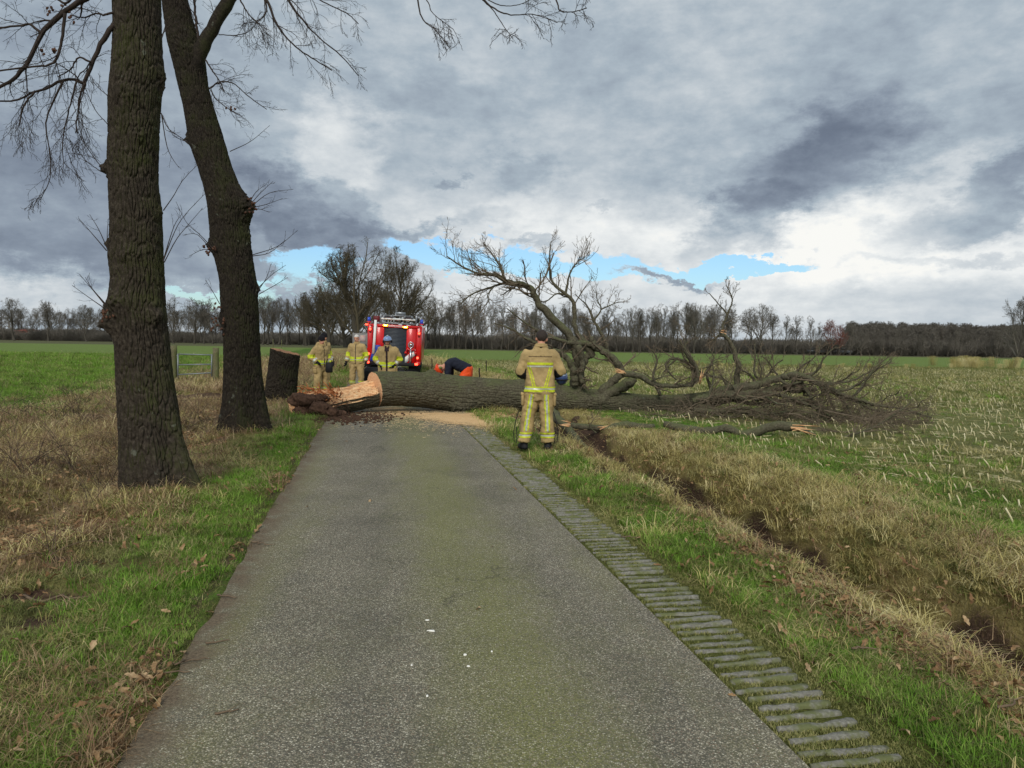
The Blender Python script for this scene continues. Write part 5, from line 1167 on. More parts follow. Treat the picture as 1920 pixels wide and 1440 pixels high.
    pts = np.zeros((K, 8, 3)); pts[:, 0] = s; d = unit(np.stack([rng.normal(.6, .8, K), rng.normal(-.25, .7, K), rng.normal(.05, .35, K)], 1)); l = rng.uniform(.5, 1.7, K)
    for j in range(1, 8):
        d = unit(d+rng.normal(0, .18, (K, 3))+[0, 0, -.03]); low = pts[:, j-1, 2] < .06; d[low, 2] = np.abs(d[low, 2])*.6; pts[:, j] = pts[:, j-1]+d*(l/7)[:, None]
    r = rng.uniform(.004, .015, K)[:, None]*np.linspace(1, .25, 8)[None]; m = MB(); add_branches(m, pts, r, 5)
    a, b = grow(rng, pts, r, 7, .45, (R(20), R(70)), 5, .16, (0, 0, .02), .1, 1., .6, .0042, zmin=.03); add_branches(m, a, b, 3)
    a, b = grow(rng, a, b, 4, .5, (R(20), R(60)), 4, .16, (0, 0, .02), .1, 1., .7, .0034, zmin=.02); add_branches(m, a, b, 3)
    o = m.build('brushwood', TWIGF); reparent(o, root, base); tag(o, kind='stuff')
    for (x, y, d, dr, n, Ls) in [(1167, 698, 17.15, (-1, -.2, .35), 9, .20), (1313, 716, 17.1, (.25, -.2, 1), 5, .30), (1545, 726, 16.7, (1, 0, .1), 6, .16), (1432, 741, 17.2, (.3, -.3, .3), 5, .10), (1358, 622, 17.5, (-1, 0, .3), 4, .06)]:
        o = splinter(None, x, y, d, dr, n, Ls, .022); reparent(o, root, base)
build_fallen()
def loose_branch(label, pts, d, w0, w1, d1, twn, seed, ends=()):
    e = empty('broken_branch', (0, 0, 0)); q, r = px_poly(pts, d, w0, w1, 34, d1); base = np.array([q[0, 0], q[0, 1], 0.]); e.location = tuple(base); tag(e, label, 'branch')
    rng = np.random.default_rng(seed); q[1:-1] += rng.normal(0, 1, (32, 3))*r[1:-1, None]*.12
    r = r*(1+.25*(fbm(np.linspace(0, 8, 34), 0*r, seed, 3)-.5)*2)
    m = MB(); m.tube(q, r, 14); o = m.build('limb', BARKF); reparent(o, e, base)
    if twn:
        m = MB(); twigs_from(m, rng, [(q[10:], r[10:])], twn, .55, (.03, -.02, .03), 4, 3, rmin=.0032, zmin=.02); o = m.build('twigs', TWIGF); reparent(o, e, base); tag(o, kind='stuff')
    for (x, y, dd, dr, n, Ls) in ends: o = splinter(None, x, y, dd, dr, n, Ls, .02, seed=seed); reparent(o, e, base)
loose_branch('long mossy broken branch lying on the stubble in front of the crushed crown', [(1245, 795), (1280, 802), (1330, 809), (1363, 803), (1395, 816), (1430, 804), (1467, 799), (1505, 801)], 13.7, 13, 17, 13.0, 0, 3, [(1488, 803, 12.9, (1, -.15, .02), 7, .42)])
loose_branch('thin forked branch curling at the right end of the long mossy branch', [(1500, 802), (1533, 820), (1563, 825), (1600, 814), (1640, 800), (1680, 775), (1705, 757)], 13.0, 9, 2.5, 13.6, 20, 4)
loose_branch('short dark broken branch with a pale torn end lying over the ditch', [(1060, 797), (1100, 800), (1140, 803), (1175, 797), (1225, 802)], 13.9, 10, 15, 14.2, 0, 5, [(1064, 796, 13.8, (-1, -.1, .1), 6, .14), (1126, 801, 13.8, (1, -.2, .5), 3, .16)])
loose_branch('thick branch sloping into the ditch just right of the standing firefighter', [(1028, 768), (1045, 785), (1065, 805), (1085, 828), (1097, 842)], 15.4, 20, 12, 12.4, 0, 6)
loose_branch('thin pale twig branch sticking up from the torn soil in the ditch', [(1118, 812), (1106, 800), (1112, 788)], 13.8, 3, 1.5, 13.8, 4, 7)

# sawdust drift under and in front of the log
def build_sawdust():
    n1, n2 = 160, 100; y = np.linspace(12.2, 19.5, n1); u = np.linspace(RL-.1, 3.0, n2); U, Y = np.meshgrid(u, y); X = U-RS*Y
    Z = np.where(U < RRT+.63, .018, np.maximum(land(X, Y), -.03)+.012+.02*(U > RRT+.5))
    V = np.stack([X, Y, Z], -1).reshape(-1, 3); i = (np.arange(n1-1)[:, None]*n2+np.arange(n2-1)[None]).ravel()
    me = mesh_np('sawdust', V, np.stack([i, i+1, i+n2+1, i+n2], 1), mats=[SAW])
    c = np.exp(-((Y-16.0-.1*U)/.75)**2)*.75*ss(U, -1., .6)+.95*np.exp(-((Y-15.1)/.9)**2-((U-1.9)/.95)**2)+.75*np.exp(-((Y-17.4)/.6)**2-((U-.3)/.9)**2)+.5*np.exp(-((Y-14.2)/.9)**2-((U-2.2)/.5)**2)
    at = me.attributes.new('cover', 'FLOAT', 'POINT'); at.data.foreach_set('value', np.clip(c*.82, 0, 1).ravel().astype(np.float32))
    tag(link('sawdust', me), 'pale orange sawdust spread on the road under and before the log', 'sawdust', kind='stuff')
    rng = np.random.default_rng(6); n = 2600; yy = rng.normal(15.4, 1.1, n); uu = rng.normal(1.3, 1.0, n); k = (uu > RL) & (yy > 11.5); yy, uu = yy[k], uu[k]; xx = uu-RS*yy
    CHIPM = plain('pale_chip', lin(214, 190, 150), .9, .2, 30)
    def chip(s):
        g = np.random.default_rng(s); m = MB()
        for j in range(5): m.box(g.normal(0, .03, 3)*[1, 1, .1]+[0, 0, .004], (.009*g.uniform(.5, 1.5), .004, .003), Matrix.Rotation(g.uniform(0, 3), 3, 'Z'))
        return bpy.data.objects.new('chip', m.mesh('chip', [CHIPM], False))
    scatter('wood_chips', np.stack([xx, yy, np.where(uu < RRT, .012, np.maximum(land(xx, yy), -.02)+.03)], 1), rng.uniform(0, 6, len(xx)), rng.uniform(.7, 1.6, len(xx)), [chip(k) for k in range(3)], rng.integers(0, 3, len(xx)), 'tiny pale wood chips scattered around the sawdust', 'wood chips')
    # crumbs of earth by the roots
    n = 700; px = rng.normal(655, 45, n); py = rng.normal(785, 5, n); q = np.array([G(a, b) for a, b in zip(px, py)]); q[:, 2] = .015+.0*px
    def crumb(s):
        m = MB(); m.ell((0, 0, .008), (.03, .022, .016), 7, 5); v = m.V[0]; v *= 1+.3*np.random.default_rng(s).normal(0, 1, (len(v), 1)); return bpy.data.objects.new('crumb', m.mesh('crumb', [SOILM]))
    scatter('soil_crumbs', q, rng.uniform(0, 6, n), rng.uniform(.3, 1.3, n), [crumb(k) for k in range(3)], rng.integers(0, 3, n), 'dark crumbs of soil fallen from the torn roots onto the road', 'soil')
build_sawdust()
def build_sticks():
    spots = [((1180, 1010), 0), ((426, 1122), 1), ((408, 1208), 2), ((322, 1265), 3), ((425, 1340), 4), ((490, 1022), 5), ((355, 1245), 6), ((120, 1118), 7), ((1620, 1235), 8), ((1900, 1340), 9)]
    labs = ['thin dead stick on the right verge grass', 'short dark stick on the road beside the left edge', 'small brown stick on the asphalt near the left edge', 'curved twig on the dirt at the left road edge', 'tiny pale twig lying alone on the asphalt', 'straight light brown stick across the left road edge', 'forked twig among the dirt at the left road edge', 'long bent dead branch lying in the left verge grass', 'short dark stick between the pavers and the ditch', 'dark stick at the bottom right by the ditch']
    for (xy, s), lb_ in zip(spots, labs):
        rng = np.random.default_rng(70+s); c = G(*xy); L_ = [.12, .16, .12, .2, .1, .22, .2, .5, .14, .22][s]; a = rng.uniform(-.6, .6); d = np.array([math.cos(a), math.sin(a), 0])
        n = 8; t = np.linspace(-.5, .5, n)[:, None]; p = t*d*L_+rng.normal(0, .012*L_/.2, (n, 3))*[1, 1, .2]; z = gz(c[0], c[1]); u = c[0]+RS*c[1]; p[:, 2] = .014+np.abs(p[:, 2])+(.04 if (u < RL or u > RRT+.5) else 0)
        m = MB(); m.tube(p, np.linspace(.006, .0025, n)*(1.6 if s == 7 else 1), 6); q = p[3]; m.tube([q, q+[.03*rng.normal(), .05, .012]], [.003, .001], 4)
        o = m.build('stick', STICK); o.location = (c[0], c[1], z if (u < RL or u > RRT+.5) else 0.0); tag(o, lb_, 'stick', 'dead sticks on the ground')
    WH = plain('white_spot', lin(226, 224, 216), .8, .05)
    for k, (xy, lb_, s) in enumerate([((808, 1187), 'largest smeared white bird dropping in the middle of the road', (.022, .006)), ((801, 1167), 'thin white streak just above the largest white smear', (.012, .003)), ((872, 1232), 'round white spot on the road right of the largest smear', (.009, .007)), ((922, 1226), 'faint small white fleck furthest right on the road', (.005, .005)), ((772, 1252), 'small white fleck low and left of the round spot', (.005, .004)), ((801, 1310), 'lowest white fleck in the middle of the road', (.005, .006)), ((878, 1254), 'flat white fleck just below the round white spot', (.008, .004))]):
        rng = np.random.default_rng(k); c = G(*xy); n = 22; a = np.arange(n)*2*np.pi/n; rr = 1+.35*(fbm(np.cos(a)*1.5+k, np.sin(a)*1.5, 9, 3)-.5)*2
        Vv = [[0, 0, .004]]+[[s[0]*r*math.cos(t)*.8, s[1]*r*math.sin(t)+s[0]*.4*math.sin(t*2+k)*.3, .003] for t, r in zip(a, rr)]+[[s[0]*r*math.cos(t), s[1]*r*math.sin(t)*1.2+s[0]*.4*math.sin(t*2+k)*.3, -.002] for t, r in zip(a, rr)]
        m = MB(); m.add(Vv, [[1+i, 1+n+i, 1+n+(i+1) % n, 1+(i+1) % n] for i in range(n)], [[0, 1+i, 1+(i+1) % n] for i in range(n)]); o = m.build('bird_dropping', WH); u = c[0]+RS*c[1]; o.location = (c[0], c[1], .012*(1-(2*(u-RL)/(RRT-RL)-1)**2)+.002); tag(o, lb_, 'bird dropping', 'white droppings on the road')
build_sticks()
# brambles and weeds poking up on the left
def build_brambles():
    def bramble(s):
        rng = np.random.default_rng(s); m = MB(); K = 7; p = np.zeros((K, 9, 3)); d = unit(np.concatenate([rng.normal(0, .6, (K, 2)), np.ones((K, 1))], 1)); p[:, 0, :2] = rng.normal(0, .05, (K, 2))
        for j in range(1, 9): d = unit(d+[0, 0, -.16]+rng.normal(0, .07, (K, 3))); p[:, j] = p[:, j-1]+d*.075
        r = np.full((K, 9), .0032)*np.linspace(1, .5, 9); add_branches(m, p, r, 4); q, w = grow(rng, p, r, 4, .3, (R(30), R(70)), 4, .12, (0, 0, -.03), .2, 1, .6, .0014); add_branches(m, q, w, 3)
        return bpy.data.objects.new('bramble', m.mesh('bramble', [TWIG if s % 2 else STICK]))
    PT = []
    for (y0, y1, d) in [(4, 9, .9), (9, 18, .35), (18, 30, .08)]:
        x, y = sample(11*d, y0, y1); u = x+RS*y; k = (u < -2.3) & (RNG.random(len(x)) < .25+1.2*ss(vnoise(x*.8, y*.8, 5), .55, .8)) & (u > -9); PT.append(np.stack([x[k], y[k], land(x[k], y[k])], 1))
    PT = np.concatenate(PT); n = len(PT)
    scatter('brambles', PT, RNG.uniform(0, 6.28, n), RNG.uniform(.5, 1.3, n), [bramble(k) for k in range(4)], RNG.integers(0, 4, n), 'leafless dark bramble shoots in the rough grass on the left', 'brambles')
build_brambles()
# ------------------------------------------------------------------ people
SKIN = plain('skin', lin(196, 142, 118), .55, .12, 20); HAIRD = plain('dark_hair', lin(52, 44, 40), .8, .3, 60); HAIRW = plain('white_hair', lin(196, 192, 186), .8, .15, 60)
TAN = plain('tan_fire_fabric', lin(164, 141, 97), .9, .24, 5, bs=.35); TANS = plain('tan_seam', lin(104, 86, 58), .9, .1)
YEL = plain('yellow_reflective_tape', lin(190, 200, 44), .6, .16, 22); SIL = plain('silver_reflective_tape', lin(176, 180, 168), .35, .08, 12, .6)
BLK = plain('black_rubber', lin(26, 26, 28), .7, .25, 12); KNIT = plain('black_knit', lin(22, 20, 24), .95, .3, 40); NAVY = plain('navy_fabric', lin(26, 30, 44), .85, .25, 12)
ORG = plain('orange_signal_fabric', lin(240, 84, 32), .6, .12, 9); ORGH = plain('orange_helmet_shell', lin(236, 76, 28), .35, .08, 9, .5); HELB = plain('blue_white_helmet', lin(120, 146, 186), .3, .35, 14, .5)
DARKBR = plain('dark_undershirt', lin(46, 34, 34), .9, .2)
def remesh(mb, voxel, smooth=2, fold=0.0, seed=0, fscale=9.):
    me = mb.mesh('tmp', []); o = bpy.data.objects.new('tmp', me); COL.objects.link(o)
    md = o.modifiers.new('r', 'REMESH'); md.mode = 'VOXEL'; md.voxel_size = voxel; md.use_smooth_shade = True
    if smooth: sm = o.modifiers.new('s', 'SMOOTH'); sm.factor = .5; sm.iterations = smooth
    dg = bpy.context.evaluated_depsgraph_get(); ev = o.evaluated_get(dg); m2 = bpy.data.meshes.new_from_object(ev)
    bpy.data.objects.remove(o); bpy.data.meshes.remove(me)
    n = len(m2.vertices); V = np.zeros(n*3, np.float32); m2.vertices.foreach_get('co', V); V = V.reshape(-1, 3).astype(float)
    N = np.zeros(n*3, np.float32); m2.vertices.foreach_get('normal', N); N = N.reshape(-1, 3)
    Q = np.array([p.vertices[:] for p in m2.polygons if len(p.vertices) == 4]); bpy.data.meshes.remove(m2)
    if fold:
        f = fbm(V[:, 0]*fscale+V[:, 2]*fscale*.35+3, V[:, 2]*fscale*.8+V[:, 1]*fscale*.5, seed, 3)
        f = 1-np.abs(2*f-1)*2.2; f2 = fbm(V[:, 0]*fscale*2.3-V[:, 2]*2, V[:, 2]*fscale*1.5+V[:, 1]*6, seed+5, 3)-.5
        V = V+N*(fold*f+fold*.7*f2)[:, None]
    return V, Q, N
def loft(mb, pts, rx, ry, lat, k=22, pw=2.4):
    "elliptical sections along pts; lat = sideways axis"
    pts = np.asarray(pts, float); tan = unit(np.gradient(pts, axis=0)); lat = np.asarray(lat, float); a = np.arange(k)*2*np.pi/k; V = []
    c = np.sign(np.cos(a))*np.abs(np.cos(a))**(2/pw); s = np.sign(np.sin(a))*np.abs(np.sin(a))**(2/pw)
    for p, t, x, y in zip(pts, tan, rx, ry):
        l = unit(lat-(lat@t)*t); d = np.cross(t, l); V.append(p+np.outer(c*x, l)+np.outer(s*y, d))
    V = np.concatenate(V); n = len(pts); i = np.array([r*k+j for r in range(n-1) for j in range(k)]); j2 = np.array([r*k+(j+1) % k for r in range(n-1) for j in range(k)])
    Q = np.stack([i, j2, j2+k, i+k], 1); T = [[n*k, (j+1) % k, j] for j in range(k)]+[[n*k+1, (n-1)*k+j, (n-1)*k+(j+1) % k] for j in range(k)]
    mb.add(np.vstack([V, pts[0], pts[-1]]), Q, T)
def chain(mb, pts, rad, n=14, k=12):
    q = smooth_poly(np.column_stack([np.array(pts, float), np.array(rad, float)]), n); mb.tube(q[:, :3], q[:, 3], k)
def patch(V, Q, N, mask_fn, off, name, mt, parent):
    C = V[Q].mean(1); k = mask_fn(C)
    if k.sum() == 0: return None
    q = Q[k]; u, inv = np.unique(q, return_inverse=True); W = V[u]+N[u]*off
    return link(name, mesh_np(name, W, inv.reshape(q.shape), mats=[mt]), parent)
def hand(mb, c, d, side, curl=.6, s=1.):
    "palm and five bent fingers; d direction of the forearm, side the thumb side"
    d = unit(np.array(d, float)); side = unit(np.array(side, float)-(np.array(side, float)@d)*d); nn = np.cross(d, side); c = np.array(c, float)
    mb.tube([c, c+d*.045*s, c+d*.09*s], [.028*s, .036*s, .032*s], 10)
    for j, (o, L_) in enumerate(((.028, .070), (.010, .080), (-.009, .074), (-.027, .058))):
        p = c+d*.085*s+side*o*s; pts = [p]; dd = d.copy()
        for q in range(3): dd = unit(dd*math.cos(curl*.55)+nn*math.sin(curl*.55)); pts.append(pts[-1]+dd*L_*s/3)
        mb.tube(pts, [.0105*s, .010*s, .009*s, .007*s], 7)
    p = c+d*.03*s+side*.028*s; mb.tube([p, p+unit(side+d*.6)*.03*s, p+unit(side*.5+d+nn*.5)*.062*s], [.013*s, .012*s, .009*s], 7)
def person(label, loc, rz, J, kind, h=1.0, vox=.013, hair='dark', stripes='back', glove=True, seed=0, torso=None, group=None, collar=True, openj=False):
    """J joints in metres, local frame: x right as seen from behind, y forward, z up. kind: fire / worker"""
    e = empty('person', loc, rz); e.scale = (h, h, h); tag(e, label, 'person', group)
    pel, chest, neck, head = [np.array(J[k], float) for k in ('pelvis', 'chest', 'neck', 'head')]
    lat = np.array([1., 0, 0]); fwd = np.array([0, 1., 0])
    if 'lat' in J: lat = np.array(J['lat'], float)
    # body: one continuous skin mesh with legs, trunk, arms, neck and head
    b = MB(); upn = unit(head-neck); hf = np.array(J.get('face', (0, 1, 0)), float); hf = unit(hf-(hf@upn)*upn); hl = np.cross(hf, upn)
    RM = np.stack([hl, hf, upn], 1); H = lambda x, y, z: head+RM@np.array([x, y, z])
    loft(b, [pel-[0, 0, .06], pel+[0, 0, .02], (pel+chest)/2, chest, chest*.35+neck*.65, neck], [.14, .155, .135, .165, .13, .06], [.09, .10, .09, .105, .085, .055], lat)
    chain(b, [neck-upn*.05, neck+upn*.03, head-upn*.02], [.062, .056, .058], 6, 12)
    b.ell(H(0, -.008, .035), (.078, .098, .098), 20, 14, RM); b.ell(H(0, .022, -.045), (.058, .070, .072), 16, 10, RM); b.ell(H(0, .050, -.088), (.028, .024, .022), 10, 8, RM)
    b.tube([H(0, .086, .022), H(0, .112, -.018), H(0, .095, -.032)], [.009, .015, .014], 8); b.ell(H(0, .084, -.062), (.026, .012, .011), 10, 6, RM); b.ell(H(0, .076, .038), (.052, .016, .010), 12, 6, RM)
    for s in (-1, 1): b.ell(H(s*.080, -.008, -.008), (.012, .020, .032), 8, 8, RM)
    for s, side in ((-1, 'L'), (1, 'R')):
        hip, knee, ank, sh, el, wr = [np.array(J[k+side], float) for k in ('hip', 'knee', 'ankle', 'sh', 'elbow', 'wrist')]
        chain(b, [hip+[0, 0, .04], hip*.5+knee*.5, knee, knee*.5+ank*.5, ank], [.088, .072, .055, .055, .042], 14)
        chain(b, [chest*.3+sh*.7, sh, sh*.5+el*.5, el, el*.5+wr*.5, wr], [.06, .060, .050, .042, .040, .030], 14, 10)
        toe = np.array(J.get('toe'+side, ank+[s*.03, .16, -.05]), float); chain(b, [ank, ank*.4+toe*.6+[0, 0, -.01], toe], [.04, .042, .034], 6, 8)
        if not glove: hand(b, wr, wr-el, np.array(J.get('thumb'+side, (0, 1, 0)), float))
    V, Q, N = remesh(b, vox*.85, 1); me = mesh_np('body', V, Q, mats=[SKIN, HAIRD if hair == 'dark' else HAIRW, plain('mouth_line', lin(140, 84, 76)) if 'mouth_line' not in MATS else MATS['mouth_line'], BLK])
    C = V[Q].mean(1); loc_ = (C-head)@RM; r = np.linalg.norm(loc_, axis=1); mi = np.zeros(len(Q), np.int32)
    mth = (loc_[:, 1] > .07) & (np.abs(loc_[:, 2]+.062) < .006) & (np.abs(loc_[:, 0]) < .024); mi[mth] = 2
    eye = (loc_[:, 1] > .06) & (np.abs(loc_[:, 2]-.018) < .007) & (np.abs(np.abs(loc_[:, 0])-.032) < .012); mi[eye] = 3
    me.polygons.foreach_set('material_index', mi); link('body', me, e)
    # hair cap
    if hair in ('dark', 'white'):
        hm = MB(); hm.ell(H(0, -.012, .040), (.086, .103, .102), 26, 18, RM); hv = hm.V[0]; lo = (hv-head)@RM
        vn = fbm(lo[:, 0]*40, lo[:, 2]*40+lo[:, 1]*20, 5, 3); hv = hv+unit(hv-head)*((vn-.5)*.012)[:, None]
        lim = np.where(lo[:, 1] > .03, .062, np.where(lo[:, 1] > -.04, .005, -.055))
        keep = np.array([(lo[f, 2] > lim[f]-.004).all() for f in hm.Q[0]]); kt = np.array([(lo[f, 2] > lim[f]-.004).all() for f in hm.T[0]])
        link('hair', mesh_np('hair', hv, hm.Q[0][keep], hm.T[0][kt], mats=[HAIRD if hair == 'dark' else HAIRW]), e)
    elif hair == 'beanie':
        hm = MB(); hm.ell(H(0, -.012, .052), (.094, .110, .100), 22, 14, RM); hm.tube([H(0, -.01, .03)+RM@np.array([.094*math.cos(a), .108*math.sin(a), 0]) for a in np.linspace(0, 2*np.pi, 24)], .016, 8, False); hm.build('knit_cap', KNIT, e)
    elif hair in ('helmet', 'orange_helmet'):
        mt = HELB if hair == 'helmet' else ORGH; hm = MB(); hm.ell(H(0, -.01, .050), (.118, .142, .115), 26, 16, RM); v = hm.V[0]; lo = (v-head)@RM; keep = [(lo[f, 2] > .03).all() for f in hm.Q[0]]; kt = [(lo[f, 2] > .03).all() for f in hm.T[0]]
        ho = link('helmet', mesh_np('helmet', v, hm.Q[0][keep], hm.T[0][kt], mats=[mt]), e)
        m = MB(); m.tube([H(0, -.01, .036)+RM@np.array([.122*math.cos(a), .148*math.sin(a), 0]) for a in np.linspace(0, 2*np.pi, 28)], .009, 6, False); m.build('brim', BLK if hair == 'helmet' else mt, ho)
        m = MB(); m.box(H(0, -.01, .166), (.03, .16, .014), RM); m.build('crest', SIL if hair == 'helmet' else mt, ho)
        for s in (-1, 1): m = MB(); m.ell(H(s*.118, -.01, .0), (.022, .035, .045), 10, 8, RM); m.build('ear_muff', BLK if hair == 'helmet' else plain('ear_muff_green', lin(110, 120, 60), .6), ho)
        m = MB(); m.tube([H(-.085, .06, .01), H(-.05, .07, -.08), H(0, .07, -.11), H(.05, .07, -.08), H(.085, .06, .01)], .006, 5); m.build('chin_strap', BLK, ho)
    jm = TAN if kind == 'fire' else NAVY; tm = TAN if kind == 'fire' else ORG
    # jacket
    j = MB(); hem = J.get('hem', pel-[0, 0, .10]); hem = np.array(hem, float); ws = torso or ([.225, .222, .212, .230, .238, .125, .075], [.14, .142, .135, .145, .138, .10, .075])
    loft(j, [hem, pel+(chest-pel)*.05, (pel+chest)/2, chest, chest*.45+neck*.55+[0, 0, -.01], chest*.12+neck*.88, neck+upn*.045], ws[0], ws[1], lat)
    for s, side in ((-1, 'L'), (1, 'R')):
        sh, el, wr = [np.array(J[k+side], float) for k in ('sh', 'elbow', 'wrist')]
        chain(j, [chest*.35+sh*.65+[0, 0, -.01], sh, sh*.55+el*.45, el, el*.5+wr*.5, wr-(wr-el)*.10], [.088, .088, .080, .072, .066, .056], 16, 12)
    JV, JQ, JN = remesh(j, vox, 2, .014 if vox < .02 else .010, seed+2, 8.)
    jo = link('jacket', mesh_np('jacket', JV, JQ, mats=[jm]), e)
    # trousers
    t = MB(); loft(t, [pel+[0, 0, .06], pel-[0, 0, .02], pel-[0, 0, .12], pel-[0, 0, .22]], [.19, .20, .205, .17], [.125, .13, .13, .11], lat)
    for side in 'LR':
        hip, knee, ank = [np.array(J[k+side], float) for k in ('hip', 'knee', 'ankle')]
        chain(t, [hip-[0, 0, .06], hip*.55+knee*.45, knee, knee*.5+ank*.5, ank+[0, 0, .03]], [.118, .112, .098, .092, .088], 16, 14)
    TV, TQ, TN = remesh(t, vox, 2, .018 if vox < .02 else .012, seed+4, 7.)
    to = link('trousers', mesh_np('trousers', TV, TQ, mats=[tm]), e)
    for s, side in ((-1, 'L'), (1, 'R')):
        ank = np.array(J['ankle'+side], float); toe = np.array(J.get('toe'+side, ank+[s*.03, .17, -.05]), float); el, wr = np.array(J['elbow'+side], float), np.array(J['wrist'+side], float)
        m = MB(); chain(m, [ank+[0, 0, .16], ank+[0, 0, .03], ank*.75+toe*.25+[0, 0, -.02], toe], [.062, .058, .060, .046], 10, 12); heel = unit(ank-toe)*[1, 1, 0]; m.ell(ank+heel*.03+[0, 0, -.045], (.052, .052, .04), 10, 8)
        BV, BQ, BN = remesh(m, vox, 1); z0 = min(ank[2], toe[2])-.055; BV[:, 2] = np.maximum(BV[:, 2], z0); bo = link('boot', mesh_np('boot', BV, BQ, mats=[BLK]), e)
        if glove: m = MB(); chain(m, [wr-(wr-el)*.18, wr], [.050, .046], 4, 10); hand(m, wr-(wr-el)*.03, wr-el, np.array(J.get('thumb'+side, (0, 1, 0)), float), .7, 1.15); m.build('glove', BLK, e)
    if kind == 'fire':
        dm = lambda C: (C-pel)@unit(chest-pel)
        torso_ = lambda C: (np.abs((C-pel)@lat) < .235)
        zc = lambda C: C[:, 2]; w = .5*vox
        if stripes == 'back':
            zt = J.get('zt', 1.285); zb = J.get('zb', .925)
            back = lambda C: C[:, 1] < pel[1]+.02
            for z0, hh in ((zb-.027, .013), (zb+.027, .013)): patch(JV, JQ, JN, lambda C: (np.abs(zc(C)-z0) < hh) & torso_(C), .004, 'reflective_stripe', YEL, jo)
            patch(JV, JQ, JN, lambda C: (np.abs(zc(C)-zb) < .012) & torso_(C), .004, 'silver_stripe', SIL, jo)
            patch(JV, JQ, JN, lambda C: (np.abs(zc(C)-zt-.012) < .016) & (np.abs(C[:, 0]-pel[0]) < .19) & back(C), .004, 'reflective_stripe', YEL, jo)
            patch(JV, JQ, JN, lambda C: (np.abs(zc(C)-zt+.022) < .012) & (np.abs(C[:, 0]-pel[0]) < .19) & back(C), .004, 'silver_stripe', SIL, jo)
            for s in (-1, 1):
                f = lambda C, o: np.abs((C[:, 0]-pel[0])*s-(.075+(zc(C)-zb)/(zt-zb)*.095)-o)
                patch(JV, JQ, JN, lambda C: (np.minimum(f(C, -.016), f(C, .016)) < .0085) & (zc(C) > zb+.04) & (zc(C) < zt-.035) & back(C), .004, 'reflective_stripe', YEL, jo)
            patch(JV, JQ, JN, lambda C: (np.abs(zc(C)-1.405) < .008) & (np.abs(C[:, 0]-pel[0]) < .175) & back(C), .004, 'shoulder_seam', TANS, jo)
        elif stripes == 'front':
            zt = J.get('zt', 1.26); zb = J.get('zb', .95)
            patch(JV, JQ, JN, lambda C: (zc(C) > zb+.02) & (zc(C) < zb+.15+.10*np.abs(C[:, 0]-pel[0])) & torso_(C) & ((np.abs(C[:, 0]-pel[0]) > .022)), .004, 'yellow_panel', YEL, jo)
            patch(JV, JQ, JN, lambda C: (np.abs(zc(C)-zb-.07) < .014) & torso_(C), .007, 'silver_stripe', SIL, jo)
            patch(JV, JQ, JN, lambda C: (np.abs(C[:, 0]-pel[0]) < .014) & (C[:, 1] > 0), .006, 'zip', BLK, jo)
        # tapes round the sleeves
        for side in 'LR':
            sh, el, wr = [np.array(J[k+side], float) for k in ('sh', 'elbow', 'wrist')]
            ax = unit(wr-el); L_ = np.linalg.norm(wr-el)
            def near(C, a, bb, r=.13):
                d = unit(bb-a); tt = (C-a)@d; return (np.linalg.norm(C-a-tt[:, None]*d, axis=1) < r) & (tt > 0) & (tt < np.linalg.norm(bb-a))
            if stripes != 'back':
                patch(JV, JQ, JN, lambda C: near(C, el*.75+sh*.25, el*.75+wr*.25, .11) & (np.abs((C-pel)@lat) > .20), .005, 'yellow_sleeve_panel', YEL, jo)
                patch(JV, JQ, JN, lambda C: near(C, el*.45+wr*.55, el*.25+wr*.75, .10) & (np.abs((C-pel)@lat) > .14), .005, 'silver_stripe', SIL, jo)
            else: patch(JV, JQ, JN, lambda C: near(C, el+(el-wr)*.12, el*.55+wr*.45, .12) & (np.abs((C-pel)@lat) > .2) & (C[:, 1] < el[1]+.035), .005, 'elbow_pad', BLK, jo)
        for s, side in ((-1, 'L'), (1, 'R')):
            hip, knee, ank = [np.array(J[k+side], float) for k in ('hip', 'knee', 'ankle')]
            def leg(C):
                t_ = np.clip((hip[2]-C[:, 2])/(hip[2]-ank[2]), 0, 1); cx = np.interp(t_, [0, (hip[2]-knee[2])/(hip[2]-ank[2]), 1], [hip[0], knee[0], ank[0]]); return C[:, 0]-cx
            if stripes == 'back':
                for o in (-.024, .024): patch(TV, TQ, TN, lambda C: (np.abs(leg(C)-s*.004-o) < .010) & (C[:, 2] < hip[2]-.09) & (C[:, 2] > ank[2]+.20) & (C[:, 1] < 0) & (C[:, 0]*s > s*pel[0]-.005), .005, 'reflective_stripe', YEL, to)
                patch(TV, TQ, TN, lambda C: (np.abs(leg(C)-s*.004) < .013) & (C[:, 2] < hip[2]-.09) & (C[:, 2] > ank[2]+.20) & (C[:, 1] < 0) & (C[:, 0]*s > s*pel[0]-.005), .004, 'silver_stripe', SIL, to)
            for o, mt in ((.165, YEL), (.138, SIL), (.112, YEL)): patch(TV, TQ, TN, lambda C: (np.abs(C[:, 2]-ank[2]-o) < .012) & (np.abs(leg(C)) < .13) & (C[:, 0]*s > s*pel[0]-.005), .005, 'cuff_stripe', mt, to)
            # cargo pocket
            m = MB(); c = hip*.62+knee*.38+np.array([s*.125, -.01, 0]); m.bev(c, (.045, .16, .20), .018); m.bev(c+[s*.006, 0, .075], (.048, .165, .05), .012); m.build('pocket', TAN, to)
        if collar:
            m = MB(); m.tube([neck+upn*.045+lat*.082*math.cos(a)+np.cross(lat, upn)*-.082*math.sin(a)-[0, .0, 0] for a in np.linspace(0, 2*np.pi, 20)], .020, 8, False); m.tube([neck+upn*.015+lat*.090*math.cos(a)+np.cross(lat, upn)*-.09*math.sin(a) for a in np.linspace(0, 2*np.pi, 20)], .022, 8, False); m.build('collar', TAN, jo)
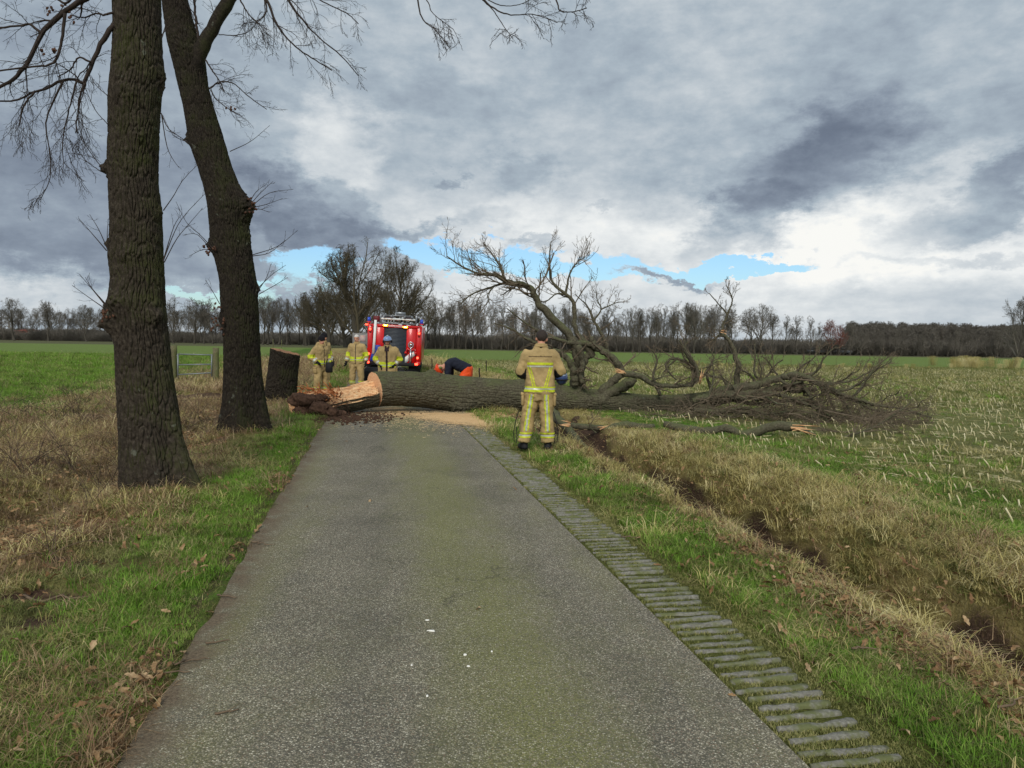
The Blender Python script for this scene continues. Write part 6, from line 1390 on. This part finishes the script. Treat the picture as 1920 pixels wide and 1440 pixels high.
    return e, (JV, JQ, JN, jo), (TV, TQ, TN, to)
STAND = dict(pelvis=(0, 0, .96), chest=(0, -.01, 1.30), neck=(0, .0, 1.50), head=(0, .03, 1.655), hipL=(-.09, 0, .92), hipR=(.09, 0, .92), kneeL=(-.14, .02, .50), kneeR=(.14, .02, .50), ankleL=(-.16, -.02, .09), ankleR=(.16, -.02, .09),
             shL=(-.19, -.01, 1.42), shR=(.19, -.01, 1.42), elbowL=(-.30, -.04, 1.14), elbowR=(.30, -.04, 1.14), wristL=(-.33, .06, .90), wristR=(.33, .06, .90))
def build_people():
    # --- firefighter with his back to us
    J = dict(STAND); J.update(pelvis=(0, 0, .97), chest=(0, 0, 1.31), neck=(.01, .02, 1.52), head=(.02, .06, 1.665), hem=(0, 0, .86), kneeL=(-.165, .03, .50), ankleL=(-.215, -.02, .09), kneeR=(.115, .01, .50), ankleR=(.14, .01, .09), hipL=(-.10, 0, .93), hipR=(.09, 0, .93), shL=(-.185, 0, 1.43), shR=(.185, 0, 1.43), elbowL=(-.285, -.02, 1.16), elbowR=(.315, -.02, 1.17), wristL=(-.17, .20, 1.07), wristR=(.22, .22, 1.10), toeL=(-.27, .14, .04), toeR=(.17, .17, .04))
    p = G(1009, 846); x, y = p[0], p[1]; y -= .1
    e, jk, tr = person('firefighter with short dark hair seen from behind, standing on the verge before the log', (x+.0, y, gz(x, y)+.0), 0., J, 'fire', 1.0, .0115, seed=1)
    e.location.z = max(gz(x-.2, y), gz(x+.15, y))+.005
    m = MB(); m.box((.01, -.068, 1.545), (.035, .012, .03)); m.build('collar_tab', BLK, e)
    for s, xx in ((-1, -.335), (1, .245)):      # straps dangling beside the legs
        m = MB(); m.tube([(xx-s*.03, .0, .58), (xx+s*.01, -.01, .45), (xx+s*.045, -.01, .25), (xx+s*.03, -.01, .13), (xx, -.01, .10), (xx-s*.01, 0, .2), (xx+s*.005, 0, .35)], .007, 6); m.build('strap', BLK, e)
    # helmet held under the right arm: its own thing
    h = empty('fire_helmet', (x+.33, y+.07, e.location.z+1.09)); tag(h, 'blue and white helmet tucked under the right elbow of the standing firefighter', 'helmet')
    m = MB(); m.ell((0, 0, 0), (.095, .125, .115), 24, 16); m.build('shell', plain('dark_blue_shell', lin(44, 62, 104), .3, .2, 8, .5), h); m = MB(); m.ell((0, -.03, .052), (.075, .10, .068), 18, 12); m.build('white_top', plain('white_shell', lin(176, 190, 210), .35, .1), h); m = MB(); m.tube([(.098*math.cos(a), .13*math.sin(a), -.03) for a in np.linspace(0, 2*np.pi, 26)], .010, 6, False); m.build('rim', BLK, h)
    # --- white-haired firefighter facing us
    J = dict(STAND); J.update(wristL=(-.34, .08, .88), wristR=(.33, .08, .88), elbowL=(-.31, -.03, 1.14), hem=(0, 0, .84), zt=1.24, zb=.90, toeL=(-.2, .15, .04), toeR=(.2, .15, .04))
    y = 24.4; x = P(669, 700, y)[0]
    person('white-haired firefighter in a tan and yellow suit facing us with arms hanging', (x, y, 0.0), math.pi-.12, J, 'fire', 1.01, .019, 'white', 'front', seed=5, group='firefighters behind the log')
    # --- man in the blue white helmet, jacket open, hands in pockets
    J = dict(STAND); J.update(chest=(0, .03, 1.28), neck=(0, .06, 1.47), head=(0, .09, 1.62), elbowL=(-.36, -.04, 1.12), elbowR=(.36, -.04, 1.12), wristL=(-.20, .10, .95), wristR=(.20, .10, .95), shL=(-.2, .02, 1.40), shR=(.2, .02, 1.40), hem=(0, 0, .74), zt=1.2, zb=.88)
    y = 20.6; x = P(727, 700, y)[0]
    e, jk, tr = person('firefighter in a pale blue helmet, jacket open, hands in pockets, before the fire engine', (x, y, 0.0), math.pi, J, 'fire', .99, .017, 'helmet', 'front', seed=9, group='firefighters behind the log', torso=([.27, .265, .255, .265, .255, .13, .085], [.16, .16, .155, .16, .145, .105, .08]))
    patch(jk[0], jk[1], jk[2], lambda C: (np.abs(C[:, 0]) < .028+.03*(C[:, 2] > 1.35)) & (C[:, 1] > 0), .012, 'dark_undershirt', DARKBR, jk[3])
    # --- two men in black caps on the left
    J = dict(STAND); J.update(elbowR=(.33, -.12, 1.15), wristR=(.22, .10, 1.0), elbowL=(-.27, .0, 1.15), wristL=(-.25, .20, .98), zb=.90, zt=1.2, hem=(0, 0, .85))
    y = 21.3; x = P(602, 700, y)[0]
    person('front of two men in black caps, side-on with an arm bent at the hip', (x, y, gz(x, y)-.02), math.pi+.95, J, 'fire', .965, .018, 'beanie', 'front', seed=13, group='men in black caps')
    J = dict(STAND); J.update(zb=.90, zt=1.2)
    y = 23.4; x = P(606.5, 700, y)[0]
    person('man in a black cap mostly hidden behind the other man in a black cap', (x, y, gz(x, y)+.02), math.pi+1.0, J, 'fire', 1.0, .02, 'beanie', 'front', seed=17, group='men in black caps')
    m = MB(); m.bev((0, 0, 0), (.20, .10, .30), .03); m.tube([(-.08, 0, .14), (-.05, 0, .24), (.05, 0, .24), (.08, 0, .14)], .012, 6)
    o = m.build('tool_bag', BLK); q = P(617, 689, 21.1); o.location = q; tag(o, 'small black bag hanging at the side of the front man in a black cap', 'bag')
    # --- worker bent over behind the log, head to the left
    # local frame: y forward (towards the left of the picture after turning)
    J = dict(pelvis=(0, -.05, .86), chest=(0, .30, 1.02), neck=(0, .48, .98), head=(0, .62, .88), face=(0, .45, -1.), hipL=(-.10, -.05, .82), hipR=(.10, -.05, .82), kneeL=(-.14, .10, .46), kneeR=(.14, .10, .46), ankleL=(-.16, -.04, .09), ankleR=(.16, -.04, .09),
             shL=(-.19, .40, .98), shR=(.19, .40, .98), elbowL=(-.22, .42, .70), elbowR=(.22, .42, .70), wristL=(-.12, .52, .50), wristR=(.12, .50, .50), hem=(0, -.10, .84), toeL=(-.18, .12, .04), toeR=(.18, .12, .04))
    y = 19.6; x = P(872, 700, y)[0]
    person('worker in an orange helmet and orange trousers bending low behind the log', (x, y, max(gz(x, y), -.1)), math.pi/2-.1, J, 'worker', 1.04, .018, 'orange_helmet', 'none', seed=23, torso=([.20, .20, .21, .23, .21, .12, .075], [.13, .14, .14, .14, .13, .10, .075]))
build_people()

# ------------------------------------------------------------------ fire engine seen from the rear
RED = plain('fire_red_paint', lin(188, 12, 16), .35, .08, 2, .4, coat=.4); ALU = plain('brushed_aluminium', lin(112, 116, 120), .35, .12, 10, .6, .4); WHT = plain('white_paint', lin(214, 216, 214), .4, .06, 4); SHUT = plain('dark_shutter', lin(44, 52, 62), .45, .12, 3, .4)
BLUEG = plain('blue_beacon_glass', lin(40, 74, 190), .15, .1, 6, .6); BLUEP = plain('blue_board', lin(24, 56, 150), .5, .1); CHR = plain('chrome', lin(196, 200, 204), .18, .05, 6, .8, .9); TYRE = plain('tyre_rubber', lin(24, 24, 25), .85, .2, 8)
def emis(name, c, s):
    def fn(T): pbsdf(T, c, .4, emis=c, estr=s)
    return mat(name, fn)
AMB = emis('amber_lamp_lit', lin(255, 150, 16), 9.0); REDL = emis('red_lamp_lit', lin(255, 60, 40), 4.); WHL = emis('warm_core_lit', lin(255, 214, 110), 14.)
def build_truck():
    Y0 = 33.4; S = F/Y0; x0 = P(737.5, 650, Y0)[0]
    e = empty('fire_engine', (x0, Y0, .0)); tag(e, 'red fire engine seen from behind with a dark roller shutter, roof ladder and amber lights', 'fire engine')
    e.rotation_euler = (0, R(1.9), math.atan(RS)*.55)
    zz = lambda y: 1.65-(y-637.5)/S; xx = lambda px: (px-737.5)/S
    W = 1.22; top = 2.34; L_ = 7.2
    m = MB(); m.bev((0, L_/2+.02, (.55+top)/2), (2*W-.04, L_-.04, top-.55), .05); m.build('body', RED, e)
    # rear frame: corner pillars, header and sill standing proud of the shutter
    for s in (-1, 1):
        m = MB(); m.bev((s*(W-.12), -.03, 1.45), (.25, .12, 1.78), .04); m.build('corner_pillar', RED, e)
    for a, b in ((xx(700), xx(717.5)), (xx(759.5), xx(777))): m = MB(); m.bev(((a+b)/2, -.02, 1.45), (b-a, .06, 1.74), .012); m.build('rear_panel', RED, e)
    m = MB(); m.bev((.02, -.045, 2.27), (2*W-.1, .09, .14), .03); m.build('header', RED, e)
    # slats of the shutter
    sl = MB(); sl.bev((0, 0, 0), (xx(759.5)-xx(717.5)-.004, .03, .058), .011); me = sl.mesh('shutter_slat', [SHUT])
    sh = MB(); sh.box(((xx(759.5)+xx(717.5))/2, 0.005, 1.42), (xx(759.5)-xx(717.5)-.01, .02, 1.62)); sho = sh.build('roller_shutter', SHUT, e)
    for k in range(26): o = link('shutter_slat', me, sho); o.location = ((xx(759.5)+xx(717.5))/2, -.014, .64+k*.0605)
    m = MB(); m.bev(((xx(759.5)+xx(717.5))/2, -.05, .67), (.5, .03, .03), .01); m.build('shutter_handle', ALU, sho)
    # lettering on the header
    cu = bpy.data.curves.new('t', 'FONT'); cu.body = 'BRANDWEER'; cu.size = .115; cu.extrude = .003; cu.align_x = 'CENTER'; cu.align_y = 'CENTER'; to = bpy.data.objects.new('t', cu); COL.objects.link(to)
    dg = bpy.context.evaluated_depsgraph_get(); tme = bpy.data.meshes.new_from_object(to.evaluated_get(dg)); bpy.data.objects.remove(to); tme.materials.clear(); tme.materials.append(WHT)
    o = link('lettering', tme, e); o.rotation_euler = (R(90), 0, 0); o.location = (.03, -.094, 2.27)
    # lights
    def lamp(nm, px, py, r, mt, y=-.11):
        m = MB(); m.tube([(0, 0, 0), (0, -.035, 0)], r*1.25, 16); h = m.build(nm+'_housing', BLK, e); h.location = (xx(px), y+.03, zz(py)); m = MB(); m.ell((0, -.03, 0), (r, .03, r), 14, 8); m.build(nm, mt, h)
    for px, py in ((692, 619), (782.5, 623), (691, 665), (781.5, 669)): lamp('tail_light', px, py, .055, REDL)
    for px, py in ((692.3, 623.5), (782.5, 628), (690.5, 670), (781, 678)): lamp('reflector', px, py, .045, plain('dull_red_lens', lin(150, 24, 22), .3) if 'dull_red_lens' not in MATS else MATS['dull_red_lens'])
    for px, py in ((720, 611), (756.7, 612.6)):
        m = MB(); m.bev((0, 0, 0), (.24, .05, .075), .015); h = m.build('amber_light_housing', BLK, e); h.location = (xx(px), -.13, zz(py)); m = MB(); m.bev((0, -.03, 0), (.21, .03, .055), .012); m.build('amber_light', AMB, h); m = MB(); m.bev((0, -.05, 0), (.10, .02, .03), .008); m.build('amber_light_core', WHL, h)
    for s in (-1, 1):
        m = MB(); m.bev((0, 0, 0), (.20, .30, .05), .02); h = m.build('beacon_base', RED, e); h.location = (s*(W-.03), .10, 2.42); m = MB(); m.tube([(0, 0, .02), (0, 0, .22)], [.085, .06], 16); m.build('blue_beacon', BLUEG, h)
        m = MB(); m.bev((s*(W+.05), .05, 2.30), (.16, .10, .06), .02); m.build('marker_lamp', REDL if s < 0 else WHT, e)
    # white pole on the left panel
    m = MB(); m.tube([(xx(701.5), -.10, 2.52), (xx(700.6), -.11, 1.6), (xx(699.5), -.11, .98)], .062, 14); m.build('white_pole', WHT, e)
    for z in (2.15, 1.15): m = MB(); m.bev((xx(700.8), -.075, z), (.20, .09, .04), .01); m.build('pole_bracket', ALU, e)
    # blue board and yellow detail low on the left
    m = MB(); m.bev((xx(707), -.09, 1.18), (.24, .03, .42), .01); m.build('blue_panel', BLUEP, e); m = MB(); m.bev((xx(699), -.11, .84), (.20, .03, .40), .01, Matrix.Rotation(.25, 3, 'Y')); m.build('blue_panel', BLUEP, e)
    m = MB(); m.bev((xx(706), -.12, .99), (.16, .02, .05), .005, Matrix.Rotation(-.6, 3, 'Y')); m.build('white_stripe', WHT, e); m = MB(); m.bev((xx(701), -.14, .72), (.07, .03, .14), .01); m.build('orange_reflector', plain('orange_lens', lin(236, 140, 24), .3), e)
    # standpipe and chevrons on the right
    for (cx, cz, sx, sz) in ((xx(761.5), .80, .16, .44), (xx(773.5), 1.05, .17, .40)):
        V = [[cx-sx/2, -.075, cz-sz/2], [cx+sx/2, -.075, cz-sz/2+sx*.9], [cx+sx/2, -.075, cz+sz/2+sx*.1], [cx-sx/2, -.075, cz+sz/2-sx*.8]]; V += [[a, -.055, c] for a, b, c in V]
        m = MB(); m.add(V, [[0, 1, 2, 3], [7, 6, 5, 4], [0, 4, 5, 1], [1, 5, 6, 2], [2, 6, 7, 3], [3, 7, 4, 0]]); m.build('white_chevron', WHT, e, False)
    cx = xx(768.3); m = MB(); m.tube([(cx, -.16, .55), (cx, -.16, 1.25)], .045, 12); m.build('standpipe', CHR, e)
    m = MB(); m.tube([(cx-.22, -.16, 1.13), (cx-.14, -.16, 1.28), (cx, -.16, 1.20), (cx+.14, -.16, 1.28), (cx+.22, -.16, 1.13)], .04, 10); m.ell((cx-.22, -.18, 1.10), (.06, .05, .06), 10, 8); m.ell((cx+.22, -.18, 1.10), (.06, .05, .06), 10, 8); m.build('standpipe_outlet', RED, e)
    m = MB(); m.tube([(cx+.11*math.cos(a), -.17, 1.46+.13*math.sin(a)) for a in np.linspace(0, 2*np.pi, 20)], .022, 8, False); m.tube([(cx, -.17, 1.33), (cx, -.17, 1.24)], .03, 8); m.box((cx, -.13, 1.46), (.12, .02, .14)); m.build('standpipe_key', CHR, e)
    m = MB(); m.bev((0, -.10, .56), (2*W-.06, .30, .16), .03); m.build('bumper', BLK, e)
    for px in (690.5, 780): m = MB(); m.bev((xx(px), -.26, .60), (.14, .03, .09), .01); m.build('bumper_lamp', REDL, e)
    m = MB(); m.bev((xx(783), -.24, .63), (.20, .06, .16), .03); m.build('bumper_corner', RED, e)
    for s in (-1, 1):
        for yy in (1.7, 5.6):
            m = MB(); m.tube([(s*.72, yy, .5), (s*1.16, yy, .5)], .50, 28); w = m.build('wheel', TYRE, e); m = MB(); m.tube([(s*1.12, yy, .5), (s*1.18, yy, .5)], [.28, .22], 20); m.build('rim', ALU, w)
        m = MB(); m.bev((s*.95, .18, .34), (.55, .03, .42), .01); m.build('mud_flap', BLK, e)
    # roof: rails, ladder on a gantry, boxes
    for s in (-1, 1): m = MB(); m.bev((s*(W-.18), L_/2, 2.41), (.06, L_-.3, .09), .015); m.build('roof_rail', ALU, e)
    m = MB(); m.bev((.1, .06, 2.41), (1.7, .07, .07), .015); m.build('roof_rail', ALU, e)
    lad = MB()
    for x in (-.50, -.18, .42, .74): lad.bev((x, 2.4, 2.70), (.055, 5.0, .10), .01)
    for k in range(11): lad.cyl((-.50, .1+k*.45, 2.70), (-.18, .1+k*.45, 2.70), .02, 8); lad.cyl((.42, .1+k*.45, 2.70), (.74, .1+k*.45, 2.70), .02, 8)
    lad.build('roof_ladder', ALU, e)
    m = MB(); m.bev((.13, .02, 2.60), (1.55, .08, .075), .02); m.build('gantry', WHT, e)
    m = MB(); m.bev((.13, .02, 2.76), (1.35, .06, .05), .015); m.build('gantry', ALU, e)
    for x in (-.66, .94): m = MB(); m.bev((x, .05, 2.62), (.085, .10, .40), .015); m.build('gantry_post', ALU, e)
    m = MB(); m.bev((.22, .30, 2.86), (.42, .35, .16), .02); m.build('roof_box', ALU, e)
    m = MB(); m.tube([(.28, -.02, 2.50), (.28, .05, 2.62)], .05, 10); m.build('ladder_roller', BLK, e)
    m = MB(); m.bev((-.85, .35, 2.58), (.30, .6, .26), .03); m.build('roof_locker', plain('dark_red', lin(92, 18, 24), .5), e); m = MB(); m.bev((-.64, .3, 2.76), (.12, .2, .14), .02); m.build('search_light', ALU, e)
    m = MB(); m.tube([(.95, .4, 2.60), (.95, 1.6, 2.60)], .10, 12); m.build('hose_roll', BLK, e)
    # cab ahead of the body
    m = MB(); m.bev((0, L_+.9, 1.5), (2.4, 1.8, 1.9), .12); m.build('cab', RED, e)
    for s in (-1, 1): m = MB(); m.bev((s*1.42, L_+1.5, 1.9), (.16, .10, .4), .03); m.build('mirror', BLK, e)
build_truck()
def build_cones_of_gear():
    # black gear heaped on the road behind the log, in front of the engine
    for k, (px, y, s, lb) in enumerate([(702, 25.5, (.50, .30, .34), 'black equipment bag on the road between the two standing firefighters'), (754, 24.0, (.42, .3, .32), 'black equipment bag leaning right of the helmeted firefighter'), (771, 23.2, (.60, .34, .30), 'wide black equipment bag just above the log, right of the others')]):
        q = P(px, 700, y); e = empty('equipment_bag', (q[0], y, 0.0), .2*k); tag(e, lb, 'bag', 'black bags behind the log')
        mm = MB(); mm.bev((0, 0, s[2]), (s[0]*2*.8, s[1]*1.5, s[2]*2), .12); V, Q, N = remesh(mm, .03, 3, .02, k, 6.); link('bag_body', mesh_np('bag_body', V, Q, mats=[BLK]), e)
        m = MB(); m.tube([(-.2, 0, s[2]*2), (-.1, 0, s[2]*2+.1), (.1, 0, s[2]*2+.1), (.2, 0, s[2]*2)], .018, 8); m.build('handle', KNIT, e)
build_cones_of_gear()
def build_board():
    Y = 31.5; a, b = P(661, 623, Y), P(689, 651, Y); e = empty('notice_board', ((a[0]+b[0])/2, Y, gz((a[0]+b[0])/2, Y))); tag(e, 'grey board with a faded pale picture standing left of the fire engine', 'board')
    w = b[0]-a[0]; zc = (a[2]+b[2])/2; hh = a[2]-b[2]
    GP = plain('grey_board', lin(120, 118, 116), .7, .12, 3); m = MB(); m.bev((0, 0, zc), (w, .06, hh), .01); o = m.build('panel', GP, e)
    def fn(T):
        p = T.n('ShaderNodeTexCoord').outputs['Object']; n = T.noise(p, 9, 3, .5, out=1); n2 = T.noise(p, 5, 3)
        pbsdf(T, T.mix(T.sstep(n2, .45, .6), lin(128, 120, 118), T.mix(.35, lin(170, 130, 118), n)), .7)
    m = MB(); m.bev((.07, -.034, zc+.10), (w*.6, .012, hh*.42), .004); m.build('picture', mat('faded_print', fn), o)
    m = MB(); m.bev((0, -.034, zc-.19), (w*.95, .014, .03), .004); m.build('rail', BLK, o)
    for s in (-1, 1): m = MB(); m.tube([(s*w*.4, .05, 0), (s*w*.4, .05, zc+.1)], .03, 8); m.build('post', ALU, e)
build_board()

# ------------------------------------------------------------------ gate, posts, sheds
WOODP = m_bark('weathered_post', lin(70, 66, 50), lin(98, 94, 72), lin(126, 120, 96), lin(92, 100, 56), .15); GALV = plain('galvanised_steel', lin(120, 126, 128), .5, .15, 6, .4, .3)
def post(label, px, ytop, ybot, Y, w, name='fence_post', group=None, mt=None, k=10):
    a = P(px, ytop, Y); z0 = gz(a[0], Y)-.1; n = 8; z = np.linspace(z0, a[2], n); rng = np.random.default_rng(int(px)); p = np.stack([a[0]+rng.normal(0, .004, n), np.full(n, Y), z], 1)
    m = MB(); m.tube(p-[a[0], Y, z0], w/2*(1+rng.normal(0, .03, n)), k); o = m.build(name, mt or WOODP); o.location = (a[0], Y, z0); return tag(o, label, 'post', group)
def build_gate():
    Y = 27.5
    post('left wooden gate post, half hidden behind the nearest oak trunk', 325, 648, 712, Y, .24, 'gate_post')
    post('right wooden gate post beside the leaning trunk', 404.5, 652, 712, Y, .22, 'gate_post')
    a, b = P(333, 664, Y), P(397.5, 664, Y); e = empty('field_gate', (a[0], Y, gz(a[0], Y))); tag(e, 'galvanised steel three-rail field gate between two wooden posts', 'gate'); base = np.array([a[0], Y, gz(a[0], Y)])
    for y0, y1 in ((664, 665.5), (684, 683), (702.5, 699)):
        m = MB(); m.tube([P(333, y0, Y)-base, P(397.5, y1, Y)-base], .024, 10); m.build('rail', GALV, e)
    for px, ya, yb in ((333.5, 663, 712), (397, 664, 706)): m = MB(); m.tube([P(px, ya, Y)-base, P(px, yb, Y)-base], .028, 10); m.build('upright', GALV, e)
    for px in (332, 399.5): m = MB(); m.box(P(px, 667, Y)-base, (.08, .03, .03)); m.build('hinge', GALV, e)
    thin = [(810, 672, 36), (899, 690, 22), (866, 700, 21), (1012, 672, 40), (912, 676, 34)]
    for k, (px, yt, Yp) in enumerate(thin): post(['thin dark stake in the dry ditch grass just right of the fire engine', 'thin dark stake just right of the bending worker', 'short thin stake behind the bending worker', 'thin stake beyond the standing firefighter', 'thin stake in the stubble between worker and firefighter'][k], px, yt, 0, Yp, .05, 'stake', 'thin stakes along the ditch', TWIG, 6)
    post('small wooden post at the far edge of the left field', 512, 636, 0, 120, .12, 'fence_post', 'small posts at the far field edge')
    post('second small wooden post at the far edge of the left field', 528, 637, 0, 120, .12, 'fence_post', 'small posts at the far field edge')
build_gate()
def house(name, label, px0, px1, ytop, yeave, Y, wall, roof, cat='shed', depth=8, wins=0, doors=0, flat=False, wc=None):
    a, b = P(px0, 650, Y)[0], P(px1, 650, Y)[0]; w = b-a; ze = P(px0, yeave, Y)[2]; zt = P(px0, ytop, Y)[2]; x = (a+b)/2
    e = empty(name, (x, Y, 0)); tag(e, label, cat)
    m = MB(); m.box((0, depth/2, ze/2), (w, depth, ze)); 
    if not flat: m.add([[-w/2, .0, ze], [-w/2, depth, ze], [-w/2, depth/2, zt-.05], [w/2, 0, ze], [w/2, depth, ze], [w/2, depth/2, zt-.05]], None, [[0, 2, 1], [3, 4, 5]])
    m.build('wall', wall, e, False)
    if flat: m = MB(); m.box((0, depth/2, ze+.12), (w+.4, depth+.4, .24)); m.build('roof', roof, e, False)
    else:
        t = .12; o = .3
        for s in (0, 1):
            y0, y1 = (-o, depth/2) if s == 0 else (depth+o, depth/2); V = [[-w/2-o, y0, ze-.1], [w/2+o, y0, ze-.1], [w/2+o, y1, zt], [-w/2-o, y1, zt]]; V += [[p[0], p[1], p[2]+t] for p in V]
            m = MB(); m.add(V, [[0, 1, 2, 3], [7, 6, 5, 4], [0, 4, 5, 1], [1, 5, 6, 2], [2, 6, 7, 3], [3, 7, 4, 0]]); m.build('roof', roof, e, False)
    for k in range(wins):
        xx = -w/2+(k+.5)*w/wins; f = MB(); f.box((xx, -.04, ze*.55), (min(1.3, w/wins*.55), .10, ze*.32)); fo = f.build('window', WHT, e, False); g = MB(); g.box((xx, -.10, ze*.55), (min(1.1, w/wins*.45), .04, ze*.25)); g.build('pane', wc or BLK, fo, False)
    for k in range(doors): m = MB(); m.box((w*.3-k*1.8, -.05, .95), (1.1, .1, 1.9)); m.build('door', BLK, e, False)
    return e
def build_sheds():
    bk = plain('red_brick', lin(158, 92, 80), .9, .15, 2); gr = plain('grey_sheet', lin(128, 128, 130), .8, .12, 1); dr = plain('dark_roof_sheet', lin(84, 86, 92), .8, .15, 1); wl = plain('pale_wall', lin(188, 186, 176), .85, .1, 1); tanw = plain('tan_wall', lin(166, 150, 128), .85, .1, 1); gl = plain('greenhouse_glass', lin(164, 172, 182), .35, .15, .6)
    house('brick_shed', 'small red brick shed beyond the left field between the first two trees', 29, 43, 617, 620, 206, bk, bk, doors=1)
    house('low_shed', 'long low grey shed with a pale wall left of the nearest oak trunk', 88, 118, 620, 624, 212, wl, gr, wins=4)
    house('low_shed', 'pale low shed just left of the nearest oak trunk', 138, 156, 621, 625, 215, wl, dr, wins=2)
    house('low_shed', 'short tan shed right beside the edge of the nearest oak trunk', 192, 212, 621, 626, 215, tanw, dr)
    house('farm_building', 'long pale tan building glimpsed right of the fire engine between trunks', 832, 890, 628, 634, 196, tanw, gr, 'building', 10, 6)
    house('greenhouse', 'long low grey-blue greenhouse roof seen behind the standing firefighter', 915, 1080, 634, 642, 200, gl, gl, 'greenhouse', 14, 10, wc=gl)
    house('greenhouse', 'long grey greenhouse seen between the trees right of the raised limbs', 1150, 1330, 638, 645, 205, gl, gl, 'greenhouse', 14, 10, wc=gl)
    house('barn', 'grey barn with a pale gable between the two broad trees and the reddish tree', 1448, 1484, 638, 645, 172, gr, dr, 'barn', 9, 3, 1)
    for k, (px, yy, c, lb) in enumerate([(1532, 660, ALU, 'small pale car far off left of the reddish tree'), (1577, 661, ALU, 'small grey car far off right of the reddish tree'), (108, 627, WHT, 'tiny white car by the low grey shed on the left')]):
        Y = 152 if px > 500 else 204; x = P(px, 650, Y)[0]; e = empty('parked_car', (x, Y, .05), .1); tag(e, lb, 'car', 'distant parked cars')
        m = MB(); m.bev((0, 0, .62), (4.2, 1.7, .62), .15); m.bev((-.15, 0, 1.12), (2.3, 1.5, .55), .2); m.build('body', c, e); m = MB(); m.box((-.15, -.76, 1.14), (1.9, .03, .32)); m.build('side_window', BLK, e)
        for s in (-1.3, 1.3):
            for t in (-.72, .72): m = MB(); m.tube([(s, t-.1, .33), (s, t+.1, .33)], .33, 14); m.build('wheel', TYRE, e)
build_sheds()
# pale reed tuft near the lone tree on the right
def build_reeds():
    def reed(s):
        rng = np.random.default_rng(s); K = 60; p = np.zeros((K, 4, 3)); p[:, 0, :2] = rng.normal(0, .25, (K, 2)); d = unit(np.concatenate([rng.normal(0, .18, (K, 2)), np.ones((K, 1))], 1))
        for j in range(1, 4): d = unit(d+[.06, 0, -.04]); p[:, j] = p[:, j-1]+d*.45
        m = MB(); add_branches(m, p, np.full((K, 4), .008), 3); return bpy.data.objects.new('reed', m.mesh('reed', [G_DRY]))
    n = 45; px = RNG.normal(1825, 32, n); Y = RNG.uniform(60, 72, n); X = np.array([P(a, 700, b)[0] for a, b in zip(px, Y)])
    px2 = RNG.uniform(1290, 1770, 40); Y2 = np.full(40, 57.)+RNG.uniform(-3, 3, 40); X2 = np.array([P(a, 700, b)[0] for a, b in zip(px2, Y2)])
    X = np.concatenate([X, X2]); Y = np.concatenate([Y, Y2]); S_ = np.concatenate([RNG.uniform(.25, .8, n), RNG.uniform(.1, .35, 40)]); n = len(X)
    scatter('reeds', np.stack([X, Y, np.zeros(n)], 1), RNG.uniform(0, 6.28, n), S_, [reed(k) for k in range(3)], RNG.integers(0, 3, n), 'pale tan reed patch near the lone tree at the right edge', 'reeds')
build_reeds()
